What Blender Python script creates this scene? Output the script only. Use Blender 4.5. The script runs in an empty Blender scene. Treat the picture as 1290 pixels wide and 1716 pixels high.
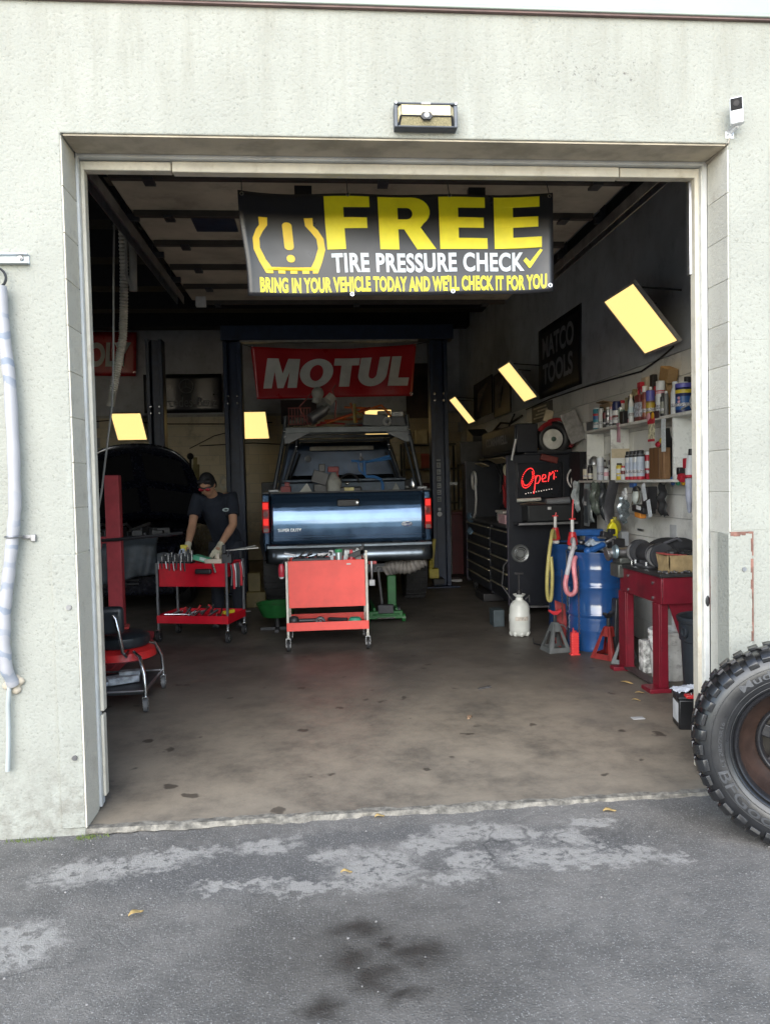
import bpy, math, random
from mathutils import Vector, Matrix
random.seed(7)
C = bpy.context.scene.collection
SC = bpy.context.scene
R = math.radians
# ---------------------------------------------------------------- camera
def cam_axes(pitch, yaw, roll):
    f = Vector((math.sin(yaw)*math.cos(pitch), math.cos(yaw)*math.cos(pitch), -math.sin(pitch)))
    r = Vector((math.cos(yaw), -math.sin(yaw), 0)); u = r.cross(f)
    return math.cos(roll)*r+math.sin(roll)*u, -math.sin(roll)*r+math.cos(roll)*u, f
cd = bpy.data.cameras.new('camera'); cam = bpy.data.objects.new('camera', cd); C.objects.link(cam)
r_, u_, f_ = cam_axes(.0386, .0863, -.0227)
cam.matrix_world = Matrix(((r_.x, u_.x, -f_.x, 0), (r_.y, u_.y, -f_.y, -3.589), (r_.z, u_.z, -f_.z, 1.564), (0, 0, 0, 1)))
cd.sensor_fit = 'HORIZONTAL'; cd.sensor_width = 36; cd.lens = 36; cd.clip_start = .05; cd.clip_end = 600
SC.camera = cam
# ---------------------------------------------------------------- sky, sun, exposure
SUN_EL, SUN_AZ = 27, 196          # azimuth measured clockwise from +Y: the sun stands behind the photographer
W = bpy.data.worlds.new('World'); SC.world = W; W.use_nodes = True
nt = W.node_tree; bg = nt.nodes['Background']
sky = nt.nodes.new('ShaderNodeTexSky'); sky.sky_type = 'NISHITA'; sky.sun_disc = False
sky.sun_elevation = R(SUN_EL); sky.sun_rotation = R(SUN_AZ); sky.air_density = 1.0; sky.dust_density = .6; sky.ozone_density = 1.0
nt.links.new(sky.outputs[0], bg.inputs[0]); bg.inputs[1].default_value = .115
sl = bpy.data.lights.new('sun', 'SUN'); sun = bpy.data.objects.new('sun', sl); C.objects.link(sun)
sl.energy = 1.5; sl.angle = R(75); sl.color = (1, .97, .92)
_d = Vector((math.sin(R(SUN_AZ))*math.cos(R(SUN_EL)), math.cos(R(SUN_AZ))*math.cos(R(SUN_EL)), math.sin(R(SUN_EL))))
sun.rotation_euler = _d.to_track_quat('Z', 'Y').to_euler()
SC.view_settings.view_transform = 'Standard'; SC.view_settings.look = 'None'
SC.view_settings.exposure = 1.9; SC.view_settings.gamma = 1; SC.view_settings.use_curve_mapping = False
SC.cycles.use_denoising = True; SC.cycles.max_bounces = 8; SC.cycles.diffuse_bounces = 4; SC.cycles.sample_clamp_indirect = 6
# ---------------------------------------------------------------- materials
MATS = {}
def _new(name):
    m = bpy.data.materials.new(name); m.use_nodes = True
    return m, m.node_tree, m.node_tree.nodes['Principled BSDF']
def lnk(t, a, b): t.links.new(a, b)
def nd(t, typ, **k):
    n = t.nodes.new(typ)
    for a, v in k.items(): setattr(n, a, v)
    return n
def math_n(t, op, a, b=None, clamp=False):
    n = nd(t, 'ShaderNodeMath', operation=op); n.use_clamp = clamp
    for i, v in enumerate((a, b)):
        if v is None: continue
        if hasattr(v, 'links'): lnk(t, v, n.inputs[i])
        else: n.inputs[i].default_value = v
    return n.outputs[0]
def mixc(t, fac, a, b):
    n = nd(t, 'ShaderNodeMix', data_type='RGBA')
    for i, v in ((0, fac), (6, a), (7, b)):
        if hasattr(v, 'links'): lnk(t, v, n.inputs[i])
        elif i == 0: n.inputs[0].default_value = v
        else: n.inputs[i].default_value = (*v, 1)
    return n.outputs[2]
def noise(t, vec, scale, detail=4, rough=.6, stretch=None):
    if stretch:
        mp = nd(t, 'ShaderNodeMapping'); mp.inputs['Scale'].default_value = stretch
        lnk(t, vec, mp.inputs['Vector']); vec = mp.outputs[0]
    n = nd(t, 'ShaderNodeTexNoise'); n.inputs['Scale'].default_value = scale
    n.inputs['Detail'].default_value = detail; n.inputs['Roughness'].default_value = rough
    lnk(t, vec, n.inputs['Vector']); return n.outputs['Fac']
def ramp(t, v, lo, hi):
    n = nd(t, 'ShaderNodeMapRange'); n.inputs['From Min'].default_value = lo; n.inputs['From Max'].default_value = hi
    n.interpolation_type = 'SMOOTHSTEP'; lnk(t, v, n.inputs['Value']); return n.outputs[0]
def bump(t, b, h, strength, dist, prev=None):
    n = nd(t, 'ShaderNodeBump'); n.inputs['Strength'].default_value = strength; n.inputs['Distance'].default_value = dist
    lnk(t, h, n.inputs['Height'])
    if prev: lnk(t, prev, n.inputs['Normal'])
    lnk(t, n.outputs[0], b.inputs['Normal']); return n.outputs[0]
def M(name, col=(.5, .5, .5), rough=.55, metal=0, var=.18, scale=9, bmp=0, bscale=80, coat=0, dirt=0, dcol=(.05, .045, .04), dscale=5, spec=.5, trans=0):
    """one procedural paint / plastic / metal: uneven colour, uneven gloss, optional grime and fine relief"""
    if name in MATS: return MATS[name]
    m, t, b = _new(name)
    v = nd(t, 'ShaderNodeTexCoord').outputs['Object']
    n1 = noise(t, v, scale)
    c = mixc(t, ramp(t, n1, .3, .7), tuple(x*(1-var) for x in col), tuple(min(1, x*(1+var)) for x in col))
    if dirt:
        n2 = noise(t, v, dscale, 6, .7)
        c = mixc(t, math_n(t, 'MULTIPLY', ramp(t, n2, .48, .75), dirt), c, dcol)
    lnk(t, c, b.inputs['Base Color'])
    r = nd(t, 'ShaderNodeMapRange'); r.inputs['To Min'].default_value = max(.03, rough-.1); r.inputs['To Max'].default_value = min(1, rough+.12)
    lnk(t, noise(t, v, scale*2.3, 5), r.inputs['Value']); lnk(t, r.outputs[0], b.inputs['Roughness'])
    b.inputs['Metallic'].default_value = metal; b.inputs['Coat Weight'].default_value = coat; b.inputs['Coat Roughness'].default_value = .06
    b.inputs['Specular IOR Level'].default_value = spec
    if trans: b.inputs['Transmission Weight'].default_value = trans
    if bmp: bump(t, b, noise(t, v, bscale, 3), bmp, .004)
    MATS[name] = m; return m
def E(name, col, strength):
    if name in MATS: return MATS[name]
    m, t, b = _new(name)
    b.inputs['Base Color'].default_value = (*[c*.8 for c in col], 1); b.inputs['Emission Color'].default_value = (*col, 1)
    b.inputs['Emission Strength'].default_value = strength
    MATS[name] = m; return m
def ellipses(t, v, items, warp=.06, wscale=9, soft=.25):
    """0..1 mask of a few blotches with ragged edges on the ground: items of (x, y, rx, ry)"""
    n = nd(t, 'ShaderNodeTexNoise'); n.inputs['Scale'].default_value = wscale; n.inputs['Detail'].default_value = 6; n.inputs['Roughness'].default_value = .65
    lnk(t, v, n.inputs['Vector'])
    off = nd(t, 'ShaderNodeVectorMath', operation='SUBTRACT'); lnk(t, n.outputs['Color'], off.inputs[0]); off.inputs[1].default_value = (.5, .5, .5)
    sc = nd(t, 'ShaderNodeVectorMath', operation='SCALE'); lnk(t, off.outputs[0], sc.inputs[0]); sc.inputs['Scale'].default_value = warp*4
    ad = nd(t, 'ShaderNodeVectorMath', operation='ADD'); lnk(t, v, ad.inputs[0]); lnk(t, sc.outputs[0], ad.inputs[1])
    best = None
    for (x, y, rx, ry) in items:
        a = nd(t, 'ShaderNodeVectorMath', operation='SUBTRACT'); lnk(t, ad.outputs[0], a.inputs[0]); a.inputs[1].default_value = (x, y, 0)
        d = nd(t, 'ShaderNodeVectorMath', operation='DIVIDE'); lnk(t, a.outputs[0], d.inputs[0]); d.inputs[1].default_value = (rx, ry, 100)
        l = nd(t, 'ShaderNodeVectorMath', operation='LENGTH'); lnk(t, d.outputs[0], l.inputs[0])
        best = l.outputs['Value'] if best is None else math_n(t, 'MINIMUM', best, l.outputs['Value'])
    n = nd(t, 'ShaderNodeMapRange'); n.inputs['From Min'].default_value = 1+soft; n.inputs['From Max'].default_value = 1-soft
    n.interpolation_type = 'SMOOTHSTEP'; lnk(t, best, n.inputs['Value']); return n.outputs[0]
def stucco(name, base=(.342, .346, .302), grime=.6):
    if name in MATS: return MATS[name]
    m, t, b = _new(name)
    v = nd(t, 'ShaderNodeNewGeometry').outputs['Position']
    sx = nd(t, 'ShaderNodeSeparateXYZ'); lnk(t, v, sx.inputs[0])
    c = mixc(t, ramp(t, noise(t, v, 1.3, 6, .65), .35, .7), tuple(x*.93 for x in base), tuple(min(.82, x*1.07) for x in base))
    up = ramp(t, sx.outputs['Z'], 2.9, 3.6)
    st = ramp(t, noise(t, v, 3.2, 6, .7, (2.6, 1, .35)), .42, .72)
    c = mixc(t, math_n(t, 'MULTIPLY', math_n(t, 'MULTIPLY', st, up), grime), c, (.255, .25, .205))
    pale = ramp(t, noise(t, v, 2.2, 4, .6, (3.5, 1, .5)), .6, .78)
    c = mixc(t, math_n(t, 'MULTIPLY', pale, .45), c, (.43, .44, .40))
    low = ramp(t, sx.outputs['Z'], .55, -.05)
    c = mixc(t, math_n(t, 'MULTIPLY', math_n(t, 'MULTIPLY', low, ramp(t, noise(t, v, 14, 6, .7), .38, .68)), .6), c, (.15, .135, .11))
    fl = ellipses(t, v, [(1.27, 3.47, .16, 100), (.99, 3.44, .05, 100), (1.5, 3.46, .12, 100)], .05, 16, .6)
    h = math_n(t, 'MULTIPLY', ramp(t, math_n(t, 'ABSOLUTE', math_n(t, 'SUBTRACT', sx.outputs['Z'], 3.47)), .12, .02), fl)
    c = mixc(t, math_n(t, 'MULTIPLY', h, ramp(t, noise(t, v, 38, 5, .75), .56, .66)), c, (.12, .11, .10))
    pit = nd(t, 'ShaderNodeTexVoronoi'); pit.inputs['Scale'].default_value = 1.9; lnk(t, v, pit.inputs['Vector'])
    c = mixc(t, ramp(t, pit.outputs['Distance'], .012, .006), c, (.08, .07, .06))
    nb = noise(t, v, 62, 4, .62)
    c = mixc(t, math_n(t, 'MULTIPLY', ramp(t, nb, .44, .30), .55), c, (.17, .17, .145))
    lnk(t, c, b.inputs['Base Color']); b.inputs['Roughness'].default_value = .88
    p = bump(t, b, nb, .65, .011); bump(t, b, noise(t, v, 7, 3), .12, .02, p)
    MATS[name] = m; return m
def blockmat(name, base, bmp=.5, grime=.5, gcol=(.2, .18, .15), gscale=6):
    """painted concrete block; colour shifts from block to block"""
    if name in MATS: return MATS[name]
    m, t, b = _new(name)
    geo = nd(t, 'ShaderNodeNewGeometry').outputs['Position']
    oi = nd(t, 'ShaderNodeObjectInfo').outputs['Random']
    c = mixc(t, oi, tuple(x*.9 for x in base), tuple(min(.85, x*1.06) for x in base))
    c = mixc(t, math_n(t, 'MULTIPLY', ramp(t, noise(t, geo, gscale, 7, .72), .5, .72), grime), c, gcol)
    nb = noise(t, geo, 90, 4, .65)
    c = mixc(t, math_n(t, 'MULTIPLY', ramp(t, nb, .42, .3), .4), c, tuple(x*.5 for x in base))
    lnk(t, c, b.inputs['Base Color']); b.inputs['Roughness'].default_value = .85
    bump(t, b, nb, bmp, .006)
    MATS[name] = m; return m
def asphalt():
    m, t, b = _new('asphalt')
    v = nd(t, 'ShaderNodeTexCoord').outputs['Object']
    big = noise(t, v, 1.4, 5, .6)
    c = mixc(t, ramp(t, math_n(t, 'ADD', math_n(t, 'MULTIPLY', big, .6), math_n(t, 'MULTIPLY', noise(t, v, 9, 8, .75), .4)), .36, .62), (.118, .112, .104), (.212, .198, .18))
    worn = ellipses(t, v, [(-1.0, -.36, .2, .1), (-.62, -.25, .22, .05), (-.25, -.24, .13, .07), (.2, -.5, .17, .16), (.02, -.36, .1, .06), (.42, -.33, .12, .08), (.66, -.24, .2, .085), (.86, -.3, .1, .08),
         (.6, -.5, .12, .08), (.93, -.5, .2, .1), (1.06, -.34, .08, .07), (1.13, -.44, .09, .05), (1.33, -.5, .06, .05), (1.42, -.58, .05, .05), (1.2, -.22, .14, .05), (-1.08, -.86, .12, .15), (-1.2, -1.15, .1, .03), (.5, -.62, .12, .05), (-.85, -.33, .3, .06), (1.1, -.56, .3, .06), (.0, -.62, .25, .04), (-.35, -.55, .2, .04)], .075, 15, .36)
    nb = noise(t, v, 24, 5, .7)
    worn = math_n(t, 'MULTIPLY', worn, ramp(t, nb, .36, .5))
    darkb = ellipses(t, v, [(-.4, -.42, .55, .2), (-.1, -.5, .5, .12), (.1, -.22, .5, .08), (.85, -.42, .5, .16)], .06, 5, .5)
    c = mixc(t, math_n(t, 'MULTIPLY', darkb, .6), c, (.095, .094, .094))
    sp = nd(t, 'ShaderNodeTexVoronoi'); sp.inputs['Scale'].default_value = 150; lnk(t, v, sp.inputs['Vector'])
    hue = nd(t, 'ShaderNodeSeparateColor'); lnk(t, sp.outputs['Color'], hue.inputs[0])
    stone = math_n(t, 'MULTIPLY', ramp(t, sp.outputs['Distance'], .5, .3), ramp(t, hue.outputs[0], .62, .8))
    c = mixc(t, math_n(t, 'MULTIPLY', stone, .6), c, (.40, .39, .37))
    c = mixc(t, math_n(t, 'MULTIPLY', worn, .84), c, mixc(t, nb, (.32, .305, .28), (.46, .435, .40)))
    cr = nd(t, 'ShaderNodeTexVoronoi', feature='DISTANCE_TO_EDGE'); cr.inputs['Scale'].default_value = 2.0
    wv = nd(t, 'ShaderNodeVectorMath', operation='ADD'); nn = nd(t, 'ShaderNodeTexNoise'); nn.inputs['Scale'].default_value = 5; lnk(t, v, nn.inputs['Vector'])
    sc = nd(t, 'ShaderNodeVectorMath', operation='SCALE'); lnk(t, nn.outputs['Color'], sc.inputs[0]); sc.inputs['Scale'].default_value = .25
    lnk(t, v, wv.inputs[0]); lnk(t, sc.outputs[0], wv.inputs[1]); lnk(t, wv.outputs[0], cr.inputs['Vector'])
    c = mixc(t, math_n(t, 'MULTIPLY', ramp(t, cr.outputs['Distance'], .026, .004), math_n(t, 'ADD', math_n(t, 'MULTIPLY', ramp(t, big, .45, .6), .12), math_n(t, 'MULTIPLY', ellipses(t, v, [(.75, -.4, .5, .2), (-1.1, -.8, .2, .5)], .1, 4, .6), .42))), c, (.03, .03, .032))
    oil = ellipses(t, v, [(.1, -.93, .085, .045), (.3, -1.08, .09, .06), (.14, -1.19, .07, .06), (.22, -1.29, .07, .035), (-.02, -1.33, .06, .05), (.19, -1.02, .05, .04), (.07, -1.1, .06, .07)], .05, 10, .95)
    haze = ellipses(t, v, [(.12, -1.1, .40, .32)], .10, 6, .95)
    c = mixc(t, math_n(t, 'MULTIPLY', haze, .5), c, (.06, .051, .041))
    c = mixc(t, math_n(t, 'MULTIPLY', oil, .8), c, (.026, .021, .016))
    lnk(t, c, b.inputs['Base Color'])
    rr = nd(t, 'ShaderNodeMapRange'); rr.inputs['To Min'].default_value = .85; rr.inputs['To Max'].default_value = .42
    lnk(t, oil, rr.inputs['Value']); lnk(t, rr.outputs[0], b.inputs['Roughness'])
    p = bump(t, b, noise(t, v, 115, 4, .7), 1.0, .009); bump(t, b, nb, .4, .012, p)
    return m
def shopfloor():
    m, t, b = _new('shop_concrete')
    v = nd(t, 'ShaderNodeTexCoord').outputs['Object']
    sx = nd(t, 'ShaderNodeSeparateXYZ'); lnk(t, v, sx.inputs[0])
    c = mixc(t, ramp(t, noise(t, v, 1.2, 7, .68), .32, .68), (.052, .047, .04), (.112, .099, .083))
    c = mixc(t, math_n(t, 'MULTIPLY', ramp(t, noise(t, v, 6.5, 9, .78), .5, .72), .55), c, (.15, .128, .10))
    door_light_dust = math_n(t, 'MULTIPLY', ramp(t, sx.outputs['Y'], 3.2, .3), ramp(t, noise(t, v, 2.2, 9, .74), .2, .66)); c = mixc(t, math_n(t, 'MULTIPLY', door_light_dust, .9), c, (.31, .262, .20))  # daylight fading inward from the door, painted into the concrete with some dust
    sp = nd(t, 'ShaderNodeTexVoronoi'); sp.inputs['Scale'].default_value = 4.2; sp.inputs['Randomness'].default_value = 1
    wv = nd(t, 'ShaderNodeVectorMath', operation='ADD'); nn = nd(t, 'ShaderNodeTexNoise'); nn.inputs['Scale'].default_value = 12; lnk(t, v, nn.inputs['Vector'])
    sc = nd(t, 'ShaderNodeVectorMath', operation='SCALE'); lnk(t, nn.outputs['Color'], sc.inputs[0]); sc.inputs['Scale'].default_value = .12
    lnk(t, v, wv.inputs[0]); lnk(t, sc.outputs[0], wv.inputs[1]); lnk(t, wv.outputs[0], sp.inputs['Vector'])
    hue = nd(t, 'ShaderNodeSeparateColor'); lnk(t, sp.outputs['Color'], hue.inputs[0])
    spot = math_n(t, 'MULTIPLY', ramp(t, sp.outputs['Distance'], .17, .10), ramp(t, hue.outputs[0], .2, .3))
    c = mixc(t, math_n(t, 'MULTIPLY', spot, .75), c, (.035, .028, .022))
    lnk(t, c, b.inputs['Base Color'])
    rr = nd(t, 'ShaderNodeMapRange'); rr.inputs['To Min'].default_value = .36; rr.inputs['To Max'].default_value = .75
    lnk(t, noise(t, v, 3, 6), rr.inputs['Value']); lnk(t, rr.outputs[0], b.inputs['Roughness'])
    p = bump(t, b, noise(t, v, 60, 4, .65), .35, .004); bump(t, b, noise(t, v, 6, 4), .3, .01, p)
    return m
def wood(name, a, bcol, scale=6, axis=(1, 14, 1), rough=.6):
    if name in MATS: return MATS[name]
    m, t, b = _new(name)
    v = nd(t, 'ShaderNodeTexCoord').outputs['Object']
    n = noise(t, v, scale, 6, .65, axis)
    lnk(t, mixc(t, ramp(t, n, .3, .7), a, bcol), b.inputs['Base Color']); b.inputs['Roughness'].default_value = rough
    bump(t, b, n, .3, .003)
    MATS[name] = m; return m
# ---------------------------------------------------------------- mesh helpers
class MB:
    """collects shapes and links them as ONE mesh object"""
    def __init__(s): s.v = []; s.f = []; s.k = []; s.s = []; s.m = 0; s.X = None
    def put(s, vs, fs, smooth=False):
        o = len(s.v)
        s.v += [s.X @ Vector(p) for p in vs] if s.X else [Vector(p) for p in vs]
        for f in fs: s.f.append([o+i for i in f]); s.k.append(s.m); s.s.append(smooth)
        return s
    def bx(s, x0, x1, y0, y1, z0, z1):
        return s.put([(x0, y0, z0), (x1, y0, z0), (x1, y1, z0), (x0, y1, z0), (x0, y0, z1), (x1, y0, z1), (x1, y1, z1), (x0, y1, z1)],
                     [(0, 3, 2, 1), (4, 5, 6, 7), (0, 1, 5, 4), (1, 2, 6, 5), (2, 3, 7, 6), (3, 0, 4, 7)])
    def ob(s, c, size, rot=None, taper=1):
        """oriented box"""
        q = rot if rot else Matrix.Identity(3); vs = []
        for z in (-.5, .5):
            for x, y in ((-.5, -.5), (.5, -.5), (.5, .5), (-.5, .5)):
                k = taper if z > 0 else 1
                vs.append(Vector(c)+q @ Vector((x*size[0]*k, y*size[1]*k, z*size[2])))
        return s.put(vs, [(0, 3, 2, 1), (4, 5, 6, 7), (0, 1, 5, 4), (1, 2, 6, 5), (2, 3, 7, 6), (3, 0, 4, 7)])
    def tube(s, pts, r, n=8, cap=True, smooth=True, flat=1):
        pts = [Vector(p) for p in pts]; N = len(pts)
        rr = r if isinstance(r, (list, tuple)) else [r]*N
        t0 = (pts[1]-pts[0]).normalized()
        a = t0.cross(Vector((0, 0, 1)));
        if a.length < .1: a = t0.cross(Vector((1, 0, 0)))
        a.normalize(); vs = []
        for i, p in enumerate(pts):
            t = (pts[min(i+1, N-1)]-pts[max(i-1, 0)]).normalized()
            a = (a-t*a.dot(t)); a.normalize(); b = t.cross(a)
            for j in range(n):
                w = 2*math.pi*j/n; vs.append(p+(a*math.cos(w)+b*math.sin(w)*flat)*rr[i])
        fs = [(i*n+j, i*n+(j+1) % n, (i+1)*n+(j+1) % n, (i+1)*n+j) for i in range(N-1) for j in range(n)]
        s.put(vs, fs, smooth)
        if cap:
            o = len(s.v)-len(vs)
            for ring in (list(range(n))[::-1], list(range((N-1)*n, N*n))): s.f.append([o+i for i in ring]); s.k.append(s.m); s.s.append(False)
        return s
    def cyl(s, p0, p1, r0, r1=None, n=16, cap=True): return s.tube([p0, p1], [r0, r0 if r1 is None else r1], n, cap)
    def lathe(s, prof, c=(0, 0, 0), axis='Z', n=24, a0=0, a1=360):
        full = abs(a1-a0) >= 360; cols = n if full else n+1; vs = []
        for (r, z) in prof:
            for j in range(cols):
                w = R(a0+(a1-a0)*j/n); x, y = r*math.cos(w), r*math.sin(w)
                p = {'Z': (x, y, z), 'Y': (x, z, -y), 'X': (z, x, y)}[axis]
                vs.append((p[0]+c[0], p[1]+c[1], p[2]+c[2]))
        fs = []
        for i in range(len(prof)-1):
            for j in range(n if full else n):
                k = (j+1) % cols
                fs.append((i*cols+j, i*cols+k, (i+1)*cols+k, (i+1)*cols+j))
        return s.put(vs, fs, True)
    def sph(s, c, r, nu=14, nv=9, rot=None):
        r = r if isinstance(r, (list, tuple)) else (r, r, r); vs = []; q = rot if rot else Matrix.Identity(3)
        for i in range(nv+1):
            a = math.pi*i/nv
            for j in range(nu):
                w = 2*math.pi*j/nu
                vs.append(Vector(c)+q @ Vector((r[0]*math.sin(a)*math.cos(w), r[1]*math.sin(a)*math.sin(w), r[2]*math.cos(a))))
        return s.put(vs, [(i*nu+j, (i+1)*nu+j, (i+1)*nu+(j+1) % nu, i*nu+(j+1) % nu) for i in range(nv) for j in range(nu)], True)
    def tor(s, c, Rr, r, axis='Z', n=24, k=8, a0=0, a1=360):
        pts = []
        full = abs(a1-a0) >= 360
        for j in range(n+1):
            w = R(a0+(a1-a0)*j/n); x, y = Rr*math.cos(w), Rr*math.sin(w)
            p = {'Z': (x, y, 0), 'Y': (x, 0, y), 'X': (0, x, y)}[axis]; pts.append((p[0]+c[0], p[1]+c[1], p[2]+c[2]))
        return s.tube(pts, r, k, cap=not full)
    def prism(s, poly, o, xd, yd, d):
        """extrude polygon (2D) by d along xd x yd from origin o"""
        o = Vector(o); xd = Vector(xd); yd = Vector(yd); nrm = xd.cross(yd).normalized(); n = len(poly)
        a = [o+xd*p[0]+yd*p[1] for p in poly]; b = [p+nrm*d for p in a]
        return s.put(a+b, [list(range(n))[::-1], list(range(n, 2*n))]+[(i, (i+1) % n, n+(i+1) % n, n+i) for i in range(n)])
    def grid(s, fn, nu, nv, smooth=True):
        vs = [fn(i/nu, j/nv) for j in range(nv+1) for i in range(nu+1)]
        return s.put(vs, [(j*(nu+1)+i, j*(nu+1)+i+1, (j+1)*(nu+1)+i+1, (j+1)*(nu+1)+i) for j in range(nv) for i in range(nu)], smooth)
    def mesh(s, name, mats):
        me = bpy.data.meshes.new(name); me.from_pydata([tuple(p) for p in s.v], [], s.f)
        for m in (mats if isinstance(mats, (list, tuple)) else [mats]): me.materials.append(m)
        me.polygons.foreach_set('material_index', s.k); me.polygons.foreach_set('use_smooth', s.s); me.update()
        return me
    def build(s, name, mats, parent=None, bevel=0, world=False, solid=0, seg=2):
        me = s.mesh(name, mats); me.set_sharp_from_angle(angle=R(42))
        return link(me, name, parent, bevel, world, solid, seg)
def link(me, name, parent=None, bevel=0, world=False, solid=0, seg=2):
    o = bpy.data.objects.new(name, me); C.objects.link(o)
    if parent:
        o.parent = parent
        if world:
            p = parent; off = Vector((0, 0, 0))
            while p: off += p.location; p = p.parent
            o.location = -off
    if solid:
        md = o.modifiers.new('thickness', 'SOLIDIFY'); md.thickness = solid; md.offset = 0
    if bevel:
        md = o.modifiers.new('bevel', 'BEVEL'); md.width = bevel; md.segments = seg; md.limit_method = 'ANGLE'; md.angle_limit = R(40)
        md.harden_normals = False
    return o
def tag(o, label=None, cat=None, group=None, kind=None):
    for k, v in (('label', label), ('category', cat), ('group', group), ('kind', kind)):
        if v: o[k] = v
    return o
def thing(name, label, cat, loc=(0, 0, 0), rz=0, group=None):
    o = bpy.data.objects.new(name, None); C.objects.link(o); o.location = loc; o.rotation_euler = (0, 0, rz); o.empty_display_size = .1
    return tag(o, label, cat, group)
def copy_tree(o, parent=None):
    c = o.copy(); C.objects.link(c)
    if parent: c.parent = parent
    for ch in list(o.children): copy_tree(ch, c)
    return c
def curve_mesh(loops=None, text=None, bold=0, depth=.001, res=6, space=1):
    cu = bpy.data.curves.new('outline', 'FONT' if text else 'CURVE')
    if text:
        cu.body = text; cu.offset = bold; cu.extrude = .001; cu.resolution_u = res; cu.size = 1; cu.space_character = space
    else:
        cu.dimensions = '2D'; cu.fill_mode = 'BOTH'; cu.extrude = .001
        for lp in loops:
            sp = cu.splines.new('POLY'); sp.points.add(len(lp)-1); sp.use_cyclic_u = True
            for i, p in enumerate(lp): sp.points[i].co = (p[0], p[1], 0, 1)
    ob = bpy.data.objects.new('outline', cu); C.objects.link(ob)
    dg = bpy.context.evaluated_depsgraph_get(); dg.update()
    me = bpy.data.meshes.new_from_object(ob.evaluated_get(dg))
    bpy.data.objects.remove(ob); bpy.data.curves.remove(cu)
    return me
def print_on(name, mat, parent, o, xd, yd, w, h, text=None, loops=None, bold=0, depth=.002, shear=0, fit=True, warp=None, space=1, world=True):
    """flat lettering or a sign laid on a surface: fills the box o..o+xd*w..o+yd*h, standing depth proud"""
    me = curve_mesh(loops, text, bold, space=space)
    vs = [v.co.copy() for v in me.vertices]
    x0, x1 = min(v.x for v in vs), max(v.x for v in vs); y0, y1 = min(v.y for v in vs), max(v.y for v in vs)
    if not fit: x0 = y0 = 0; x1 = y1 = 1
    o = Vector(o); xd = Vector(xd).normalized(); yd = Vector(yd).normalized(); nz = xd.cross(yd)
    for v, c in zip(me.vertices, vs):
        a, b = (c.x-x0)/(x1-x0), (c.y-y0)/(y1-y0)
        p = o+xd*((a+shear*(b-.5))*w)+yd*(b*h)+nz*(depth if c.z > 0 else depth*.2)
        v.co = warp(p) if warp else p
    me.materials.clear(); me.materials.append(mat); me.update()
    me.name = name
    return link(me, name, parent, 0, world)
def arc(cx, cy, r, a0, a1, n=10, ry=None):
    return [(cx+r*math.cos(R(a0+(a1-a0)*i/n)), cy+(ry or r)*math.sin(R(a0+(a1-a0)*i/n))) for i in range(n+1)]
# ================================================================ SETTING
STUC = stucco('stucco'); JAMBL = blockmat('jamb_block_lightened', (.66, .61, .50), .7, .5, (.42, .37, .29), 9); JAMB = blockmat('jamb_block', (.55, .535, .47), .7, .5, (.36, .325, .265), 9)  # left jamb copy: lighter, warmer colour makes up for missing sun there
WHITE_TRIM = M('white_trim', (.52, .53, .52), .5, var=.12, scale=5, dirt=.5, dcol=(.42, .39, .33), dscale=7)
CREAM_TRIM = M('cream_trim', (.56, .52, .43), .55, var=.1, scale=6, dirt=.7, dcol=(.34, .29, .21), dscale=9)
BLACK = M('black_plastic', (.02, .02, .022), .42)
RUBBER = M('rubber', (.025, .025, .026), .65, bmp=.3)
CHROME = M('chrome', (.62, .63, .64), .22, 1, var=.06)
STEEL = M('steel', (.32, .32, .33), .4, .9, dirt=.4)
DARKSTEEL = M('dark_steel', (.05, .052, .056), .45, .5)
NAVY = M('navy_lift_paint', (.012, .022, .05), .4, dirt=.4, dcol=(.008, .009, .012))
RED = M('red_cart_paint', (.52, .004, .018), .42, dirt=.35, dcol=(.12, .02, .02), var=.1)
# ground
A = MB()
A.grid(lambda u, v: (-60+120*u, -70+70.006*v, -.012-.014*max(0, min(1, (.6-(-60+120*u))/1.6))), 240, 2, False)
tag(A.build('asphalt_ground', asphalt()), kind='structure')
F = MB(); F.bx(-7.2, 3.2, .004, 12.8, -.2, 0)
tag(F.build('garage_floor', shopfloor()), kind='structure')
# ragged concrete lip where floor meets asphalt
T = MB(); rnd = random.Random(3); N = 90; top = []; low = []
for i in range(N+1):
    x = -1.098+3.096*i/N
    w = (math.sin(i*.37)+math.sin(i*.83+1)+math.sin(i*1.9))*.006; top.append((x, .03+w+.012*rnd.random(), .003)); low.append((x, -.012+w-.012*rnd.random()-.03*math.exp(-((i-52)/7)**2), -.018))
T.put(top+[(p[0], -.004, .003) for p in top]+low, [(i, i+1, N+2+i, N+1+i)[::-1] for i in range(N)]+[(N+1+i, N+2+i, 2*N+3+i, 2*N+2+i)[::-1] for i in range(N)], True)
tag(T.build('concrete_threshold', M('threshold_concrete', (.20, .183, .152), .85, var=.5, scale=22, dirt=.9, dcol=(.09, .085, .078), dscale=14, bmp=.8)), kind='structure')
# far scenery behind the photographer (mirrored in the truck's paint)
TL = MB(); rnd = random.Random(11)
for i in range(46):
    x = -45+90*i/45+rnd.uniform(-1, 1); h = 1.7+rnd.random()*1.5+(.9 if -6 < x < 1 else 0)
    TL.sph((x, -44+rnd.uniform(-2, 2), h*.5), (2.2+rnd.random(), 2, h*.62+.5), 9, 6)
tag(TL.build('treeline', M('far_foliage', (.045, .062, .03), .9, var=.5, scale=2)), kind='stuff')

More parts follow.
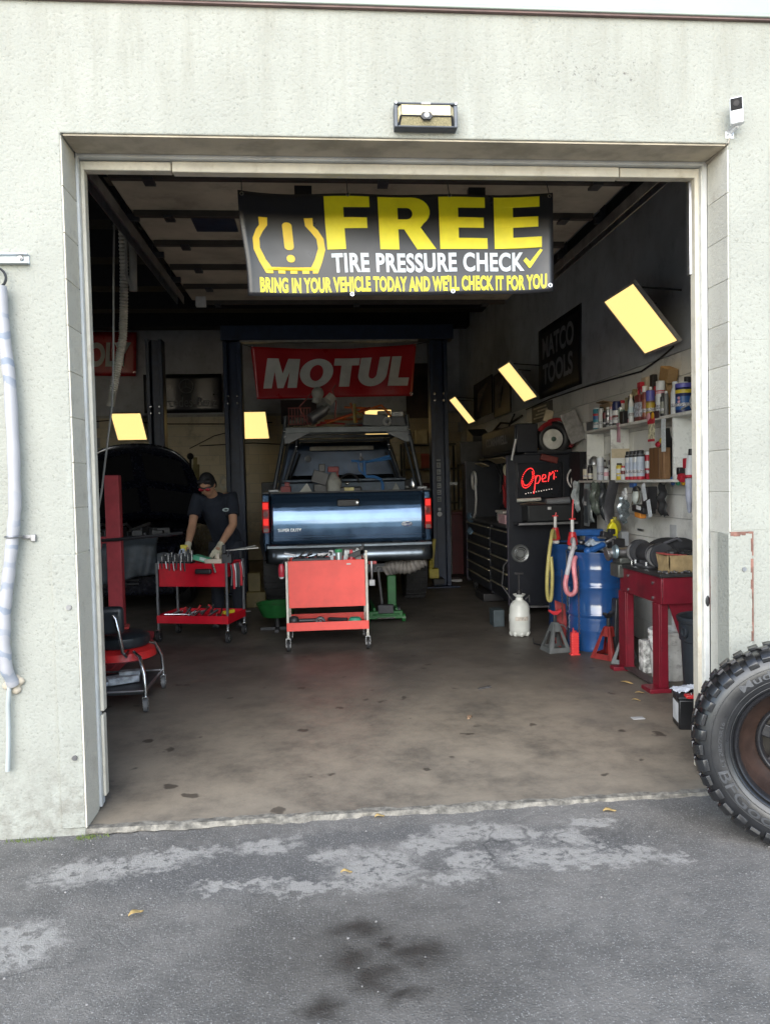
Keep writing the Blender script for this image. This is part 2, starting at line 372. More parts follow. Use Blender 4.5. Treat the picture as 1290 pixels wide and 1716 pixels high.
B = thing('garage_building', 'off-white stucco garage with one wide open vehicle doorway', 'building')
m = MB(); m.prism([(-6, -.15), (-1.1, -.15), (-1.1, 3.15), (2.0, 3.15), (2.0, -.15), (7, -.15), (7, 5.2), (-6, 5.2)], (0, 0, 0), (1, 0, 0), (0, 0, 1), -.2)
for p in m.v: pass
m.build('front_wall', STUC, B, bevel=.006)
# lintel underside, rougher and unpainted
m = MB(); m.bx(-1.09, 1.99, .012, .198, 3.142, 3.152)
m.build('soffit', M('soffit_concrete', (.50, .44, .34), .9, var=.25, scale=5, dirt=.5, dcol=(.32, .28, .21), bmp=.8, bscale=45), B)
def jamb_blocks(x, s):
    par = MB(); par.bx(x-.004 if s < 0 else x-.002, x+.002 if s < 0 else x+.004, .006, .194, 0, 3.14)
    JM = JAMBL if s < 0 else JAMB; j = par.build('jamb', JM, B)
    b = MB(); b.bx(-.006, .006, 0, .192, 0, .2015); me = b.mesh('block', JM)
    for k in range(9 if s < 0 else 9):
        o = link(me, 'block', j, .002); o.location = (x+(-.001 if s < 0 else .001), .003, 1.275+k*.2055)
    return j
jamb_blocks(-1.1, -1); jamb_blocks(2.0, 1)
# block courses that show through the paint on the right pier
rp = MB(); rp.bx(2.004, 2.2, -.001, .002, 1.3, 3.14); rp = rp.build('right_pier', STUC, B)
bm = MB(); bm.bx(0, .192, 0, .006, 0, .4595); bmm = bm.mesh('block', STUC)
for k in range(4):
    o = link(bmm, 'block', rp, .0015); o.location = (2.006, -.002, 1.29+k*.4625)
bm = MB(); bm.bx(0, .392, 0, .006, 0, .4595); bmm2 = bm.mesh('block', STUC)
for k in range(4):
    o = link(bmm2, 'block', rp, .0015); o.location = (2.2025, -.0018, 1.29+k*.4625)
# steel corner guards at the foot of both jambs
GUARD = M('guard_paint', (.31, .312, .272), .7, var=.08, bmp=.5, bscale=60, dirt=.35, dcol=(.23, .21, .18), dscale=4)
RUST = M('rust_edge', (.20, .10, .075), .85, var=.4, scale=20)
m = MB(); m.bx(-1.0985, -1.092, -.0115, .19, .013, 1.268); m.build('guard_return', JAMBL, B)  # wears the lightened jamb colour to offset shade on this face
m = MB(); m.bx(-1.205, -1.0985, -.012, 0, .012, 1.27)
g = m.build('corner_guard', STUC, B, bevel=.004)
for z in (.34, 1.03): m = MB(); m.cyl((-1.135, -.012, z), (-1.135, -.019, z), .012, n=10); m.build('bolt', STEEL, g)
m = MB(); m.bx(1.988, 2.105, -.012, 0, .012, 1.28); m.bx(1.985, 1.997, -.01, .1, .012, 1.278)
g = m.build('corner_guard', STUC, B, bevel=.004)
m = MB(); m.cyl((2.06, -.012, 1.1), (2.06, -.018, 1.1), .011, n=10); m.build('bolt', STEEL, g)
m = MB(); rnd = random.Random(5)
pts = [(1.99, 1.281), (2.106, 1.281), (2.106, .9)]
z = 1.283
x = 1.992
while x < 2.1:
    w = rnd.uniform(.008, .02); m.bx(x, x+w, -.0135, -.004, 1.281-rnd.uniform(.004, .02), 1.284); x += w
z = 1.284
while z > .75:
    w = rnd.uniform(.015, .05)
    if rnd.random() < .78: m.bx(2.106-rnd.uniform(.003, .011), 2.1085, -.0137, -.004, z-w, z)
    z -= w
m.build('rust_line', RUST, g)
# fascia and gutter lip
m = MB(); m.bx(-6, 7, -.022, -.001, 3.745, 4.0); m.bx(-6, 7, -.03, -.004, 3.728, 3.7445)
m.build('fascia', M('fascia_metal', (.33, .37, .325), .4, var=.05, scale=2), B, bevel=.004)
m = MB(); m.bx(-6, 7, -.02, -.001, 3.719, 3.7275); m.build('drip_edge', M('drip_edge', (.16, .10, .09), .6), B)
# white door frame: outer trim, inner stop
for (n, s, mt) in (('frame_trim', .0, WHITE_TRIM),):
    m = MB(); m.bx(-1.097, -1.083, .196, .262, .02, 3.145); m.build('frame_trim', WHITE_TRIM, B, bevel=.004)
    m = MB(); m.bx(1.972, 1.996, .196, .262, .02, 3.145); m.build('frame_trim', WHITE_TRIM, B, bevel=.004)
    m = MB(); m.bx(-1.094, 1.996, .197, .262, 3.124, 3.143); m.build('frame_trim', WHITE_TRIM, B, bevel=.004)
for a in ((-1.083, -1.064, .225, .28, .48, 3.12), (-1.083, -1.068, .227, .28, .06, .462), (1.945, 1.972, .225, .28, .03, 3.12)):
    m = MB(); m.bx(*a); m.build('door_stop', CREAM_TRIM, B, bevel=.005)
for a in ((-1.08, -.66, .226, .285, 3.078, 3.12), (-.655, 1.55, .222, .285, 3.072, 3.122), (1.555, 1.967, .226, .285, 3.074, 3.12)):
    m = MB(); m.bx(*a); m.build('door_stop', CREAM_TRIM, B, bevel=.005)
# grey weather strip up the frame
m = MB(); m.bx(-1.089, -1.0825, .2, .224, .02, 3.1); m.build('weather_strip', M('weather_strip', (.6, .6, .56), .5), B)
m = MB(); m.bx(1.965, 1.9725, .2, .224, .02, 3.1); m.build('weather_strip', MATS['weather_strip'], B)
# little dent / tar smear on the right frame
m = MB(); m.sph((1.984, .197, .915), (.012, .006, .03), 10, 6); m.build('smear', BLACK, B)
# ---- interior shell
UPPER = M('upper_wall_paint', (.48, .50, .52), .8, var=.12, scale=2, dirt=.3, dcol=(.05, .05, .05))
LOWER = blockmat('white_block', (.76, .75, .70), .35, .45, (.26, .25, .22), 3)
MORTAR = M('mortar', (.34, .34, .32), .95)
m = MB(); m.bx(3.062, 3.3, .2, 12.8, -.1, 2.6); rw = m.build('right_wall', MORTAR, B)
m = MB(); m.bx(0, .014, 0, .394, 0, .194); wb = m.mesh('block', LOWER)
for k in range(13):
    for i in range(-1 if k % 2 else 0, 18):
        o = link(wb, 'block', rw); o.location = (3.05, .24+i*.4+(.2 if k % 2 else 0), .003+k*.2)
m = MB(); m.bx(3.051, 3.062, 7.45, 12.6, 0, 2.6); m.build('far_wall_face', LOWER, rw)
m = MB(); m.bx(3.046, 3.3, .2, 12.8, 2.603, 5.2); m.build('upper_wall', UPPER, B)
m = MB(); m.bx(-7.3, 3.3, 12.612, 12.8, -.1, 3.05); bw = m.build('back_wall', MORTAR, B)
BACKB = blockmat('back_block', (.58, .52, .38), .3, .5, (.16, .14, .1), 3)
m = MB(); m.bx(0, .394, 0, .014, 0, .194); wb = m.mesh('block', BACKB)
for k in range(15):
    for i in range(19):
        o = link(wb, 'block', bw); o.location = (-4.4+i*.4-(.2 if k % 2 else 0), 12.6, .003+k*.2)
m = MB(); m.bx(-7.3, 3.3, 12.604, 12.8, 3.053, 5.2); m.build('upper_wall', UPPER, B)
m = MB(); m.bx(-7.4, -7.2, .2, 12.8, -.1, 5.2); m.build('left_wall', UPPER, B)
DECK = M('roof_deck', (.23, .2, .15), .85, var=.25, scale=2.5, dirt=.4)
for i, y in enumerate([x*.62 for x in range(0, 21)]):
    m = MB(); m.bx(-7.2, 3.05, y+.2, y+.815, 4.98+.002*(i % 2), 5.06); m.build('roof_plank', DECK, B)
m = MB(); m.bx(-7.4, 3.3, .2, 12.8, 5.07, 5.2); m.build('roof', DARKSTEEL, B)
for y in (1.1, 2.5, 3.9, 5.45, 6.9, 8.4, 9.9, 11.4):
    m = MB(); m.bx(-7.2, 3.04, y, y+.34, 4.6, 4.975); m.build('roof_beam', M('roof_beam', (.018, .018, .02), .7), B)
# ---- raised overhead door and its tracks
PANEL = M('door_panel', (.46, .40, .30), .8, var=.22, scale=2, dirt=.5, dcol=(.1, .085, .065), dscale=3)
STRUT = M('door_strut', (.045, .037, .029), .6)
d = thing('overhead_door', 'raised sectional overhead door hanging level under its ceiling tracks', 'garage door', (.42, .35, 3.33))
y = .3
for i in range(6):
    m = MB(); m.bx(-1.14, 1.9, y, y+.585, 3.33, 3.365)
    m.build('door_section', PANEL, d, bevel=.006, world=True)
    m = MB(); m.bx(-1.12, 1.88, y+.575, y+.622, 3.292, 3.3305); m.build('strut', STRUT, d, bevel=.004, world=True)
    for x in (-.9, .42, 1.68):
        m = MB(); m.bx(x-.03, x+.03, y+.55, y+.65, 3.275, 3.291); m.build('hinge', DARKSTEEL, d, world=True)
    y += .605
m = MB(); m.bx(-.78, -.5, 1.52, 1.86, 3.315, 3.329); m.build('patch', NAVY, d, world=True)
for x in (-.04, .98):
    m = MB(); m.bx(x-.05, x+.05, .95, 1.0, 3.2, 3.29); m.bx(x-.035, x+.035, .94, .96, 3.17, 3.22); m.build('bracket', BLACK, d, world=True)
m = MB(); m.tube([(-1.05, .55, 3.27), (-.3, .62, 3.262), (.4, .7, 3.25), (1.1, .7, 3.262), (1.9, .62, 3.27)], .009, 6); m.build('cable', BLACK, d, world=True)
for x in (-1.18, 1.96):
    t = thing('door_track', 'steel track with hangers above the %s side of the doorway' % ('left' if x < 0 else 'right'), 'track', (x, .3, 3.2), group='overhead door tracks')
    m = MB(); y1 = 3.5 if x < 0 else 2.75
    for dx in (-.032, .026): m.bx(x+dx, x+dx+.006, .5, y1, 3.2, 3.27)
    m.bx(x-.026, x+.026, .5, y1, 3.262, 3.268)
    arcp = [(x, .5-.22*math.sin(a*math.pi/16), 3.235-.22+.22*math.cos(a*math.pi/16)) for a in range(9)]
    m.tube([(x, .28, 2.6)]+arcp[::-1], .028, 6); m.build('rail', STEEL, t, world=True)
    s = -1 if x < 0 else 1
    m = MB(); m.bx(x+.05*s-.004, x+.05*s+.004, .45, y1, 3.27, 3.42); m.build('angle_iron', DARKSTEEL, t, world=True)
    for yy in (.7, 1.5, 2.3, 3.0):
        if yy < y1: m = MB(); m.bx(x-.06, x+.09*1, yy, yy+.03, 3.27, 3.31); m.bx(x-.02, x+.01, yy, yy+.02, 3.31, 4.7); m.build('hanger', DARKSTEEL, t, world=True)
m = MB(); m.ob((-1.0, 3.5, 3.22), (.09, .05, .09)); tag(m.build('sensor_box', M('sensor_grey', (.5, .5, .48), .5), bevel=.006), 'small pale box at the end of the left door track', 'sensor box')
# ---- loose gravel, leaves, moss on the ground
gv = MB(); rnd = random.Random(2)
for i in range(230):
    x, yv = rnd.uniform(-1.4, 2), -abs(rnd.gauss(0, .75)); yv = max(yv, -1.7)-.03; r = rnd.uniform(.0015, .0045)
    gv.sph((x, yv, -.012-.014*max(0, min(1, (.6-x)/1.6))+r*.4), (r*1.3, r, r*.8), 5, 3)
tag(gv.build('loose_gravel', M('gravel', (.22, .21, .2), .8, var=.4, scale=40)), kind='stuff')
ms = MB()
for i in range(160):
    x = -1.14+abs(rnd.gauss(0, .06)); yv = -.02-abs(rnd.gauss(0, .02))
    if i > 90: x = -1.45+rnd.random()*.22; yv = -.02-abs(rnd.gauss(0, .012))
    h = rnd.uniform(.008, .022); ms.put([(x, yv, -.026), (x+.004, yv, -.026), (x+rnd.uniform(-.008, .008), yv-.004, -.026+h)], [(0, 1, 2)])
tag(ms.build('moss', M('moss_green', (.11, .15, .035), .9, var=.4, scale=30)), kind='stuff')
LEAF = M('dry_leaf', (.52, .36, .14), .7, var=.25, scale=30)
for (x, yv, a, s, lab) in ((-.71, -.73, .7, .03, 'tan dry leaf on the asphalt nearest the left wall'), (.075, -.53, .2, .024, 'tan dry leaf on the asphalt beside the pale worn patch'), (1.33, -.12, .1, .034, 'curled dry leaf on the ground near the big tire'), (.25, -.03, .4, .026, 'brown leaf lying on the concrete doorway lip')):
    m = MB(); q = Matrix.Rotation(a, 3, 'Z')
    m.grid(lambda u, v: tuple(q @ Vector(((u-.5)*2*s, (v-.5)*s*1.0*math.sin(math.pi*max(.02, min(.98, u))), .006+.01*abs(v-.5)+.006*math.sin(u*5)))), 8, 4)
    o = tag(m.build('dry_leaf', LEAF, solid=.001), lab, 'leaf', 'dry leaves on the ground'); o.location = (x, yv, -.014)
# ================================================================ ON THE FACADE
# solar flood light above the doorway
t = thing('flood_light', 'grey solar flood light with cream LED faces above the doorway', 'wall light', (.534, 0, 3.23))
GREYP = M('grey_plastic', (.10, .11, .125), .45); LENS = M('led_lens', (.62, .54, .33), .35, var=.25, scale=160); LENS2 = M('led_lens_shaded', (.42, .37, .22), .4, var=.3, scale=160)
m = MB(); m.bx(-.145, .145, -.044, 0, -.055, .055)
for a in ((-.145, .145, -.06, -.044, .046, .055), (-.145, -.129, -.056, -.044, -.055, .046), (.129, .145, -.056, -.044, -.055, .046), (-.129, .129, -.056, -.044, -.055, -.0465)): m.bx(*a)
m.build('housing', GREYP, t, bevel=.005)
m = MB(); m.put([(-.112, -.056, .044), (.112, -.056, .044), (.112, -.07, -.010), (-.112, -.07, -.010)], [(3, 2, 1, 0)]); m.build('led_panel', LENS, t)
m = MB(); m.put([(-.112, -.07, -.013), (.112, -.07, -.013), (.118, -.045, -.046), (-.118, -.045, -.046)], [(3, 2, 1, 0)]); m.build('led_panel', LENS2, t)  # downward face: shade put into the colour by a darker lens copy
for s in (-1, 1):
    m = MB(); m.put([(s*.115, -.068, -.010), (s*.115, -.055, .042), (s*.128, -.045, .036), (s*.128, -.045, -.038)], [(0, 1, 2, 3)]); m.build('led_panel', LENS, t)
m = MB(); m.tube([(-.118, -.0715, -.0115), (.118, -.0715, -.0115)], .0035, 6)
for s in (-1, 1): m.tube([(s*.117, -.07, -.0115), (s*.126, -.046, -.048)], .005, 6)
m.build('led_frame', BLACK, t)
m = MB(); m.prism([(-.03, -.006), (-.018, .011), (.018, .011), (.03, -.006), (.016, -.022), (-.016, -.022)], (0, -.064, -.008), (1, 0, 0), (0, 0, 1), .014); m.build('sensor_mount', BLACK, t, bevel=.002)
m = MB(); m.sph((0, -.079, -.012), (.0125, .008, .0125), 12, 8); m.build('motion_sensor', M('sensor_white', (.75, .76, .78), .35), t)
m = MB(); m.bx(-.022, .022, -.064, -.044, .045, .0545); m.build('badge', M('badge_silver', (.5, .5, .52), .4), t, bevel=.003)
for s in (-1, 1): m = MB(); m.cyl((s*.137, -.06, .05), (s*.137, -.064, .05), .005, n=8); m.build('screw', CHROME, t)
# security camera
t = thing('security_camera', 'small white security camera with square black lens on bracket at doorway corner', 'camera', (2.0, 0, 3.2))
SW = M('white_plastic', (.78, .79, .80), .4, var=.04)
q = Matrix.Rotation(-.45, 3, 'Z') @ Matrix.Rotation(.16, 3, 'X') @ Matrix.Rotation(-.05, 3, 'Y')
m = MB(); m.ob((0, -.07, .066), (.056, .05, .118), q); m.build('body', SW, t, bevel=.009, seg=3)
m = MB(); m.ob(Vector((0, -.07, .066))+q @ Vector((0, -.0258, .027)), (.049, .003, .052), q); m.build('lens_plate', M('gloss_black', (.006, .006, .007), .5, spec=.2), t, bevel=.004)
m = MB(); m.cyl(Vector((0, -.07, .066))+q @ Vector((0, -.027, .03)), Vector((0, -.07, .066))+q @ Vector((0, -.0285, .03)), .013, n=16); m.build('lens', M('lens_glass', (.01, .01, .014), .35, spec=.3), t)
m = MB(); m.bx(-.016, .026, -.004, 0, -.03, .004); m.put([(-.016, -.004, .004), (.026, -.004, .004), (.03, -.09, .008), (-.002, -.09, .008)], [(0, 1, 2, 3)])
m.tube([(.01, -.003, .0), (.012, -.06, .006)], .009, 8); m.build('bracket', SW, t, bevel=.002)
for s in (-.006, .016): m = MB(); m.cyl((s, -.004, -.014), (s, -.007, -.014), .004, n=8); m.build('screw', STEEL, t)
m = MB(); m.tube([(.0, -.01, -.03), (-.004, -.006, -.05), (-.006, .1, -.062), (-.01, .19, -.068)], .004, 6); m.build('cable', M('cable_tan', (.4, .36, .3), .6), t)
# strut bracket at the left edge
t = thing('strut_channel', 'pale metal strut channel bolted to the stucco above taped hose', 'bracket', (-1.5, 0, 2.59))
m = MB(); m.bx(-.6, .25, -.006, 0, -.022, .022); m.bx(-.6, .25, -.03, -.006, .016, .022); m.bx(-.6, .25, -.03, -.006, -.022, -.016); m.build('channel', M('galvanised', (.60, .64, .66), .45, .3, var=.06), t, bevel=.002)
m = MB(); m.cyl((.215, -.006, .002), (.215, -.02, .002), .012, n=6); m.cyl((.215, -.02, .002), (.215, -.028, .002), .007, n=8); m.build('bolt', STEEL, t)
# taped line set and drain pipe
TAPE = None
def tape_mat():
    m, t, b = _new('wrap_tape'); v = nd(t, 'ShaderNodeTexCoord').outputs['Object']
    sx = nd(t, 'ShaderNodeSeparateXYZ'); lnk(t, v, sx.inputs[0])
    w = math_n(t, 'ADD', math_n(t, 'MULTIPLY', sx.outputs['Z'], 62.0), math_n(t, 'MULTIPLY', sx.outputs['X'], 12.0))
    s = math_n(t, 'SINE', math_n(t, 'ADD', w, math_n(t, 'MULTIPLY', noise(t, v, 6), 9.0)))
    c = mixc(t, math_n(t, 'MULTIPLY', ramp(t, s, .45, .75), ramp(t, noise(t, v, 3.5, 2), .35, .6)), (.38, .375, .39), (.22, .255, .31))
    c = mixc(t, math_n(t, 'MULTIPLY', ramp(t, noise(t, v, 7, 5), .5, .7), .5), c, (.35, .33, .32))
    lnk(t, c, b.inputs['Base Color']); b.inputs['Roughness'].default_value = .5
    bump(t, b, s, .08, .002); return m
t = thing('wrapped_pipe', 'pipe wrapped in white and grey tape running down the left wall', 'pipe', (-1.35, 0, .3))
path = [(-1.362, -.05, 2.46), (-1.355, -.05, 2.25), (-1.338, -.05, 2.043), (-1.334, -.05, 1.75), (-1.338, -.05, 1.49), (-1.353, -.05, 1.36), (-1.376, -.05, 1.2), (-1.40, -.05, 1.04), (-1.41, -.05, .88), (-1.404, -.045, .76), (-1.387, -.02, .69)]
fine = []
for i in range(len(path)-1):
    for k in range(5): fine.append(tuple(path[i][j]+(path[i+1][j]-path[i][j])*k/5 for j in range(3)))
fine.append(path[-1])
m = MB(); m.tube(fine, [.0265+.0016*math.sin(i*1.7) for i in range(len(fine))], 14); m.build('wrapped_line', tape_mat(), t, world=True)
m = MB(); m.tube([(-1.4, -.03, .70), (-1.412, -.028, .6), (-1.413, -.028, .5), (-1.418, -.028, .4), (-1.425, -.028, .30)], .0105, 10); m.build('drain_pipe', M('pvc_white', (.40, .43, .42), .4, var=.05), t, world=True)
m = MB()
for (dx, dz, r) in ((0, 0, .034), (.026, .012, .024), (-.024, -.006, .026), (.008, -.026, .026), (.012, .026, .02), (-.016, .02, .018)): m.sph((-1.392+dx, -.006, .69+dz), (r, .016, r*.8), 9, 6)
m.build('sealant', M('sealant_tan', (.46, .40, .31), .85, bmp=1, bscale=50), t, world=True)
m = MB(); m.tor((-1.352, -.048, 1.36), .031, .006, 'Z', 16, 6); m.bx(-1.325, -1.285, -.012, -.002, 1.347, 1.363); m.bx(-1.29, -1.268, -.016, -.002, 1.335, 1.365); m.build('strap', STEEL, t, bevel=.002, world=True)
m = MB(); m.tor((-1.385, -.04, 2.5), .045, .006, 'Y', 20, 6, -80, 250); m.sph((-1.372, -.05, 2.405), (.022, .018, .045), 8, 6); m.build('black_cable', BLACK, t, world=True)
# ================================================================ BIG MUD TIRE AT THE RIGHT EDGE
t = thing('mud_tire', 'big black mud-terrain tire with rusty rim standing by the doorway', 'tire', (2.03, -.49, .405))
t.scale = (1.05, 1.0, 1.05)
t.rotation_euler = (R(-4), 0, R(-26)); t['label'] = 'big black mud-terrain tire on rusty brown rim standing outside at right'
RUB = M('tire_rubber', (.013, .0135, .015), .30, var=.25, scale=14, dirt=.3, dcol=(.05, .048, .045), dscale=4, spec=.7)
hw = .145
prof = [(.248, -.105), (.256, -.128), (.275, -.142), (.315, -.150), (.348, -.147), (.375, -.138), (.392, -.12), (.398, -.07), (.40, 0), (.398, .07), (.392, .12), (.375, .138), (.348, .147), (.315, .150), (.275, .142), (.256, .128), (.248, .105)]
m = MB(); m.lathe(prof, axis='Y', n=72)
for rr in (.266, .288, .338): m.tor((0, -.138 if rr < .27 else -.146 if rr < .3 else -.1485, 0), rr, .0025, 'Y', 64, 4)
rnd = random.Random(4)
NL = 38
for k in range(NL):
    for side in (-1, 1):
        a = 2*math.pi*(k+(.5 if side > 0 else 0))/NL
        q = Matrix.Rotation(a, 3, 'Y'); lng = k % 2
        def P(x, y, z): return q @ Vector((x, y*side, z))
        w = .021+.004*(k % 3 == 0); y0 = .07-.022*lng; yo = .150 if lng else .146
        # shoulder lug wraps over the edge down the sidewall
        ring = [(y0, .398), (.118, .408), (.140, .396), (yo+.004, .376 if lng else .382), (yo+.002, .357 if lng else .368), (yo-.012, .357 if lng else .368), (.12, .385), (y0, .392)]
        vs = [P(-w, yy, zz) for yy, zz in ring]+[P(w*.9, yy, zz) for yy, zz in ring]; n = len(ring)
        m.put(vs, [list(range(n))[::-1], list(range(n, 2*n))]+[(i, (i+1) % n, n+(i+1) % n, n+i) for i in range(n)])
        m.put([P(-w-.004, .02, .40), (P(w*.6, .012, .40)), P(w*.8, .06, .40), P(-w*.4, .068, .40), P(-w-.004, .02, .411), P(w*.6, .012, .411), P(w*.8, .06, .411), P(-w*.4, .068, .411)],
              [(0, 3, 2, 1), (4, 5, 6, 7), (0, 1, 5, 4), (1, 2, 6, 5), (2, 3, 7, 6), (3, 0, 4, 7)])
m.build('tyre', RUB, t, bevel=.0025)
DISH = M('rust_dish', (.030, .016, .011), .5, var=.35, scale=11, dirt=.7, dcol=(.035, .022, .018), dscale=7)
RIMB = M('rim_black', (.018, .018, .02), .28, dirt=.3, dcol=(.08, .045, .03))
m = MB(); m.lathe([(.248, -.10), (.253, -.124), (.247, -.133), (.240, -.128), (.236, -.114), (.231, -.10)], axis='Y', n=64); m.build('rim_lip', RIMB, t)
m = MB(); m.lathe([(.231, -.10), (.226, -.088), (.203, -.05), (.176, -.012), (.163, .0)], axis='Y', n=64); m.build('rim_dish', DISH, t)
m = MB(); m.lathe([(.164, .0), (.158, -.014), (.149, -.018), (.140, -.004), (.134, .02)], axis='Y', n=64)
for k in range(6):
    q = Matrix.Rotation(k*math.pi/3+.3, 3, 'Y'); m.ob(q @ Vector((.10, .012, 0)), (.10, .022, .05), q)
m.lathe([(.06, -.0), (.058, -.012), (.04, -.018), (.034, -.006), (.034, .05)], axis='Y', n=32); m.build('spokes', RIMB, t, bevel=.004)
m = MB(); m.lathe([(.2, .1), (.17, .105), (.0, .105)], axis='Y', n=40); m.build('rim_back', M('rim_back', (.05, .045, .038), .7), t)
for k in range(6):
    a = k*math.pi/3; m = MB(); m.cyl((.047*math.cos(a), -.018, .047*math.sin(a)), (.047*math.cos(a), -.03, .047*math.sin(a)), .008, n=6); m.build('lug_nut', STEEL, t)
LETR = M('tire_letter', (.05, .052, .056), .5)
def curved(text, mid, span, r, hgt, flip=False):
    me = curve_mesh(None, text, .012)
    xs = [v.co.x for v in me.vertices]; ys = [v.co.y for v in me.vertices]; x0, x1, y0, y1 = min(xs), max(xs), min(ys), max(ys)
    for v in me.vertices:
        u = (v.co.x-x0)/(x1-x0)-.5; b = (v.co.y-y0)/(y1-y0)
        a = R(mid-u*span if not flip else mid+u*span); rr = r+(b*hgt if not flip else (1-b)*hgt)
        yy = -.1505+.028*abs(rr-.30)*abs(rr-.30)/.01-(.0028 if v.co.z > 0 else .0)
        v.co = (rr*math.cos(a), yy, rr*math.sin(a))
    me.materials.clear(); me.materials.append(LETR); link(me, 'lettering', t)
curved('Mud-Terrain', 100, 70, .302, .030); curved('BFGoodrich', 243, 86, .292, .042, True); curved('LT 285/75R16', 180, 34, .297, .014)
# ================================================================ FREE TIRE PRESSURE BANNER
t = thing('tire_check_banner', 'black and yellow banner advertising a free tire pressure check', 'banner', (.5, .78, 2.62))
VINYL = M('banner_black', (.014, .014, .017), .3, var=.2, scale=3); YEL = M('banner_yellow', (.88, .76, .01), .38, var=.06); YEL2 = M('banner_amber', (.88, .60, .02), .38, var=.06); WHT = M('banner_white', (.74, .79, .86), .4, var=.05)
X0, X1, Z0, Z1 = -.392, 1.376, 2.62, 3.185
def bwarp(p):
    a, b = (p.x-X0)/(X1-X0), (p.z-Z0)/(Z1-Z0)
    x = p.x+.034*(1-b)*(1-a)-.004*(1-b)*a+.006*math.sin(b*6)*(1-a)**3
    y = p.y+.004*math.sin(a*9+b*2)+.010*math.sin(a*3.4+1)*(1-b)-.04*math.exp(-a*16)*(.4+b)-.018*math.exp(-(1-a)*30)
    z = p.z+.012*(a-.5)-.007*math.sin(a*math.pi*3)**2*b+.002*math.cos(a*17)*(1-b)+.01*(1-b)*math.exp(-((1-a)/.1)**2)
    return Vector((x, y, z))
m = MB(); m.grid(lambda u, v: tuple(bwarp(Vector((X0+(X1-X0)*u, .78, Z0+(Z1-Z0)*v)))), 60, 24); m.build('vinyl_sheet', VINYL, t, world=True, solid=.0015)
WB = X1-X0; HB = Z1-Z0
def bput(mat, a0, a1, b0, b1, **k):
    o = print_on('lettering', mat, t, (X0+WB*a0, .776, Z0+HB*b0), (1, 0, 0), (0, 0, 1), WB*(a1-a0), HB*(b1-b0), warp=bwarp, **k); return o
Fp = [(0, 0), (.42, 0), (.42, .40), (.93, .40), (.93, .60), (.42, .60), (.42, .80), (1, .80), (1, 1), (0, 1)]
Ep = [(0, 0), (1, 0), (1, .21), (.40, .21), (.40, .41), (.93, .41), (.93, .61), (.40, .61), (.40, .80), (.96, .80), (.96, 1), (0, 1)]
Rp = [(0, 0), (.34, 0), (.34, .39), (.44, .39), (.66, 0), (1, 0), (.735, .42)]+[(.58+.33*math.cos(R(w)), .715+.285*math.sin(R(w))) for w in range(-50, 91, 14)]+[(0, 1)]
Rh = [(.34, .58), (.34, .80)]+[(.50+.10*math.cos(R(w)), .69+.11*math.sin(R(w))) for w in range(90, -91, -20)]
def subd(lp, n=5):
    out = []
    for i in range(len(lp)):
        p, q = lp[i], lp[(i+1) % len(lp)]
        for k in range(n): out.append((p[0]+(q[0]-p[0])*k/n, p[1]+(q[1]-p[1])*k/n))
    return out
bput(YEL, .264, .407, .455, .972, loops=[subd(Fp)]); bput(YEL, .434, .616, .455, .972, loops=[subd(Rp, 3), subd(Rh, 2)])
bput(YEL, .629, .785, .455, .972, loops=[subd(Ep)]); bput(YEL, .808, .963, .455, .972, loops=[subd(Ep)])
bput(WHT, .275, .905, .225, .418, text='TIRE PRESSURE CHECK', bold=.034, space=1.08); bput(YEL, .04, .978, .035, .19, text="BRING IN YOUR VEHICLE TODAY AND WE'LL CHECK IT FOR YOU", bold=.042, space=1.06)
bput(YEL, .902, .966, .255, .44, loops=[subd([(0, .42), (.14, .58), (.34, .34), (.86, 1), (1, .93), (.36, 0), (.28, 0)])])
ic = []
def icon(loops, a0, a1, b0, b1): bput(YEL2, a0, a1, b0, b1, loops=loops)
outer = [(.16, .02), (.30, .02), (.30, .075), (.38, .075), (.38, .02), (.46, .02), (.46, .075), (.54, .075), (.54, .02), (.62, .02), (.62, .075), (.70, .075), (.70, .02), (.84, .02)]
outer = [(.14, 0), (.24, 0), (.24, .055), (.31, .055), (.31, 0), (.41, 0), (.41, .055), (.48, .055), (.48, 0), (.58, 0), (.58, .055), (.65, .055), (.65, 0), (.75, 0), (.75, .055), (.80, .055), (.80, 0), (.87, 0)]
outer += [(.94, .2), (1, .42), (.99, .62), (.92, .78), (.86, .86), (.86, 1), (.74, 1), (.75, .86), (.82, .75), (.89, .62), (.90, .45), (.84, .25), (.78, .115), (.22, .115), (.15, .25), (.09, .45), (.10, .62), (.16, .75), (.23, .86), (.24, 1), (.12, 1), (.12, .86), (.07, .78), (.01, .62), (0, .42), (.06, .2)]
icon([subd(outer, 3)], .03, .257, .225, .765)
icon([arc(.5, .12, .5, 180, 360, 8, .12)+arc(.5, .88, .5, 0, 180, 8, .12)], .128, .158, .455, .725)
icon([arc(.5, .5, .5, 0, 345, 20)], .131, .158, .335, .41)
for (a, b) in ((.012, .965), (.34, .985), (.665, .985), (.988, .965), (.335, .012), (.665, .03), (.988, .06)):
    p = bwarp(Vector((X0+WB*a, .772, Z0+HB*b))); m = MB(); m.tor(p, .009, .0035, 'Y', 14, 5); m.build('grommet', CHROME, t, world=True)
for a in (.012, .34, .665, .988):
    p = bwarp(Vector((X0+WB*a, .772, Z0+HB*.97))); m = MB(); m.tube([p, (p.x-.005, p.y+.06, 3.31)], .0025, 5); m.build('tie_cord', BLACK, t, world=True)
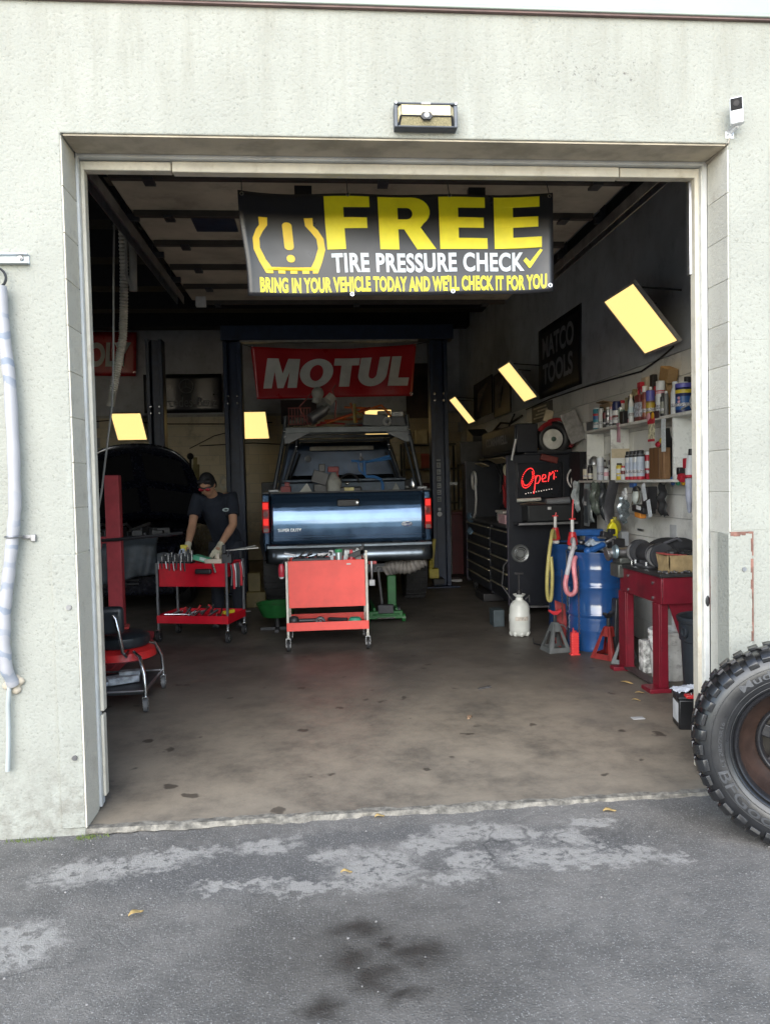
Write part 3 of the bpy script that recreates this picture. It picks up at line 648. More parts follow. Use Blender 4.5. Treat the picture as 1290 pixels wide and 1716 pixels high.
# ================================================================ LIGHTS ON THE WALLS
LIT = E('panel_glow', (1, .69, .25), .37); ALU = M('light_frame', (.55, .53, .48), .4, .3)
def led(corners, lab, stay):
    a, b, c, d = [Vector(p) for p in corners]      # top far, top near, bottom near, bottom far
    ctr = (a+b+c+d)/4; t = thing('panel_light', lab, 'light', ctr, group='square panel lights on the walls')
    n = (b-a).cross(d-a).normalized()
    if n.dot(Vector((0, -3.6, 1.5))-ctr) < 0: n = -n
    def sh(p, k): return ctr+(p-ctr)*k
    m = MB(); q = [sh(p, .935)+n*.004 for p in (a, b, c, d)]; m.put(q, [(0, 1, 2, 3) if (q[1]-q[0]).cross(q[2]-q[0]).dot(n) > 0 else (3, 2, 1, 0)]); m.build('diffuser', LIT, t, world=True)
    m = MB(); o = [a, b, c, d]; i = [sh(p, .935) for p in o]
    for k in range(4):
        k2 = (k+1) % 4; vs = [o[k], o[k2], i[k2], i[k]]; m.put([v-n*.022 for v in vs]+[v+n*.008 for v in vs], [(0, 3, 2, 1), (4, 5, 6, 7), (0, 1, 5, 4), (1, 2, 6, 5), (2, 3, 7, 6), (3, 0, 4, 7)])
    m.put([v-n*.018 for v in i], [(0, 1, 2, 3)]); m.build('frame', ALU, t, world=True)
    for p in stay: m = MB(); m.tube([p[0], p[1]], .008, 6); m.build('bracket', DARKSTEEL, t, world=True)
    return t
for (y0, y1, lab) in ((3.18, 2.51, 'largest tilted yellow panel light on the right wall near doorway'), (7.25, 6.58, 'tilted yellow panel light left of the dark wall poster'), (11.3, 10.66, 'narrow-looking far panel light beside the right lift post')):
    tp, bt = (2.587, 3.15), (2.98, 2.66)
    led([(tp[0], y0, tp[1]), (tp[0], y1, tp[1]), (bt[0], y1-.0, bt[1]), (bt[0], y0, bt[1])], lab, [((tp[0]+.02, y0-.1, tp[1]-.02), (3.04, y0-.1, 3.1)), ((tp[0]+.02, y1+.1, tp[1]-.02), (3.04, y1+.1, 3.1))])
for (x0, x1, s, z0, z1, lab) in ((-4.07, -3.46, .045, 2.53, 3.065, 'yellow panel light above the dark car at far left'), (-1.555, -1.0, .045, 2.51, 3.06, 'yellow panel light on the back wall just left of truck'), (.98, 1.55, .02, 2.52, 3.065, 'yellow panel light half hidden behind the load on the truck rack')):
    led([(x0, 12.14, z1), (x1, 12.14, z1), (x1+s, 12.5, z0), (x0+s, 12.5, z0)], lab, [((x0+.1, 12.16, z1-.02), (x0+.1, 12.6, z1)), ((x1-.1, 12.16, z1-.02), (x1-.1, 12.6, z1))])
# ================================================================ BANNERS AND POSTERS INSIDE
REDV = M('red_vinyl', (.42, .008, .012), .3, var=.12, scale=2); GWHT = M('grey_white_print', (.62, .60, .54), .4, var=.08, scale=6)
t = thing('red_banner', 'large red banner with white slanted letters strung above the truck', 'banner', (.3, 7.55, 2.8))
def mwarp(p):
    a, b = (p.x+.9)/2.37, (p.z-2.8)/.745
    return Vector((p.x+(1-b)*(.07*(1-a)-.07*a), p.y+.02*math.sin(a*8)*(1-b)+.012*math.sin(a*19+b*3), p.z-.05*math.sin(a*math.pi)*b*b+.02*(a-.5)))
m = MB(); m.grid(lambda u, v: tuple(mwarp(Vector((-.9+2.37*u, 7.55, 2.8+.745*v)))), 50, 18); m.build('vinyl_sheet', REDV, t, world=True, solid=.002)
def mput(a0, a1, loops):
    print_on('lettering', GWHT, t, (-.9+2.37*a0, 7.532, 2.8+.745*.2), (1, 0, 0), (0, 0, 1), 2.37*(a1-a0), .745*.58, loops=loops, warp=mwarp, shear=.16)
Mp = [(0, 0), (.25, 0), (.30, .55), (.42, 0), (.60, 0), (.74, .55), (.72, 0), (1, 0), (1, 1), (.66, 1), (.54, .48), (.38, 1), (.06, 1)]
mput(.065, .275, [subd(Mp, 3)]); mput(.285, .49, [arc(.5, .5, .5, 0, 350, 36), arc(.5, .5, .2, 350, 0, 24, .28)])
mput(.49, .645, [subd([(.3, 0), (.72, 0), (.72, .74), (1, .74), (1, 1), (0, 1), (0, .74), (.3, .74)], 3)])
mput(.65, .83, [subd([(0, 1), (.36, 1), (.36, .40)], 4)[:8]+arc(.5, .40, .14, 180, 360, 8)+[(.64, .7), (.64, 1), (1, 1), (1, .7)]+arc(.5, .40, .5, 0, -180, 14, .40)+[(0, .7)]])
mput(.845, .975, [subd([(0, 0), (1, 0), (1, .27), (.46, .27), (.46, 1), (0, 1)], 3)])
for (x, z) in ((-.88, 3.53), (1.45, 3.55), (1.38, 2.84)): m = MB(); m.tor((x, 7.545, z), .02, .006, 'Y', 12, 5); m.build('grommet', CHROME, t, world=True)
m = MB(); m.tube([(-.9, 7.55, 3.535), (-1.1, 7.6, 3.6)], .005, 5); m.tube([(1.47, 7.55, 3.55), (1.7, 7.6, 3.6)], .005, 5); m.build('tie_cord', BLACK, t, world=True)
t = thing('oil_banner', 'red banner with big white letters cut off by the left door frame', 'banner', (-4.2, 12.5, 4.2))
m = MB(); m.grid(lambda u, v: (-5.9+2.33*u-.05*(1-v)*u, 12.5+.03*math.sin(u*9)*(1-v), 3.83+.88*v+.02*math.sin(u*3)), 30, 10); m.build('vinyl_sheet', REDV, t, world=True, solid=.003)
print_on('lettering', GWHT, t, (-4.87, 12.46, 4.02), (1, 0, 0), (0, 0, 1), 1.18, .49, text='MOLY', bold=.045, shear=.03)
m = MB(); m.tor((-3.63, 12.47, 3.9), .018, .006, 'Y', 12, 5); m.build('grommet', CHROME, t, world=True)
t = thing('star_banner', 'black banner with faint star emblem and serif lettering on the back wall', 'banner', (-2.7, 12.56, 3.5))
m = MB(); m.grid(lambda u, v: (-3.48+1.57*u, 12.55+.012*math.sin(u*12), 3.08+.79*v), 24, 8); m.build('vinyl_sheet', VINYL, t, world=True, solid=.003)
FAINT = M('faint_print', (.11, .115, .12), .5)
print_on('lettering', FAINT, t, (-3.32, 12.53, 3.2), (1, 0, 0), (0, 0, 1), 1.3, .2, text='Mercedes-Benz')
m = MB(); m.tor((-2.62, 12.528, 3.62), .14, .012, 'Y', 28, 5)
for k in range(3): a = R(90+120*k); m.tube([(-2.62, 12.528, 3.62), (-2.62+.135*math.cos(a), 12.528, 3.62+.135*math.sin(a))], [.022, .004], 6)
m.build('emblem', FAINT, t, world=True)
t = thing('tool_poster', 'tall dark poster with grey slanted lettering on the right wall', 'poster', (3.03, 5.86, 3.1))
m = MB(); m.grid(lambda u, v: (3.035-.01*math.sin(v*5)*u, 6.72-1.69*u, 2.64+.92*v), 16, 10); m.build('sheet', M('poster_black', (.012, .012, .016), .45), t, world=True, solid=.003)
POSTG = M('poster_grey', (.30, .30, .31), .5)
print_on('lettering', POSTG, t, (3.018, 6.48, 3.14), (0, -1, 0), (0, 0, 1), 1.25, .28, text='MATCO', bold=.03); print_on('lettering', POSTG, t, (3.018, 6.48, 2.8), (0, -1, 0), (0, 0, 1), 1.2, .27, text='TOOLS', bold=.03)
t = thing('notice_sign', 'small grey notice with pale text lines under the tilted light', 'sign', (3.03, 6.65, 2.47))
m = MB(); m.bx(3.034, 3.045, 6.15, 7.1, 2.34, 2.58); m.build('board', M('notice_grey', (.10, .10, .10), .6), t, bevel=.003, world=True)
m = MB()
for k in range(4): m.bx(3.031, 3.0345, 6.35+.06*(k % 2), 7.0-.1*(k % 3), 2.39+.045*k, 2.41+.045*k)
m.build('text_line', M('notice_pale', (.45, .42, .35), .6), t, world=True)
PIC = M('dark_picture', (.045, .028, .024), .35, var=.6, scale=3)
for (y0, y1, z0, z1, lab) in ((11.0, 9.55, 2.75, 3.35, 'dark framed picture beside the far right panel light'), (9.35, 8.3, 2.65, 3.3, 'dark framed picture beside the middle right panel light')):
    t = thing('framed_picture', lab, 'picture', (3.03, (y0+y1)/2, (z0+z1)/2))
    m = MB(); m.bx(3.03, 3.045, y1, y0, z0, z1); m.build('print', PIC, t, world=True)
    m = MB(); m.bx(3.02, 3.046, y1-.03, y1, z0-.03, z1+.03); m.bx(3.02, 3.046, y0, y0+.03, z0-.03, z1+.03); m.bx(3.02, 3.046, y1, y0, z1, z1+.03); m.bx(3.02, 3.046, y1, y0, z0-.03, z0); m.build('frame', BLACK, t, world=True)
    m = MB(); m.tube([(3.026, y0-.35, z0+.1), (3.024, (y0+y1)/2, z1-.22), (3.026, y1+.3, z1-.08)], [.02, .09, .03], 6, flat=.1); m.build('cream_shape', M('picture_cream', (.42, .33, .22), .4), t, world=True)  # cream tapered shape laid across the print
for (x0, x1, z0, z1, lab, mt) in ((1.9, 2.42, 2.9, 4.05, 'tall dark poster on the back wall right of red banner', PIC), (-.72, .02, 2.82, 3.32, 'dark poster on the back wall above the truck rack', PIC)):
    m = MB(); m.bx(x0, x1, 12.585, 12.6, z0, z1); tag(m.build('back_poster', mt), lab, 'poster')
# ================================================================ TWO-POST LIFTS
def post(x, y, h, t, face):
    m = MB(); w = .128
    m.bx(x-w, x+w, y+.02, y+.05, .02, h); m.bx(x-w, x-w+.012, y-.2, y+.02, .02, h); m.bx(x+w-.012, x+w, y-.2, y+.02, .02, h); m.bx(x-w, x-w+.06, y-.212, y-.2, .02, h); m.bx(x+w-.06, x+w, y-.212, y-.2, .02, h)
    m.bx(x-w+.06, x+w-.06, y-.15, y-.13, .02, h)
    m.build('column', NAVY, t, bevel=.006, world=True)
    m = MB(); m.bx(x-.24, x+.24, y-.3, y+.2, 0.0, .02); m.build('base_plate', NAVY, t, bevel=.004, world=True)
    for z in (2.74, 2.84):
        for dx in (-.07, .06): m = MB(); m.cyl((x+dx, y-.213, z), (x+dx, y-.228, z), .016, n=6); m.build('bolt', CHROME, t, world=True)
t = thing('truck_lift', 'dark navy two-post lift with overhead beam standing around the truck', 'car lift', (.3, 7.6, 0))
post(-1.17, 7.8, 3.62, t, 1); post(1.80, 7.8, 3.62, t, -1)
m = MB(); m.bx(-1.32, 2.02, 7.56, 7.84, 3.63, 3.84); m.build('overhead_beam', NAVY, t, bevel=.01, world=True)
m = MB(); m.bx(-1.05, 1.5, 7.57, 7.6, 3.6, 3.628); m.build('safety_bar', M('worn_steel', (.34, .32, .28), .5, .5), t, world=True)
lab = M('label_grey', (.22, .24, .25), .5)
for k in range(6):
    m = MB(); z = 1.26+.1*k; m.bx(1.74, 1.80, 7.584, 7.587, z, z+.075); m.build('decal', lab, t, world=True)
    m = MB(); m.bx(1.748, 1.79, 7.581, 7.585, z+.02, z+.03); m.bx(1.748, 1.778, 7.581, 7.585, z+.045, z+.055); m.build('decal_mark', BLACK, t, world=True)
m = MB(); m.bx(1.74, 1.80, 7.583, 7.587, 1.86, 1.88); m.build('decal', lab, t, world=True)
m = MB(); m.bx(1.75, 1.79, 7.583, 7.587, 1.13, 1.17); m.cyl((1.77, 7.587, 1.08), (1.77, 7.581, 1.08), .036, n=18); m.build('decal', M('label_white', (.5, .52, .54), .5), t, world=True)
YARM = M('lift_yellow', (.42, .34, .05), .5, dirt=.6)
m = MB(); m.ob((1.64, 7.45, .52), (.05, .06, .42), Matrix.Rotation(.1, 3, 'Y')); m.bx(1.57, 1.71, 7.38, 7.5, .16, .3); m.cyl((1.6, 7.42, .3), (1.6, 7.42, .42), .03, n=10); m.build('swing_arm', YARM, t, bevel=.008, world=True)
m = MB(); m.bx(1.62, 1.78, 7.3, 7.55, .08, .16); m.build('arm_pad', RUBBER, t, bevel=.008, world=True)
t = thing('car_lift', 'second dark navy lift post behind the car with raised hood', 'car lift', (-2.55, 9, 0))
post(-2.52, 9.1, 3.9, t, 1)
m = MB(); m.bx(-2.36, -2.26, 8.9, 9.02, .5, 1.0); m.build('hydraulic_box', M('deep_blue', (.02, .03, .16), .4), t, bevel=.01, world=True)
m = MB(); m.bx(-2.41, -2.385, 8.86, 8.885, .62, 1.1); m.build('carriage_rod', STEEL, t, world=True)
# ================================================================ HANGING HOSE, CORD, WALL CABLES
t = thing('ribbed_duct', 'ribbed flexible exhaust hose dangling from the ceiling at left', 'hose', (-1.45, 2.5, 3.5))
pp = [(-1.43, 2.5, 3.6), (-1.428, 2.5, 3.25), (-1.44, 2.5, 2.95), (-1.455, 2.5, 2.72), (-1.50, 2.5, 2.5), (-1.545, 2.5, 2.3), (-1.567, 2.5, 2.19)]
fine = []
for i in range(len(pp)-1):
    for k in range(24): fine.append(tuple(pp[i][j]+(pp[i+1][j]-pp[i][j])*k/24 for j in range(3)))
m = MB(); m.tube(fine, [.034 if i % 2 else .026 for i in range(len(fine))], 12, smooth=False); m.build('hose', M('duct_grey', (.55, .51, .43), .5, dirt=.4), t, world=True)
m = MB(); m.tube([(-1.36, 2.5, 3.5), (-1.36, 2.5, 3.3), (-1.365, 2.5, 3.07)], .03, 10); m.tube([(-1.395, 2.48, 3.55), (-1.41, 2.48, 3.2), (-1.37, 2.48, 3.08)], .012, 8); m.build('hose_tail', M('duct_pale', (.32, .3, .26), .6), t, world=True)
m = MB(); m.bx(-1.5, -1.3, 2.45, 2.55, 3.55, 3.62); m.tube([(-1.4, 2.5, 3.6), (-1.4, 2.5, 4.65)], .012, 6); m.build('hanger', DARKSTEEL, t, world=True)
m = MB(); m.tube([(-1.243, 1.5, 3.3), (-1.262, 1.5, 2.9), (-1.28, 1.5, 2.4), (-1.298, 1.5, 2.1), (-1.336, 1.5, 1.86), (-1.385, 1.5, 1.54), (-1.42, 1.5, 1.38), (-1.47, 1.5, 1.31)], .0065, 7)
tag(m.build('pull_cord', M('cord_grey', (.2, .19, .17), .7)), 'thin grey pull cord hanging just inside the left door frame', 'cord')
CAB = M('wall_cable', (.02, .02, .02), .6)
def cable(pts, lab, r=.008):
    m = MB(); f = []
    for i in range(len(pts)-1):
        for k in range(4):
            f.append(tuple(pts[i][j]+(pts[i+1][j]-pts[i][j])*k/4 for j in range(3)))
    f.append(pts[-1]); m.tube(f, r, 6); tag(m.build('wall_cable', CAB), lab, 'cable', 'cables along the walls')
cable([(3.035, 2.75, 2.66), (3.03, 3.0, 2.6), (3.035, 3.4, 2.545), (3.035, 4.2, 2.57), (3.035, 5.0, 2.59), (3.035, 6.2, 2.6), (3.035, 7.4, 2.57)], 'black cable from the nearest panel light along the right wall')
cable([(3.03, 7.6, 2.5), (3.03, 8.3, 2.44), (3.02, 8.9, 2.5), (3.03, 9.6, 2.38), (3.02, 10.6, 2.42), (3.03, 11.6, 2.3)], 'sagging black cable on the right wall behind tool chest', .016)
cable([(3.02, 8.0, 2.56), (3.03, 8.5, 2.36), (3.02, 9.2, 2.42), (3.03, 10.2, 2.3), (3.02, 11.4, 2.36)], 'lower tangled black cable on the right wall', .014)
cable([(-5, 12.58, 2.9), (-4.2, 12.57, 2.95), (-3.0, 12.57, 2.86), (-1.7, 12.57, 2.84), (-.9, 12.57, 2.86)], 'upper black cable along the back wall', .012)
cable([(-2.6, 12.57, 2.35), (-2.1, 12.57, 2.6), (-1.6, 12.57, 2.72)], 'black cable slanting up the back wall behind mechanic', .01)
cable([(-2.4, 12.57, 2.4), (-1.9, 12.57, 2.42), (-1.3, 12.57, 2.44), (-.7, 12.57, 2.4), (-.2, 12.57, 2.2)], 'lower black cable along the back wall', .012)
# ================================================================ PICKUP
PAINT = M('truck_blue', (.055, .105, .185), .17, .72, var=.05, scale=3, coat=.6)
PAINTD = M('truck_blue_dusty', (.018, .034, .065), .35, .4, var=.2, scale=4, dirt=.3)
GLASS = M('dark_glass', (.004, .005, .006), .08, spec=.35); BUMP = M('bumper_chrome', (.17, .20, .23), .3, .9, var=.2, scale=3, dirt=.35, dcol=(.04, .045, .05), dscale=4)
LAMP = M('tail_red', (.42, .012, .008), .15, var=.1, coat=1); LAMPB = E('tail_red_bright', (.9, .02, .015), .2); LAMPD = M('tail_clear', (.22, .14, .13), .2, coat=1)
t = thing('pickup_truck', 'dark blue pickup truck with its shiny tailgate facing the doorway', 'pickup', (.345, 5.4, 0))
def W(o): return o
# tailgate: profile leans so that it mirrors the sky through the doorway
prof = [(.012, .872), (.0, .90), (-.001, .96), (-.001, 1.04), (.001, 1.10), (.004, 1.15), (.009, 1.20), (.0165, 1.25), (.0265, 1.30), (.040, 1.345), (.062, 1.385), (.085, 1.42), (.098, 1.445), (.12, 1.458)]
def tgy(u, v):
    k = v*(len(prof)-1); i = min(len(prof)-2, int(k)); f = k-i
    return prof[i][0]+(prof[i+1][0]-prof[i][0])*f, prof[i][1]+(prof[i+1][1]-prof[i][1])*f
m = MB()
def tg(u, v):
    y, z = tgy(u, v); e = min(u, 1-u)
    return (-.553+1.79*u, 5.4+y+.03*max(0, 1-e/.012)**2+.004*math.sin(u*math.pi), z)
m.grid(tg, 60, 52)
m.bx(-.55, 1.235, 5.52, 5.545, .88, 1.456)
tgate = m.build('tailgate', PAINT, t, world=True)
m = MB(); m.bx(-.555, 1.24, 5.47, 5.56, 1.455, 1.475); m.build('tailgate_cap', BLACK, tgate, bevel=.006, world=True)
m = MB(); m.bx(.22, .48, 5.408, 5.45, 1.292, 1.375); m.build('handle_bezel', M('bezel_black', (.012, .012, .013), .4), tgate, bevel=.012, world=True)
m = MB(); m.bx(.255, .42, 5.398, 5.412, 1.318, 1.35); m.build('handle', BLACK, tgate, bevel=.006, world=True)
m = MB(); m.cyl((.455, 5.409, 1.335), (.455, 5.402, 1.335), .012, n=12); m.build('lock', CHROME, tgate, world=True)
m = MB(); m.lathe([(0, -.008), (.05, -.007), (.055, 0)], axis='Y', n=28); o = m.build('emblem_rim', CHROME, tgate); o.location = Vector((1.035, 5.4, 1.07)); o.scale = (1.22, 1, .56)
m = MB(); m.lathe([(0, -.0095), (.046, -.0085), (.048, -.004)], axis='Y', n=28); o = m.build('emblem', M('emblem_blue', (.02, .04, .16), .25, coat=1), tgate); o.location = Vector((1.035, 5.4, 1.07)); o.scale = (1.22, 1, .56)
print_on('lettering', CHROME, tgate, (.992, 5.388, 1.055), (1, 0, 0), (0, 0, 1), .085, .03, text='Ford', shear=.2)
print_on('badge', CHROME, tgate, (-.47, 5.397, 1.015), (1, 0, 0), (0, 0, 1), .27, .036, text='SUPER DUTY', bold=.02, depth=.006)
m = MB(); m.bx(-.552, 1.236, 5.392, 5.397, .945, .95); m.build('crease', PAINTD, tgate, world=True)
# bed sides
for s, (x0, x1) in ((-1, (-.645, -.565)), (1, (1.247, 1.327))):
    m = MB(); m.bx(x0, x1, 5.46, 7.62, 1.0, 1.45); xo = x0 if s < 0 else x1
    m.put([(x0, 5.44, .78), (x1, 5.44, .78), (x1, 5.44, 1.455), (x0, 5.44, 1.455), (x0, 7.62, .9), (x1, 7.62, .9), (x1, 7.62, 1.455), (x0, 7.62, 1.455)], [(0, 1, 2, 3), (7, 6, 5, 4), (0, 4, 5, 1), (3, 2, 6, 7), (0, 3, 7, 4), (1, 5, 6, 2)])
    m.build('bed_side', PAINT, t, bevel=.02, world=True, seg=3)
    m = MB(); m.bx(x0-.005, x1+.005, 5.45, 7.62, 1.456, 1.48); m.build('rail_cap', BLACK, t, bevel=.006, world=True)
    # tail lamp, wrapped round the corner
    a, b = (-.652, -.568) if s < 0 else (1.25, 1.334)
    lamp = MB(); lamp.bx(a, b, 5.425, 5.52, 1.005, 1.37); l = lamp.build('tail_light', LAMP, t, bevel=.012, world=True, seg=3)
    for z0, z1, mt, nm in ((1.278, 1.358, LAMPB, 'lens'), (1.09, 1.17, LAMPB, 'lens'), (1.012, 1.058, LAMPD, 'reverse_lens')):
        m = MB(); m.bx(a+.01, b-.01, 5.421, 5.43, z0, z1); m.build(nm, mt, l, bevel=.006, world=True)
    m = MB(); m.cyl(((a+b)/2, 5.43, 1.222), ((a+b)/2, 5.42, 1.222), .032, n=18); m.build('lens', M('tail_dark', (.16, .01, .008), .2, coat=1), l, world=True)
    m = MB(); xf = xo+(.06*s); m.tube([(xf-.05*s, 6.18, .62), (xf-.0*s, 6.28, .82), (xf+.01*s, 6.55, .95), (xf+.01*s, 6.8, .95), (xf, 7.05, .82), (xf-.05*s, 7.15, .6)], .05, 8, flat=.7); m.build('wheel_flare', BLACK, t, world=True)
m = MB(); m.bx(-.56, 1.24, 5.56, 7.6, .93, .96); m.bx(-.56, 1.24, 7.58, 7.62, .96, 1.46); m.build('bed_floor', PAINTD, t, world=True)
m = MB(); m.bx(-.3, 1.0, 5.5, 9.6, .5, .6); m.bx(-.2, .9, 6.6, 6.9, .38, .55); m.cyl((-.5, 6.72, .42), (1.2, 6.72, .42), .06, n=12); m.sph((.34, 6.72, .42), (.16, .18, .16), 12, 8); m.build('chassis', DARKSTEEL, t, world=True)
# bumper
m = MB()
def bmp(u, v):
    x = -.615+1.94*u; e = abs(u-.5)*2; a = v*math.pi*.86-.2
    return (x, 5.30-.09*math.sin(max(0, min(math.pi, a+.2)))+.14*max(0, (e-.88)/.12)**2, .865-.215*v+.012*math.cos(a*2))
m.grid(bmp, 40, 12); m.bx(-.59, 1.3, 5.25, 5.42, .835, .86); m.build('bumper', BUMP, t, world=True, solid=.004)
m = MB(); m.bx(-.25, .95, 5.19, 5.31, .864, .872); m.build('step_pad', RUBBER, t, world=True)
m = MB(); m.bx(.2, .5, 5.196, 5.205, .7, .83); m.build('plate_recess', BLACK, t, world=True)
m = MB(); m.bx(.24, .44, 5.21, 5.8, .52, .6); m.build('hitch', DARKSTEEL, t, bevel=.006, world=True)
# wheels
def wheel(x, y, r, w, par):
    m = MB(); m.lathe([(.24, -w/2+.02), (.3, -w/2), (r-.03, -w/2+.01), (r, -w/2+.05), (r, w/2-.05), (r-.03, w/2-.01), (.3, w/2), (.24, w/2-.02)], (x, y, r), 'X', 36)
    for k in range(30):
        a = 2*math.pi*k/30; q = Matrix.Rotation(a, 3, 'X')
        for j in (-1, 0, 1): m.ob(Vector((x+j*w*.3, y, r))+q @ Vector((0, 0, r-.002)), (w*.26, .045, .02), q)
    o = m.build('wheel', RUBBER, par, world=True)
    m = MB(); m.lathe([(.24, -w/2+.03), (.2, -.06), (.06, -.08), (0, -.08)], (x, y, r), 'X', 24); m.lathe([(.24, w/2-.03), (.2, .06), (.06, .08), (0, .08)], (x, y, r), 'X', 24); m.build('rim', STEEL, o, world=True)
for x in (-.58, 1.26): wheel(x, 6.72, .42, .3, t)
for x in (-.5, 1.18): wheel(x, 10.4, .42, .28, t)
# ribbed exhaust hose by the right wheel
pp = [(.78+.03*i/2, 5.56-.004*i, .508+.004*i+.02*math.sin(i*.25)) for i in range(32)]
m = MB(); m.tube(pp, [.085 if i % 3 else .1 for i in range(32)], 16, smooth=False); m.build('exhaust_hose', M('hose_grey', (.27, .25, .23), .6, dirt=.4), t, world=True)
# cab
m = MB()
def ring(y, z0, z1, w0, w1, c=.345): return [(c-w0, y, z0), (c+w0, y, z0), (c+w1, y, z1), (c-w1, y, z1)]
def loft(m, rings):
    o = [p for r in rings for p in r]; n = 4
    fs = [(i*n+j, i*n+(j+1) % n, (i+1)*n+(j+1) % n, (i+1)*n+j) for i in range(len(rings)-1) for j in range(n)]
    m.put(o, [(0, 3, 2, 1)]+fs+[tuple(len(o)-4+k for k in range(4))])
loft(m, [ring(7.68, .75, 1.5, .97, .95), ring(9.95, .75, 1.5, .97, .95)]); m.build('cab_body', PAINT, t, bevel=.03, world=True, seg=3)
m = MB(); loft(m, [ring(7.72, 1.5, 2.1, .93, .76), ring(7.86, 1.5, 2.17, .93, .76), ring(9.2, 1.5, 2.17, .93, .76), ring(9.9, 1.5, 2.0, .93, .74)]); m.build('cab_roof', PAINTD, t, bevel=.05, world=True, seg=3)
m = MB(); m.prism([(-.80, 1.56), (.80, 1.56), (.68, 2.0), (-.68, 2.0)], (.345, 7.325, 0), (1, 0, 0), (0, .24, 1), .01); m.build('rear_window', GLASS, t, bevel=.006, world=True)
m = MB(); m.bx(.1, .6, 7.69, 7.712, 2.06, 2.09); m.build('brake_light', LAMP, t, bevel=.006, world=True)
m = MB(); m.lathe([(0, -.004), (.045, -.003), (.05, 0)], (-.13, 7.70, 1.93), 'Y', 20); m.build('window_sticker', M('sticker_grey', (.28, .3, .32), .5), t, world=True)
m = MB(); loft(m, [ring(9.95, .7, 1.35, .97, .93), ring(11.2, .7, 1.25, .95, .86)]); m.build('hood', PAINT, t, bevel=.05, world=True, seg=3)
for s in (-1, 1):
    m = MB(); m.ob((.345+s*1.17, 9.3, 1.45), (.2, .09, .32)); m.tube([(.345+s*.97, 9.4, 1.45), (.345+s*1.12, 9.32, 1.45)], .02, 6); m.build('mirror', BLACK, t, bevel=.03, world=True, seg=3)
# ladder rack of black tube
TUBE = M('rack_black', (.022, .026, .03), .34, .3, dirt=.3, dcol=(.06, .06, .06))
for (b, tp, knee) in (((-.52, 5.62, 1.48), (-.36, 5.75, 2.38), (-.375, 5.74, 2.2)), ((1.245, 5.62, 1.48), (1.10, 5.75, 2.38), (1.115, 5.74, 2.2)), ((-.50, 7.45, 1.48), (-.27, 7.45, 2.2), (-.28, 7.45, 2.1)), ((1.24, 7.45, 1.48), (1.02, 7.45, 2.2), (1.03, 7.45, 2.1))):
    m = MB(); m.tube([b, knee, tp], .027, 10); p = m.build('rack_post', TUBE, t, world=True)
    m = MB(); m.tube([Vector(b)+Vector((.05 if b[0] < 0 else -.05, .05, 0)), Vector(knee)+Vector((.04 if b[0] < 0 else -.04, .06, -.1))], .018, 8); m.build('rack_brace', TUBE, t, world=True)
    m = MB(); m.sph(Vector(knee)+Vector((0, -.028, 0)), .016, 8, 6); m.sph(Vector(knee)+Vector((0, -.028, -.07)), .014, 8, 6); m.build('bolt', CHROME, p, world=True)
    m = MB(); m.ob(Vector(b)+Vector((0, 0, .012)), (.12, .12, .03)); m.build('foot_clamp', M('clamp_grey', (.25, .26, .27), .45, .6), p, bevel=.006, world=True)
m = MB(); m.bx(-.37, 1.1, 5.70, 5.82, 2.175, 2.245); m.build('rack_bar', M('rack_grey', (.065, .075, .08), .4, .3, dirt=.3), t, bevel=.006, world=True)
for s in (-1, 1):
    m = MB(); c = .37; m.prism([(s*.74, 2.24), (s*.40, 2.24), (s*.43, 2.18), (s*.70, 2.05), (s*.76, 2.05)], (c, 5.715, 0), (1, 0, 0), (0, 0, 1), .012); m.build('gusset', TUBE, t, bevel=.004, world=True)
m = MB(); m.bx(-.36, -.3, 5.8, 9.2, 2.2, 2.26); m.bx(1.04, 1.1, 5.8, 9.2, 2.2, 2.26)
for y in (6.4, 7.2, 8.2, 9.1): m.bx(-.36, 1.1, y, y+.05, 2.2, 2.24)
m.build('rack_frame', TUBE, t, bevel=.004, world=True)
m = MB(); m.bx(-.1, .82, 7.55, 7.62, 2.04, 2.1); m.build('light_bar', M('bar_pale', (.34, .31, .25), .5), t, bevel=.008, world=True)
# tread-plate tool box across the bed
m = MB(); m.bx(-.53, 1.2, 6.95, 7.5, 1.3, 1.58); b = m.build('bed_toolbox', M('tread_plate', (.05, .065, .085), .4, .6, bmp=.6, bscale=45), t, bevel=.01, world=True)
m = MB(); m.bx(-.54, 1.21, 6.93, 7.52, 1.583, 1.63); m.build('lid', MATS['tread_plate'], b, bevel=.012, world=True)
# ---- load on the rack
t = thing('folded_frame', 'orange and red folded steel frame lying on the truck rack', 'equipment', (.35, 5.85, 2.25))
ORG = M('orange_paint', (.42, .10, .02), .45, dirt=.5); YLW = M('yellow_paint', (.20, .14, .02), .45, dirt=.4)
m = MB()
for (a, b) in (((-.12, 0, .05), (.55, 0, .26)), ((.55, 0, .26), (.75, .1, .05)), ((.1, .1, .25), (.62, .1, .22)), ((.25, 0, .05), (.18, .1, .3)), ((.38, .02, .05), (.3, .12, .25)), ((-.15, .2, .1), (.65, .2, .12))): m.tube([Vector(a)+Vector((-.1, 0, 0)), Vector(b)+Vector((-.1, 0, 0))], .014, 6)
m.build('bar', ORG, t)
m = MB(); m.tube([(.12, -.02, .02), (.12, -.02, .28)], .022, 6); m.tube([(.12, -.02, .2), (.3, 0, .06)], .014, 6); m.build('bar', YLW, t)
m = MB(); m.tube([(-.35, .1, .03), (.1, .05, .16), (.32, .1, .24)], .016, 6); m.tube([(-.3, .2, .08), (.3, .1, .02)], .012, 6); m.build('bar', M('red_bar', (.28, .02, .02), .5), t)
m = MB(); m.tube([(.0, -.04, .03), (.5, -.04, .05)], .012, 6); m.build('bar', STEEL, t)
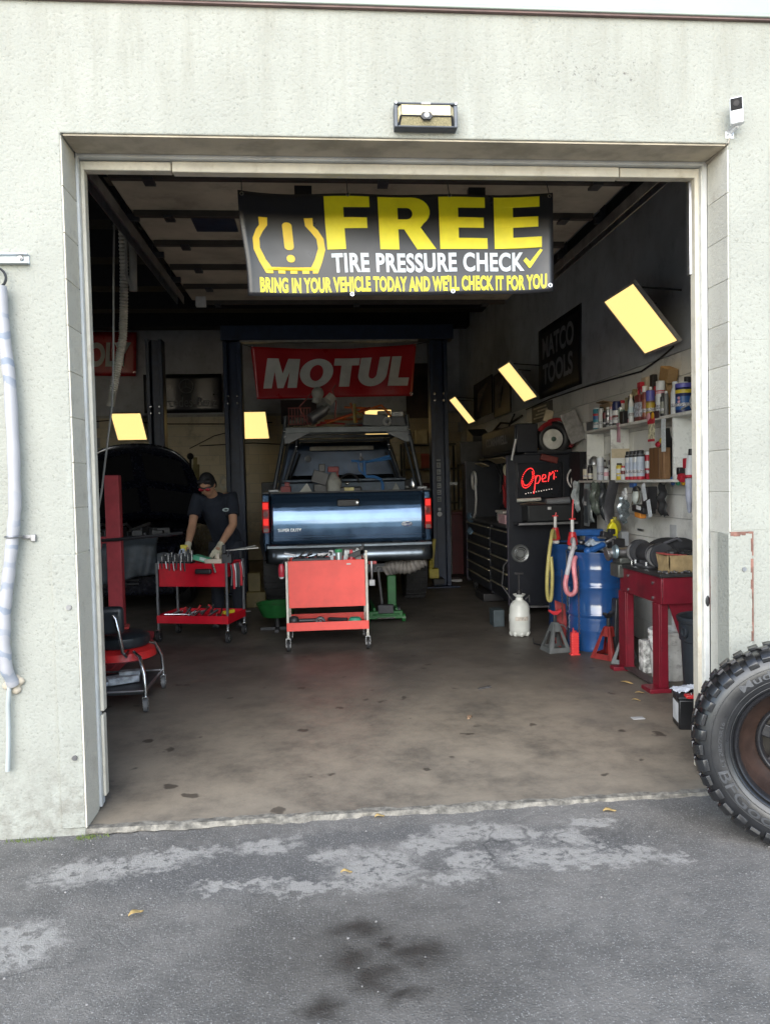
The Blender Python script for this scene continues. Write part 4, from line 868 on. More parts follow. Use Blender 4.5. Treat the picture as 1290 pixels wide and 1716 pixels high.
def lump(name, lab, cat, loc, mt, parts, group=None):
    m = MB()
    for p in parts: m.ob(*p) if len(p) > 2 else m.sph(*p)
    o = tag(m.build(name, mt, bevel=.008), lab, cat, group); o.location = loc; return o
t = thing('hand_tool_pile', 'grimy motor with pale canister heaped on the left of the truck rack', 'equipment', (.05, 5.88, 2.25))
m = MB(); m.cyl((-.12, 0, .1), (.06, .05, .22), .07, n=14); m.cyl((.06, .05, .22), (.1, .06, .25), .04, n=12); m.build('motor', STEEL, t)
m = MB(); m.sph((-.02, .02, .42), (.075, .075, .08), 12, 8); m.cyl((-.05, .02, .30), (-.02, .02, .4), .05, n=12); m.build('canister', M('canister_pale', (.36, .35, .30), .5, dirt=.5), t)
m = MB(); m.cyl((.10, 0, .32), (.16, .02, .38), .062, n=12); m.build('canister', M('canister_cream', (.45, .42, .34), .5), t)
m = MB(); m.tube([(.18, 0, .1), (.2, 0, .3), (.16, .02, .46), (.2, .04, .52)], .012, 6); m.tube([(-.15, 0, .05), (-.25, 0, .25), (-.1, 0, .42)], .01, 6); m.build('hose', M('hose_maroon', (.22, .05, .04), .5), t)
t = thing('wire_basket', 'reddish wire basket on the left end of the truck rack', 'basket', (-.2, 5.95, 2.25))
m = MB()
for k in range(8): m.tube([(-.13+.037*k, 0, .05), (-.13+.037*k, 0, .25)], .007, 5); m.tube([(-.13+.037*k, 0, .05), (-.13+.037*k, .3, .05)], .006, 5)
for z in (.05, .15, .25): m.tube([(-.14, 0, z), (.14, 0, z)], .008, 5)
m.build('wire', M('basket_red', (.20, .06, .05), .6), t)
m = MB(); m.sph((-.02, .1, .09), (.12, .1, .05), 10, 6); m.build('rag', M('rag_grey', (.14, .14, .12), .9), t)
lump('grey_case', 'grey hard case tilted on the right half of the truck rack', 'case', (.72, 5.9, 2.25), M('case_grey', (.08, .085, .09), .5), [((0, 0, .07), (.3, .25, .14), Matrix.Rotation(.06, 3, 'Y'))])
lump('white_carton', 'small white carton at the right end of the truck rack', 'box', (1.0, 5.9, 2.25), M('carton_white', (.48, .48, .46), .6), [((0, 0, .15), (.14, .1, .06), None)])
lump('pale_box', 'flat pale box between grey case and white carton on the rack', 'box', (.82, 5.95, 2.25), M('carton_pale', (.26, .26, .22), .6), [((.02, 0, .17), (.16, .12, .05), None)])
lump('black_crate', 'dark crate under the white carton on the truck rack', 'box', (1.0, 5.93, 2.25), DARKSTEEL, [((0, 0, .06), (.22, .2, .115), None)])
m = MB(); m.tor((0, 0, 0), .04, .018, 'Y', 16, 8); tag(m.build('roller', M('roller_grey', (.3, .3, .29), .5)), 'small grey ring on the right of the truck rack bar', 'ring').location = (.86, 5.78, 2.303)
# ---- load in the bed
t = thing('blue_hose_frame', 'bright blue bent tube frame standing in the truck bed', 'frame', (.5, 5.9, .96))
BLU = M('tube_blue', (.035, .13, .32), .35)
m = MB(); m.tube([(.3, 0, 0), (.3, 0, .58), (.28, 0, .64), (.2, 0, .675), (.1, 0, .68), (.08, 0, .72), (.08, 0, .86)], .02, 8); m.tube([(-.08, .05, .88), (.12, .03, .86), (.4, .1, .93)], .016, 8); m.tube([(.08, .0, .86), (.3, .1, .88), (.42, .12, .9)], .012, 8); m.tube([(.0, .05, .88), (.02, .04, .76), (.08, 0, .7)], .012, 6); m.build('tube', BLU, t)
m = MB(); m.sph((.04, .02, .9), .028, 8, 6); m.tube([(.04, .02, .9), (.04, .02, .97)], .01, 6); m.build('valve', STEEL, t)
t = thing('battery_charger', 'black box with yellow label standing in the truck bed', 'machine', (.40, 6.15, .96))
m = MB(); m.bx(-.15, .15, -.1, .15, 0, .56); m.build('case', BLACK, t, bevel=.02)
m = MB(); m.bx(-.07, .05, -.105, -.1, .5, .55); m.build('label', M('label_yellow', (.55, .48, .2), .5), t)
m = MB(); m.sph((-.03, -.06, .6), .026, 10, 8); m.build('knob', CHROME, t)
m = MB(); m.tor((0, 0, .6), .12, .014, 'Y', 16, 6, 0, 180); m.build('handle', BLACK, t)
t = thing('spray_gun_bottle', 'dirty white bottle with red top among tools in the truck bed', 'bottle', (.2, 6.1, .96))
m = MB(); m.lathe([(0, 0), (.09, 0), (.09, .45), (.1, .62), (.05, .72), (.03, .74)], n=14); m.build('body', M('dirty_white', (.32, .32, .29), .5, dirt=.6), t)
m = MB(); m.ob((0, 0, .78), (.14, .07, .07)); m.ob((.05, -.02, .72), (.03, .03, .1)); m.build('trigger_head', M('dull_red', (.25, .03, .03), .5), t, bevel=.01)
lump('drill_tool', 'black cordless tool standing in the truck bed left of bottle', 'tool', (.03, 6.1, .96), BLACK, [((0, 0, .3), (.16, .14, .6), None), ((.0, -.02, .68), (.2, .12, .16), Matrix.Rotation(.3, 3, 'Y')), ((-.03, -.09, .74), (.02,), ) if False else ((.03, -.03, .8), (.08, .1, .1), None)])
m = MB(); m.put([(-.36, 5.75, 1.3), (0.02, 5.75, 1.3), (-.13, 5.85, 1.58), (-.2, 5.95, 1.3)], [(0, 1, 2), (1, 3, 2), (3, 0, 2), (0, 3, 1)]); tag(m.build('paper_bag', M('bag_white', (.42, .42, .38), .7, bmp=.6, bscale=30)), 'crumpled white bag peak showing over the tailgate at left', 'bag')
m = MB(); m.put([(.82, 5.75, 1.3), (1.08, 5.75, 1.3), (.96, 5.85, 1.56), (.94, 5.98, 1.3)], [(0, 1, 2), (1, 3, 2), (3, 0, 2), (0, 3, 1)]); tag(m.build('paper_bag', M('bag_grey', (.2, .21, .2), .7, bmp=.6, bscale=30)), 'greyish bag peak showing over the tailgate at right', 'bag')
lump('red_fuel_can', 'dark red can in the left rear corner of the bed', 'can', (-.42, 5.85, .96), M('can_red', (.22, .015, .015), .45), [((0, 0, .29), (.19, .22, .58), None), ((.05, 0, .6), (.06, .06, .06), None)])
lump('bed_bottle', 'small cream bottle beside the dark red can in truck bed', 'bottle', (-.47, 5.7, .96), M('bottle_cream', (.42, .39, .3), .5), [((0, 0, .27), (.05, .05, .54), None), ((0, 0, .56), (.03, .03, .05), None)])
m = MB(); m.lathe([(0, 0), (.05, 0), (.055, .06), (.03, .13), (0, .14)], n=14); o = tag(m.build('spotlight', CHROME), 'chrome spotlight at the right bed rail under the rack post', 'lamp'); o.location = (1.19, 5.95, 1.49)
# ================================================================ CAR WITH RAISED HOOD IN THE LEFT BAY
CARP = M('car_black', (.004, .005, .010), .25, 0, coat=.4)
t = thing('hooded_car', 'dark car with raised hood nose-on in the left bay', 'car', (-2.6, 7.2, 0))
m = MB(); loft(m, [ring(6.2, .22, .62, .78, .74, -2.6), ring(6.32, .2, .86, .86, .8, -2.6), ring(7.5, .2, .98, .88, .84, -2.6), ring(10.5, .2, 1.02, .88, .84, -2.6), ring(10.8, .35, .9, .8, .75, -2.6)]); m.build('body', CARP, t, bevel=.04, world=True, seg=3)
m = MB(); loft(m, [ring(7.5, .98, 1.0, .80, .78, -2.6), ring(8.3, .98, 1.42, .8, .62, -2.6), ring(9.6, .98, 1.45, .8, .62, -2.6), ring(10.4, .98, 1.05, .8, .7, -2.6)]); m.build('cabin', GLASS, t, bevel=.04, world=True)
m = MB()
def hd(u, v):
    a = u*2-1; w = .84*(1-.18*v*v); zz = v
    return (-2.38+a*w, 7.45-.62*v-.06*(1-a*a)*v, 1.02+1.02*v*(1-.0*v)+.10*(1-a*a)-.18*abs(a)**4*v)
m.grid(hd, 24, 14); m.build('hood', CARP, t, world=True, solid=.03)
m = MB()
for (u0, u1, v0, v1) in ((.08, .46, .12, .45), (.54, .92, .12, .45), (.1, .45, .55, .9), (.55, .9, .55, .9)):
    c = [hd(u, v) for u, v in ((u0, v0), (u1, v0), (u1, v1), (u0, v1))]
    m.put([Vector(p)+Vector((0, -.022, -.004)) for p in c], [(0, 1, 2, 3)])
m.build('hood_liner', M('liner_black', (.006, .006, .007), .9, spec=.2), t, world=True)
m = MB(); m.tube([(-3.2, 6.6, .98), (-3.1, 6.95, 1.6)], .009, 6); m.build('hood_prop', STEEL, t, world=True)
m = MB(); rnd = random.Random(9)
for k in range(26): x, y = rnd.uniform(-3.2, -2.0), rnd.uniform(6.42, 7.2); m.ob((x, y, .93+rnd.random()*.08), (rnd.uniform(.06, .2), rnd.uniform(.06, .2), rnd.uniform(.06, .16)), Matrix.Rotation(rnd.random()*3, 3, 'Z'))
m.build('engine', M('engine_grey', (.06, .062, .065), .4, .4, dirt=.5), t, bevel=.008, world=True)
m = MB()
for k in range(3): m.tube([(-3.0+.3*k, 6.45, 1.02), (-2.8+.3*k, 6.7, 1.1), (-2.7+.2*k, 7.0, 1.0)], .018, 6)
m.build('engine_hose', STEEL, t, world=True)
for x in (-3.25, -1.95): m = MB(); m.sph((x, 6.24, .66), (.16, .06, .09), 12, 8); m.build('headlight', M('lamp_glass', (.2, .22, .24), .12, coat=1), t, world=True)
m = MB()
for k in range(5): m.bx(-2.95, -2.25, 6.16, 6.22, .36+.05*k, .38+.05*k)
m.build('grille', BLACK, t, world=True)
for x in (-3.38, -1.82):
    for y in (7.0, 9.8): m = MB(); m.lathe([(.2, -.09), (.3, -.1), (.32, -.05), (.32, .05), (.3, .1), (.2, .09)], (x, y, .32), 'X', 28); m.lathe([(.2, -.06), (.0, -.05)], (x, y, .32), 'X', 20); m.build('wheel', RUBBER, t, world=True)
m = MB()
def fc(u, v):
    x = -3.0+1.0*u; w = .03*math.sin(u*19)+.02*math.sin(u*37+v*4)
    return (x, 6.33-.2*min(1, v*3)-.06*v+w*v, .96-.0*v-.52*max(0, v-.12)/.88-.05*math.sin(u*5)*v)
m.grid(fc, 40, 20); tag(m.build('fender_cover', M('cover_grey', (.05, .062, .074), .55, var=.4, scale=5), solid=.004), 'grey-blue protective cloth draped over the nose of the dark car', 'cloth')
# ================================================================ ENGINE HOIST (red)
HRED = M('hoist_red', (.42, .05, .06), .5, var=.12, dirt=.25)
t = thing('engine_hoist', 'red upright hoist mast standing behind the mechanic stool at left', 'hoist', (-1.88, 3.7, 0))
m = MB(); m.bx(-.066, .066, -.05, .05, .09, 1.685); m.build('mast', HRED, t, bevel=.008)
m = MB(); m.bx(-.7, -.066, -.04, .04, 1.06, 1.12); m.build('arm', HRED, t, bevel=.008)
m = MB(); m.tube([(-.1, -.06, 1.09), (.12, -.07, 1.1), (.6, .1, 1.13)], .016, 7); m.build('pump_handle', BLACK, t)
m = MB(); m.bx(-.5, -.3, -1.1, .6, .05, .12); m.build('leg', HRED, t, bevel=.008)
m = MB(); m.bx(.1, .2, -1.3, .6, .05, .12); m.build('leg', HRED, t, bevel=.008)
m = MB(); m.bx(-.6, .3, .0, .1, .05, .13); m.build('crossbar', HRED, t, bevel=.008)
m = MB(); m.tube([(-.35, -.03, .2), (-.2, -.02, .75)], .02, 8); m.tube([(-.2, -.02, .75), (-.12, -.01, 1.06)], .012, 8); m.build('ram', M('ram_red', (.3, .04, .05), .45), t)
for (x, y) in ((-.4, -1.05), (.15, -1.2), (-.5, .5), (.15, .5)): m = MB(); m.cyl((x-.018, y, .04), (x+.018, y, .04), .04, n=16); m.build('caster', BLACK, t)
# ================================================================ TOOL CARTS
def caster(par, x, y, r=.05):
    m = MB(); m.cyl((x-.014, y, r), (x+.014, y, r), r, n=18); o = m.build('caster', RUBBER, par)
    m = MB(); m.cyl((x-.017, y, r), (x+.017, y, r), r*.5, n=12); m.build('hub', STEEL, o)
    m = MB(); m.bx(x-.022, x-.018, y-.02, y+.02, r-.01, 2*r+.02); m.bx(x+.018, x+.022, y-.02, y+.02, r-.01, 2*r+.02); m.bx(x-.022, x+.022, y-.022, y+.022, 2*r+.018, 2*r+.026); m.cyl((x, y, 2*r+.02), (x, y, 2*r+.06), .012, n=8); m.build('fork', CHROME, o)
def cart(lab, loc, rz, w, dp, ztop, zpan, leg_m, pan_m, legs, zt=(.19, .27), open_top=True):
    t = thing('tool_cart', lab, 'tool cart', loc, rz, 'rolling tool carts'); lt = .022
    for (x, y, zt_) in legs:
        m = MB(); m.bx(x-lt/2, x+lt/2, y-lt/2, y+lt/2, .125, zt_); m.build('leg', leg_m, t, bevel=.003); caster(t, x, y)
    x0, x1, y0, y1 = .014, w-.014, .014, dp-.014
    m = MB(); m.bx(x0, x1, y0-.004, y0, zpan, ztop); m.bx(x0, x0+.004, y0, y1, ztop-.14, ztop); m.bx(x1-.004, x1, y0, y1, ztop-.14, ztop); m.bx(x0, x1, y1-.004, y1, ztop-.14, ztop); m.bx(x0, x1, y0, y1, ztop-.14, ztop-.135)
    m.bx(x0, x1, y0, y0+.015, ztop-.004, ztop+.003)
    m.build('upper_tray', pan_m, t, bevel=.002)
    a, b = zt; m = MB(); x0, x1, y0, y1 = -.012, w+.012, -.014, dp+.014
    m.bx(x0, x1, y0, y0+.003, a, b); m.bx(x0, x1, y1-.003, y1, a, b); m.bx(x0, x0+.003, y0, y1, a, b); m.bx(x1-.003, x1, y0, y1, a, b); m.bx(x0, x1, y0, y1, a, a+.004)
    m.build('lower_tray', pan_m, t, bevel=.002)
    return t
SALMON = M('cart_red_faded', (.80, .095, .075), .5, var=.08, scale=4, dirt=.16, dcol=(.3, .05, .04), dscale=6)
CREAM = M('leg_cream', (.58, .56, .49), .45, dirt=.2)
c2 = cart('bright red tool cart with cream legs parked behind the truck', (-.31, 3.615, 0), R(-.6), .745, .46, .842, .405, CREAM, SALMON, ((0, 0, .845), (.745, 0, .93), (0, .46, .845), (.745, .46, .845)))
m = MB(); m.bx(.56, .6, -.0, .008, .8, .812); m.build('sticker', M('sticker_white', (.6, .6, .6), .5), c2)
c1 = cart('dark red tool cart with grey legs in front of the mechanic', (-1.64, 4.33, 0), R(-16), .745, .44, .79, .56, M('leg_grey', (.16, .17, .18), .45, .5), RED, ((0, 0, .8), (.745, 0, .8), (0, .44, .8), (.745, .44, .8)))
def onto(c, x, y, z):
    q = Matrix.Rotation(c.rotation_euler.z, 3, 'Z'); return Vector(c.location)+q @ Vector((x, y, z))
rnd = random.Random(21)
# sockets and tools on the carts: each a small thing of its own
t = thing('socket_rack', 'row of black and chrome sockets along the edge of dark red cart', 'socket set', onto(c1, .02, .03, .79), c1.rotation_euler.z)
m = MB(); m.bx(0, .33, 0, .12, 0, .02); m.build('rail', BLACK, t)
for k in range(14):
    m = MB(); h = rnd.uniform(.05, .09); x = .015+.0235*k; m.cyl((x, .02, .02), (x, .02, .02+h), rnd.uniform(.007, .011), n=10); m.build('socket', CHROME if k % 3 == 0 else DARKSTEEL, t)
for k in range(9):
    m = MB(); h = rnd.uniform(.06, .12); x = .02+.036*k; m.cyl((x, .085, .02), (x, .085, .02+h), rnd.uniform(.01, .014), n=10); m.build('socket', DARKSTEEL if k % 2 else CHROME, t)
t = thing('screwdriver_row', 'tools hanging over the front edge of the dark red cart', 'tools', onto(c1, .03, -.01, .79), c1.rotation_euler.z)
for k in range(8):
    m = MB(); x = .04*k; m.tube([(x, -.012, .03), (x+rnd.uniform(-.01, .01), -.012, -.06+rnd.uniform(-.02, .02))], rnd.uniform(.005, .009), 6); m.build('tool', DARKSTEEL if k % 2 else STEEL, t)
def spray(lab, loc, body, head, s=1, h=.12):
    t = thing('spray_bottle', lab, 'spray bottle', loc)
    m = MB(); m.lathe([(0, 0), (.033*s, 0), (.036*s, .01), (.036*s, h*.55), (.025*s, h*.85), (.012*s, h)], n=16); m.build('body', body, t)
    m = MB(); m.bx(-.016*s, .03*s, -.012*s, .012*s, h, h+.03*s); m.bx(-.012*s, .012*s, -.012*s, .012*s, h-.012, h+.005); m.bx(.02*s, .028*s, -.006*s, .006*s, h-.03*s, h); m.bx(.03*s, .042*s, -.007*s, .007*s, h+.012*s, h+.028*s); m.build('trigger_head', head, t, bevel=.004)
    return t
spray('white spray bottle with yellow trigger standing on dark red cart', onto(c1, .19, .2, .8), M('bottle_blue_white', (.55, .62, .78), .4), M('trigger_yellow', (.72, .6, .08), .4), 1.25, .13)
t = thing('impact_gun', 'black air gun with chrome tip hooked on dark red cart front', 'air tool', onto(c1, .5, -.02, .71), c1.rotation_euler.z)
m = MB(); m.ob((.02, -.02, .01), (.17, .045, .05)); m.build('grip', BLACK, t, bevel=.012)
m = MB(); m.tube([(.12, -.02, .09), (.15, -.025, 0)], .012, 8); m.build('tip', CHROME, t)
t = thing('parts_box', 'green and white parts box lying on dark red cart', 'box', onto(c1, .37, .14, .78), c1.rotation_euler.z)
m = MB(); m.ob((.06, 0, .05), (.16, .1, .05), Matrix.Rotation(.25, 3, 'Y')); m.build('carton', M('box_green', (.10, .42, .25), .5), t, bevel=.004)
m = MB(); m.ob((.09, -.052, .05), (.07, .002, .03), Matrix.Rotation(.25, 3, 'Y')); m.build('label', M('box_label', (.6, .66, .62), .5), t)
lump('cream_part', 'cream coloured plastic part under the mechanic\'s gloved hand', 'car part', onto(c1, .56, .13, .785), M('part_cream', (.58, .5, .4), .5), [((0, 0, .02), (.18, .08, .05), None), ((.04, 0, .06), (.04, .05, .08), None)])
lump('black_wire_heap', 'tangle of black tools heaped on the right end of the dark red cart', 'tools', onto(c1, .68, .2, .78), DARKSTEEL, [((0, 0, .05), (.1, .2, .1), None), ((.02, -.08, .1), (.02, .12, .06), None), ((-.04, .05, .12), (.04, .03, .12), None)])
m = MB(); m.tube([(-.12, 0, 0), (.1, .02, .02), (.16, .02, .025)], [.008, .008, .012], 7); m.ob((.02, .01, .006), (.34, .07, .006)); o = tag(m.build('metal_plate', M('plate_alu', (.4, .4, .38), .35, .8)), 'thin bright metal plate lying across the cart corner beside mechanic', 'plate'); o.location = onto(c1, .76, .34, .9); o.rotation_euler = (0, -.05, .1)
m = MB(); m.cyl((0, 0, -.08), (0, 0, 0), .014, n=8); m.build('plate_stem', DARKSTEEL, o)
t = thing('lower_tray_tools', 'wrenches pliers and sockets strewn on dark red cart bottom tray', 'tools', onto(c1, 0, 0, .2), c1.rotation_euler.z)
for k in range(22):
    x, y = rnd.uniform(.05, .68), rnd.uniform(.04, .38); a = rnd.random()*3; L = rnd.uniform(.06, .16)
    m = MB(); m.tube([(x-L/2*math.cos(a), y-L/2*math.sin(a), .015+.06*rnd.random()), (x+L/2*math.cos(a), y+L/2*math.sin(a), .03+.1*rnd.random())], rnd.uniform(.006, .013), 6)
    m.build('tool', [CHROME, DARKSTEEL, M('handle_red', (.4, .03, .03), .45), STEEL][k % 4], t)
m = MB(); m.tube([(.06, .02, .075), (.32, .02, .078)], .008, 8); m.build('tool', CHROME, t)
lump('yellow_tool', 'yellow tool handle at the right of dark red cart bottom tray', 'tool', onto(c1, .69, .16, .2), M('tool_yellow', (.7, .55, .03), .4), [((0, 0, .085), (.14, .04, .035), Matrix.Rotation(.9, 3, 'Z'))])
t = thing('hanging_hooks', 'cluster of red and black tools hanging on the side of dark red cart', 'tools', onto(c1, .775, .0, .7), c1.rotation_euler.z)
for k in range(8):
    m = MB(); y = .04+.048*k; m.tube([(0, y, .08), (.012, y, 0), (.01, y+rnd.uniform(-.02, .02), -.08-.1*rnd.random())], rnd.uniform(.006, .014), 6); m.build('tool', [DARKSTEEL, RED, STEEL, BLACK][k % 4], t)
# on the bright cart
t = thing('spray_can', 'grey spray can with green rim standing on the bright red cart', 'can', onto(c2, .49, .15, .70))
m = MB(); m.lathe([(0, 0), (.033, 0), (.033, .2), (.028, .215), (0, .216)], n=18); m.build('body', M('can_silver', (.38, .42, .42), .35, .5), t)
m = MB(); m.lathe([(.034, .205), (.037, .21), (.036, .235), (.0, .236)], n=18); m.build('cap', M('cap_green', (.05, .3, .12), .45), t)
lump('white_socket_box', 'white box with round black hole on the bright red cart', 'box', onto(c2, .42, .2, .70), M('carton_bright', (.6, .62, .64), .5), [((0, 0, .17), (.045, .05, .11), None)])
m = MB(); m.cyl((0, 0, 0), (0, -.004, 0), .012, n=14); o = m.build('hole_ring', BLACK, bpy.data.objects['white_socket_box']); o.location = (0, -.025, .2)
lump('white_shop_towel', 'white towel pile at the right of bright red cart', 'towel', onto(c2, .62, .25, .70), M('towel_white', (.62, .66, .66), .9, bmp=.6, bscale=40), [((0, 0, .12), (.17, .1, .18), Matrix.Rotation(.15, 3, 'Y')), ((.06, -.02, .2), (.06, .06, .05), Matrix.Rotation(.6, 3, 'Y'))])
t = thing('red_funnel', 'red funnel standing upside down on the bright red cart', 'funnel', onto(c2, .61, .1, .70))
m = MB(); m.lathe([(.045, .11), (.044, .13), (.02, .18), (.013, .23), (.0, .231)], n=18); m.lathe([(0, .0), (.042, .0), (.045, .11)], n=18); m.build('cone', M('funnel_red', (.5, .02, .03), .35), t)
t = thing('black_air_gun', 'black air ratchet lying on the right of bright red cart', 'air tool', onto(c2, .68, .1, .84))
m = MB(); m.ob((-.02, 0, .05), (.16, .05, .05), Matrix.Rotation(-.35, 3, 'Y')); m.ob((.03, 0, .08), (.04, .05, .09)); m.cyl((.04, 0, .08), (.045, 0, .15), .012, n=8); m.build('body', BLACK, t, bevel=.01)
t = thing('wrench_pile', 'dark wrenches and trays piled along the bright red cart top', 'tools', onto(c2, .05, .08, .84))
m = MB(); m.bx(0, .36, 0, .1, -.01, .02); m.build('tray', DARKSTEEL, t, bevel=.004)
for k in range(9):
    m = MB(); x = .02+.035*k; m.tube([(x, .0, .03), (x+rnd.uniform(.05, .12), .1, .03+.05*rnd.random())], .008, 6); m.build('wrench', STEEL if k % 2 else DARKSTEEL, t)
m = MB(); m.ob((-.02, .1, .06), (.12, .1, .02), Matrix.Rotation(.2, 3, 'Y')); m.ob((.3, .1, .05), (.12, .1, .03)); m.build('scrap', STEEL, t, bevel=.003)
t = thing('red_bottle_hung', 'small red bottle hanging on the left side of bright red cart', 'bottle', onto(c2, -.05, .05, .70))
m = MB(); m.lathe([(0, 0), (.026, .0), (.03, .02), (.03, .09), (.018, .12), (.0, .122)], n=14); m.build('body', M('bottle_crimson', (.42, .03, .05), .3), t)
m = MB(); m.lathe([(.0, -.02), (.015, -.02), (.026, -.002)], n=12); m.build('cap', SW, t)
m = MB(); m.tube([(0, 0, .11), (.03, 0, .15), (.06, 0, .14)], .004, 5); m.build('hook', STEEL, t)
t = thing('drive_shaft', 'greasy axle joint lying on the bottom tray of bright red cart', 'car part', onto(c2, .1, .12, .195))
m = MB(); m.cyl((0, 0, .07), (.2, 0, .07), .02, n=10); m.lathe([(.0, -.05), (.05, -.045), (.05, 0), (.035, .03), (0, .03)], (.2, -.05, .065), 'Y', 18); m.sph((-.05, 0, .07), (.055, .05, .05), 12, 8); m.build('shaft', DARKSTEEL, t)
m = MB(); m.tor((.2, -.1, .065), .032, .009, 'Y', 18, 6); m.build('bearing', CHROME, t)
m = MB(); m.lathe([(0, 0), (.06, 0), (.066, .06), (.05, .085), (.0, .09)], n=18); o = tag(m.build('green_bowl', M('bowl_green', (.05, .32, .2), .4)), 'green upturned bowl on the bottom tray of bright red cart', 'bowl'); o.location = onto(c2, .63, .1, .197)
lump('tray_tools_dark', 'dark wrenches strewn on bottom tray of bright red cart', 'tools', onto(c2, .42, .2, .195), DARKSTEEL, [((0, 0, .02), (.3, .1, .03), Matrix.Rotation(.2, 3, 'Z')), ((.05, .1, .04), (.2, .04, .03), Matrix.Rotation(-.4, 3, 'Z'))])
t = thing('hanging_wrench', 'large grey wrench and hooks hanging at right of bright red cart', 'tool', onto(c2, .8, .1, .7))
m = MB(); m.tube([(0, 0, .12), (.0, 0, -.06)], .012, 8); m.ob((0, 0, -.09), (.06, .03, .06)); m.build('wrench', STEEL, t, bevel=.006)
m = MB(); m.ob((.01, .02, .1), (.08, .03, .03)); m.build('red_grip', M('grip_red', (.3, .05, .05), .5), t, bevel=.006)
# green floor jack and pan
GRN = M('jack_green', (.012, .11, .025), .4, dirt=.3)
t = thing('floor_jack', 'green trolley jack on the floor under the truck bumper', 'floor jack', (.72, 5.0, 0))
m = MB(); m.bx(-.14, -.11, -.05, .6, .06, .16); m.bx(.11, .14, -.05, .6, .06, .16); m.bx(-.19, .19, -.1, -.04, .04, .13); m.bx(-.15, .15, -.12, -.1, .08, .1); m.build('frame', GRN, t, bevel=.008)
m = MB(); m.bx(.04, .14, .1, .16, .14, .5); m.build('handle_socket', GRN, t, bevel=.01)
m = MB(); m.tube([(-.03, .0, .16), (-.05, -.02, .38), (-.07, -.02, .58)], .014, 8); m.tor((-.07, -.02, .6), .022, .009, 'Y', 14, 6); m.build('lever', STEEL, t)
m = MB(); m.bx(-.09, .09, -.105, -.04, .1, .2); m.build('pump_block', DARKSTEEL, t, bevel=.01)
m = MB(); m.tube([(-.1, -.13, .055), (.1, -.13, .055)], .008, 6); m.build('axle', CHROME, t)
for x in (-.2, .2):
    for y in (-.06, .5): m = MB(); m.cyl((x-.02, y, .045), (x+.02, y, .045), .045, n=16); m.build('caster', GRN if y < 0 else DARKSTEEL, t)
t = thing('drain_pan', 'green round drain pan standing left of the bright red cart', 'pan', (-.47, 4.75, .15))
m = MB(); m.lathe([(.0, .04), (.14, .05), (.2, .14), (.225, .145), (.22, .13), (.16, .0), (.0, .0)], n=28); m.build('bowl', GRN, t)
m = MB(); m.cyl((0, 0, -.15), (0, 0, .02), .03, n=10); m.bx(-.18, .18, -.02, .02, -.15, -.12); m.bx(-.02, .02, -.18, .18, -.15, -.12); m.build('stand', DARKSTEEL, t)
lump('yellow_jack', 'dim yellow machine on the floor behind the drain pan', 'machine', (-.84, 6.4, 0), M('dim_yellow', (.085, .062, .012), .5, dirt=.5), [((0, 0, .32), (.16, .14, .24), None), ((.02, 0, .1), (.24, .2, .2), None)])
# ================================================================ MECHANIC'S STOOL
t = thing('mechanic_stool', 'black padded mechanic stool with red tray and chrome legs', 'stool', (-1.47, 2.2, 0), R(5))
SEATM = M('seat_vinyl', (.018, .022, .026), .32, bmp=.2)
m = MB(); m.lathe([(0, .50), (.17, .498), (.2, .48), (.205, .44), (.19, .41), (.0, .405)], n=32); m.build('seat', SEATM, t)
m = MB(); m.lathe([(.17, .405), (.235, .38), (.245, .33), (.215, .315), (.1, .315), (.0, .315)], n=28); m.build('tray_ring', M('stool_red', (.52, .02, .02), .4), t)
legp = [(.205, -.36), (.26, .26), (-.26, .3), (-.3, -.33)]
for (x, y) in legp:
    m = MB(); m.tube([(x*.55, y*.55, .39), (x*.8, y*.8, .37), (x*.97, y*.97, .26), (x, y, .16), (x, y, .1)], .0125, 10); m.build('leg', CHROME, t)
    r = .047; m = MB(); m.cyl((x-.013, y, r), (x+.013, y, r), r, n=18); o = m.build('caster', M('caster_grey', (.12, .12, .12), .5), t)
    m = MB(); m.bx(x-.02, x-.016, y-.02, y+.02, r-.01, .1); m.bx(x+.016, x+.02, y-.02, y+.02, r-.01, .1); m.bx(x-.02, x+.02, y-.02, y+.02, .1, .108); m.build('fork', CHROME, o)
m = MB(); m.prism([(.205, -.33), (.255, .25), (-.25, .29), (-.29, -.31)], (0, 0, .115), (1, 0, 0), (0, 1, 0), .02)
m.build('lower_shelf', M('shelf_dark', (.03, .032, .034), .45, dirt=.4), t, bevel=.006)
m = MB()
for a, b in zip(legp, legp[1:]+legp[:1]): m.tube([(a[0]*.98, a[1]*.98, .145), (b[0]*.98, b[1]*.98, .145)], .009, 8)
m.build('shelf_rail', STEEL, t)
m = MB(); m.tube([(.07, -.16, .39), (.075, -.30, .385), (.06, -.345, .42), (.04, -.35, .56), (.02, -.345, .66), (.0, -.335, .68)], .0125, 10); m.build('back_support', CHROME, t)
m = MB(); m.bx(-.30, .07, -.33, -.26, .54, .74); m.build('backrest', SEATM, t, bevel=.035, seg=4)
lump('gloves_pile', 'grey work gloves and rags lying on the stool\'s lower shelf', 'gloves', (-1.46, 2.1, .137), M('glove_grey', (.36, .38, .40), .9, var=.4, scale=20, bmp=.6), [((.0, .04, .03), (.22, .12, .05), Matrix.Rotation(.5, 3, 'Z')), ((.04, .1, .06), (.15, .08, .04), Matrix.Rotation(.2, 3, 'Z')), ((-.05, -.03, .02), (.2, .03, .03), Matrix.Rotation(.4, 3, 'Z'))])
lump('red_rag', 'red rag lying over the stool seat cushion', 'rag', (-1.57, 2.35, .5), M('rag_red', (.3, .03, .025), .9, var=.3, bmp=.6, bscale=40), [((0, 0, .012), (.24, .16, .02), Matrix.Rotation(.2, 3, 'Z')), ((-.08, -.06, .05), (.06, .04, .08), None)])
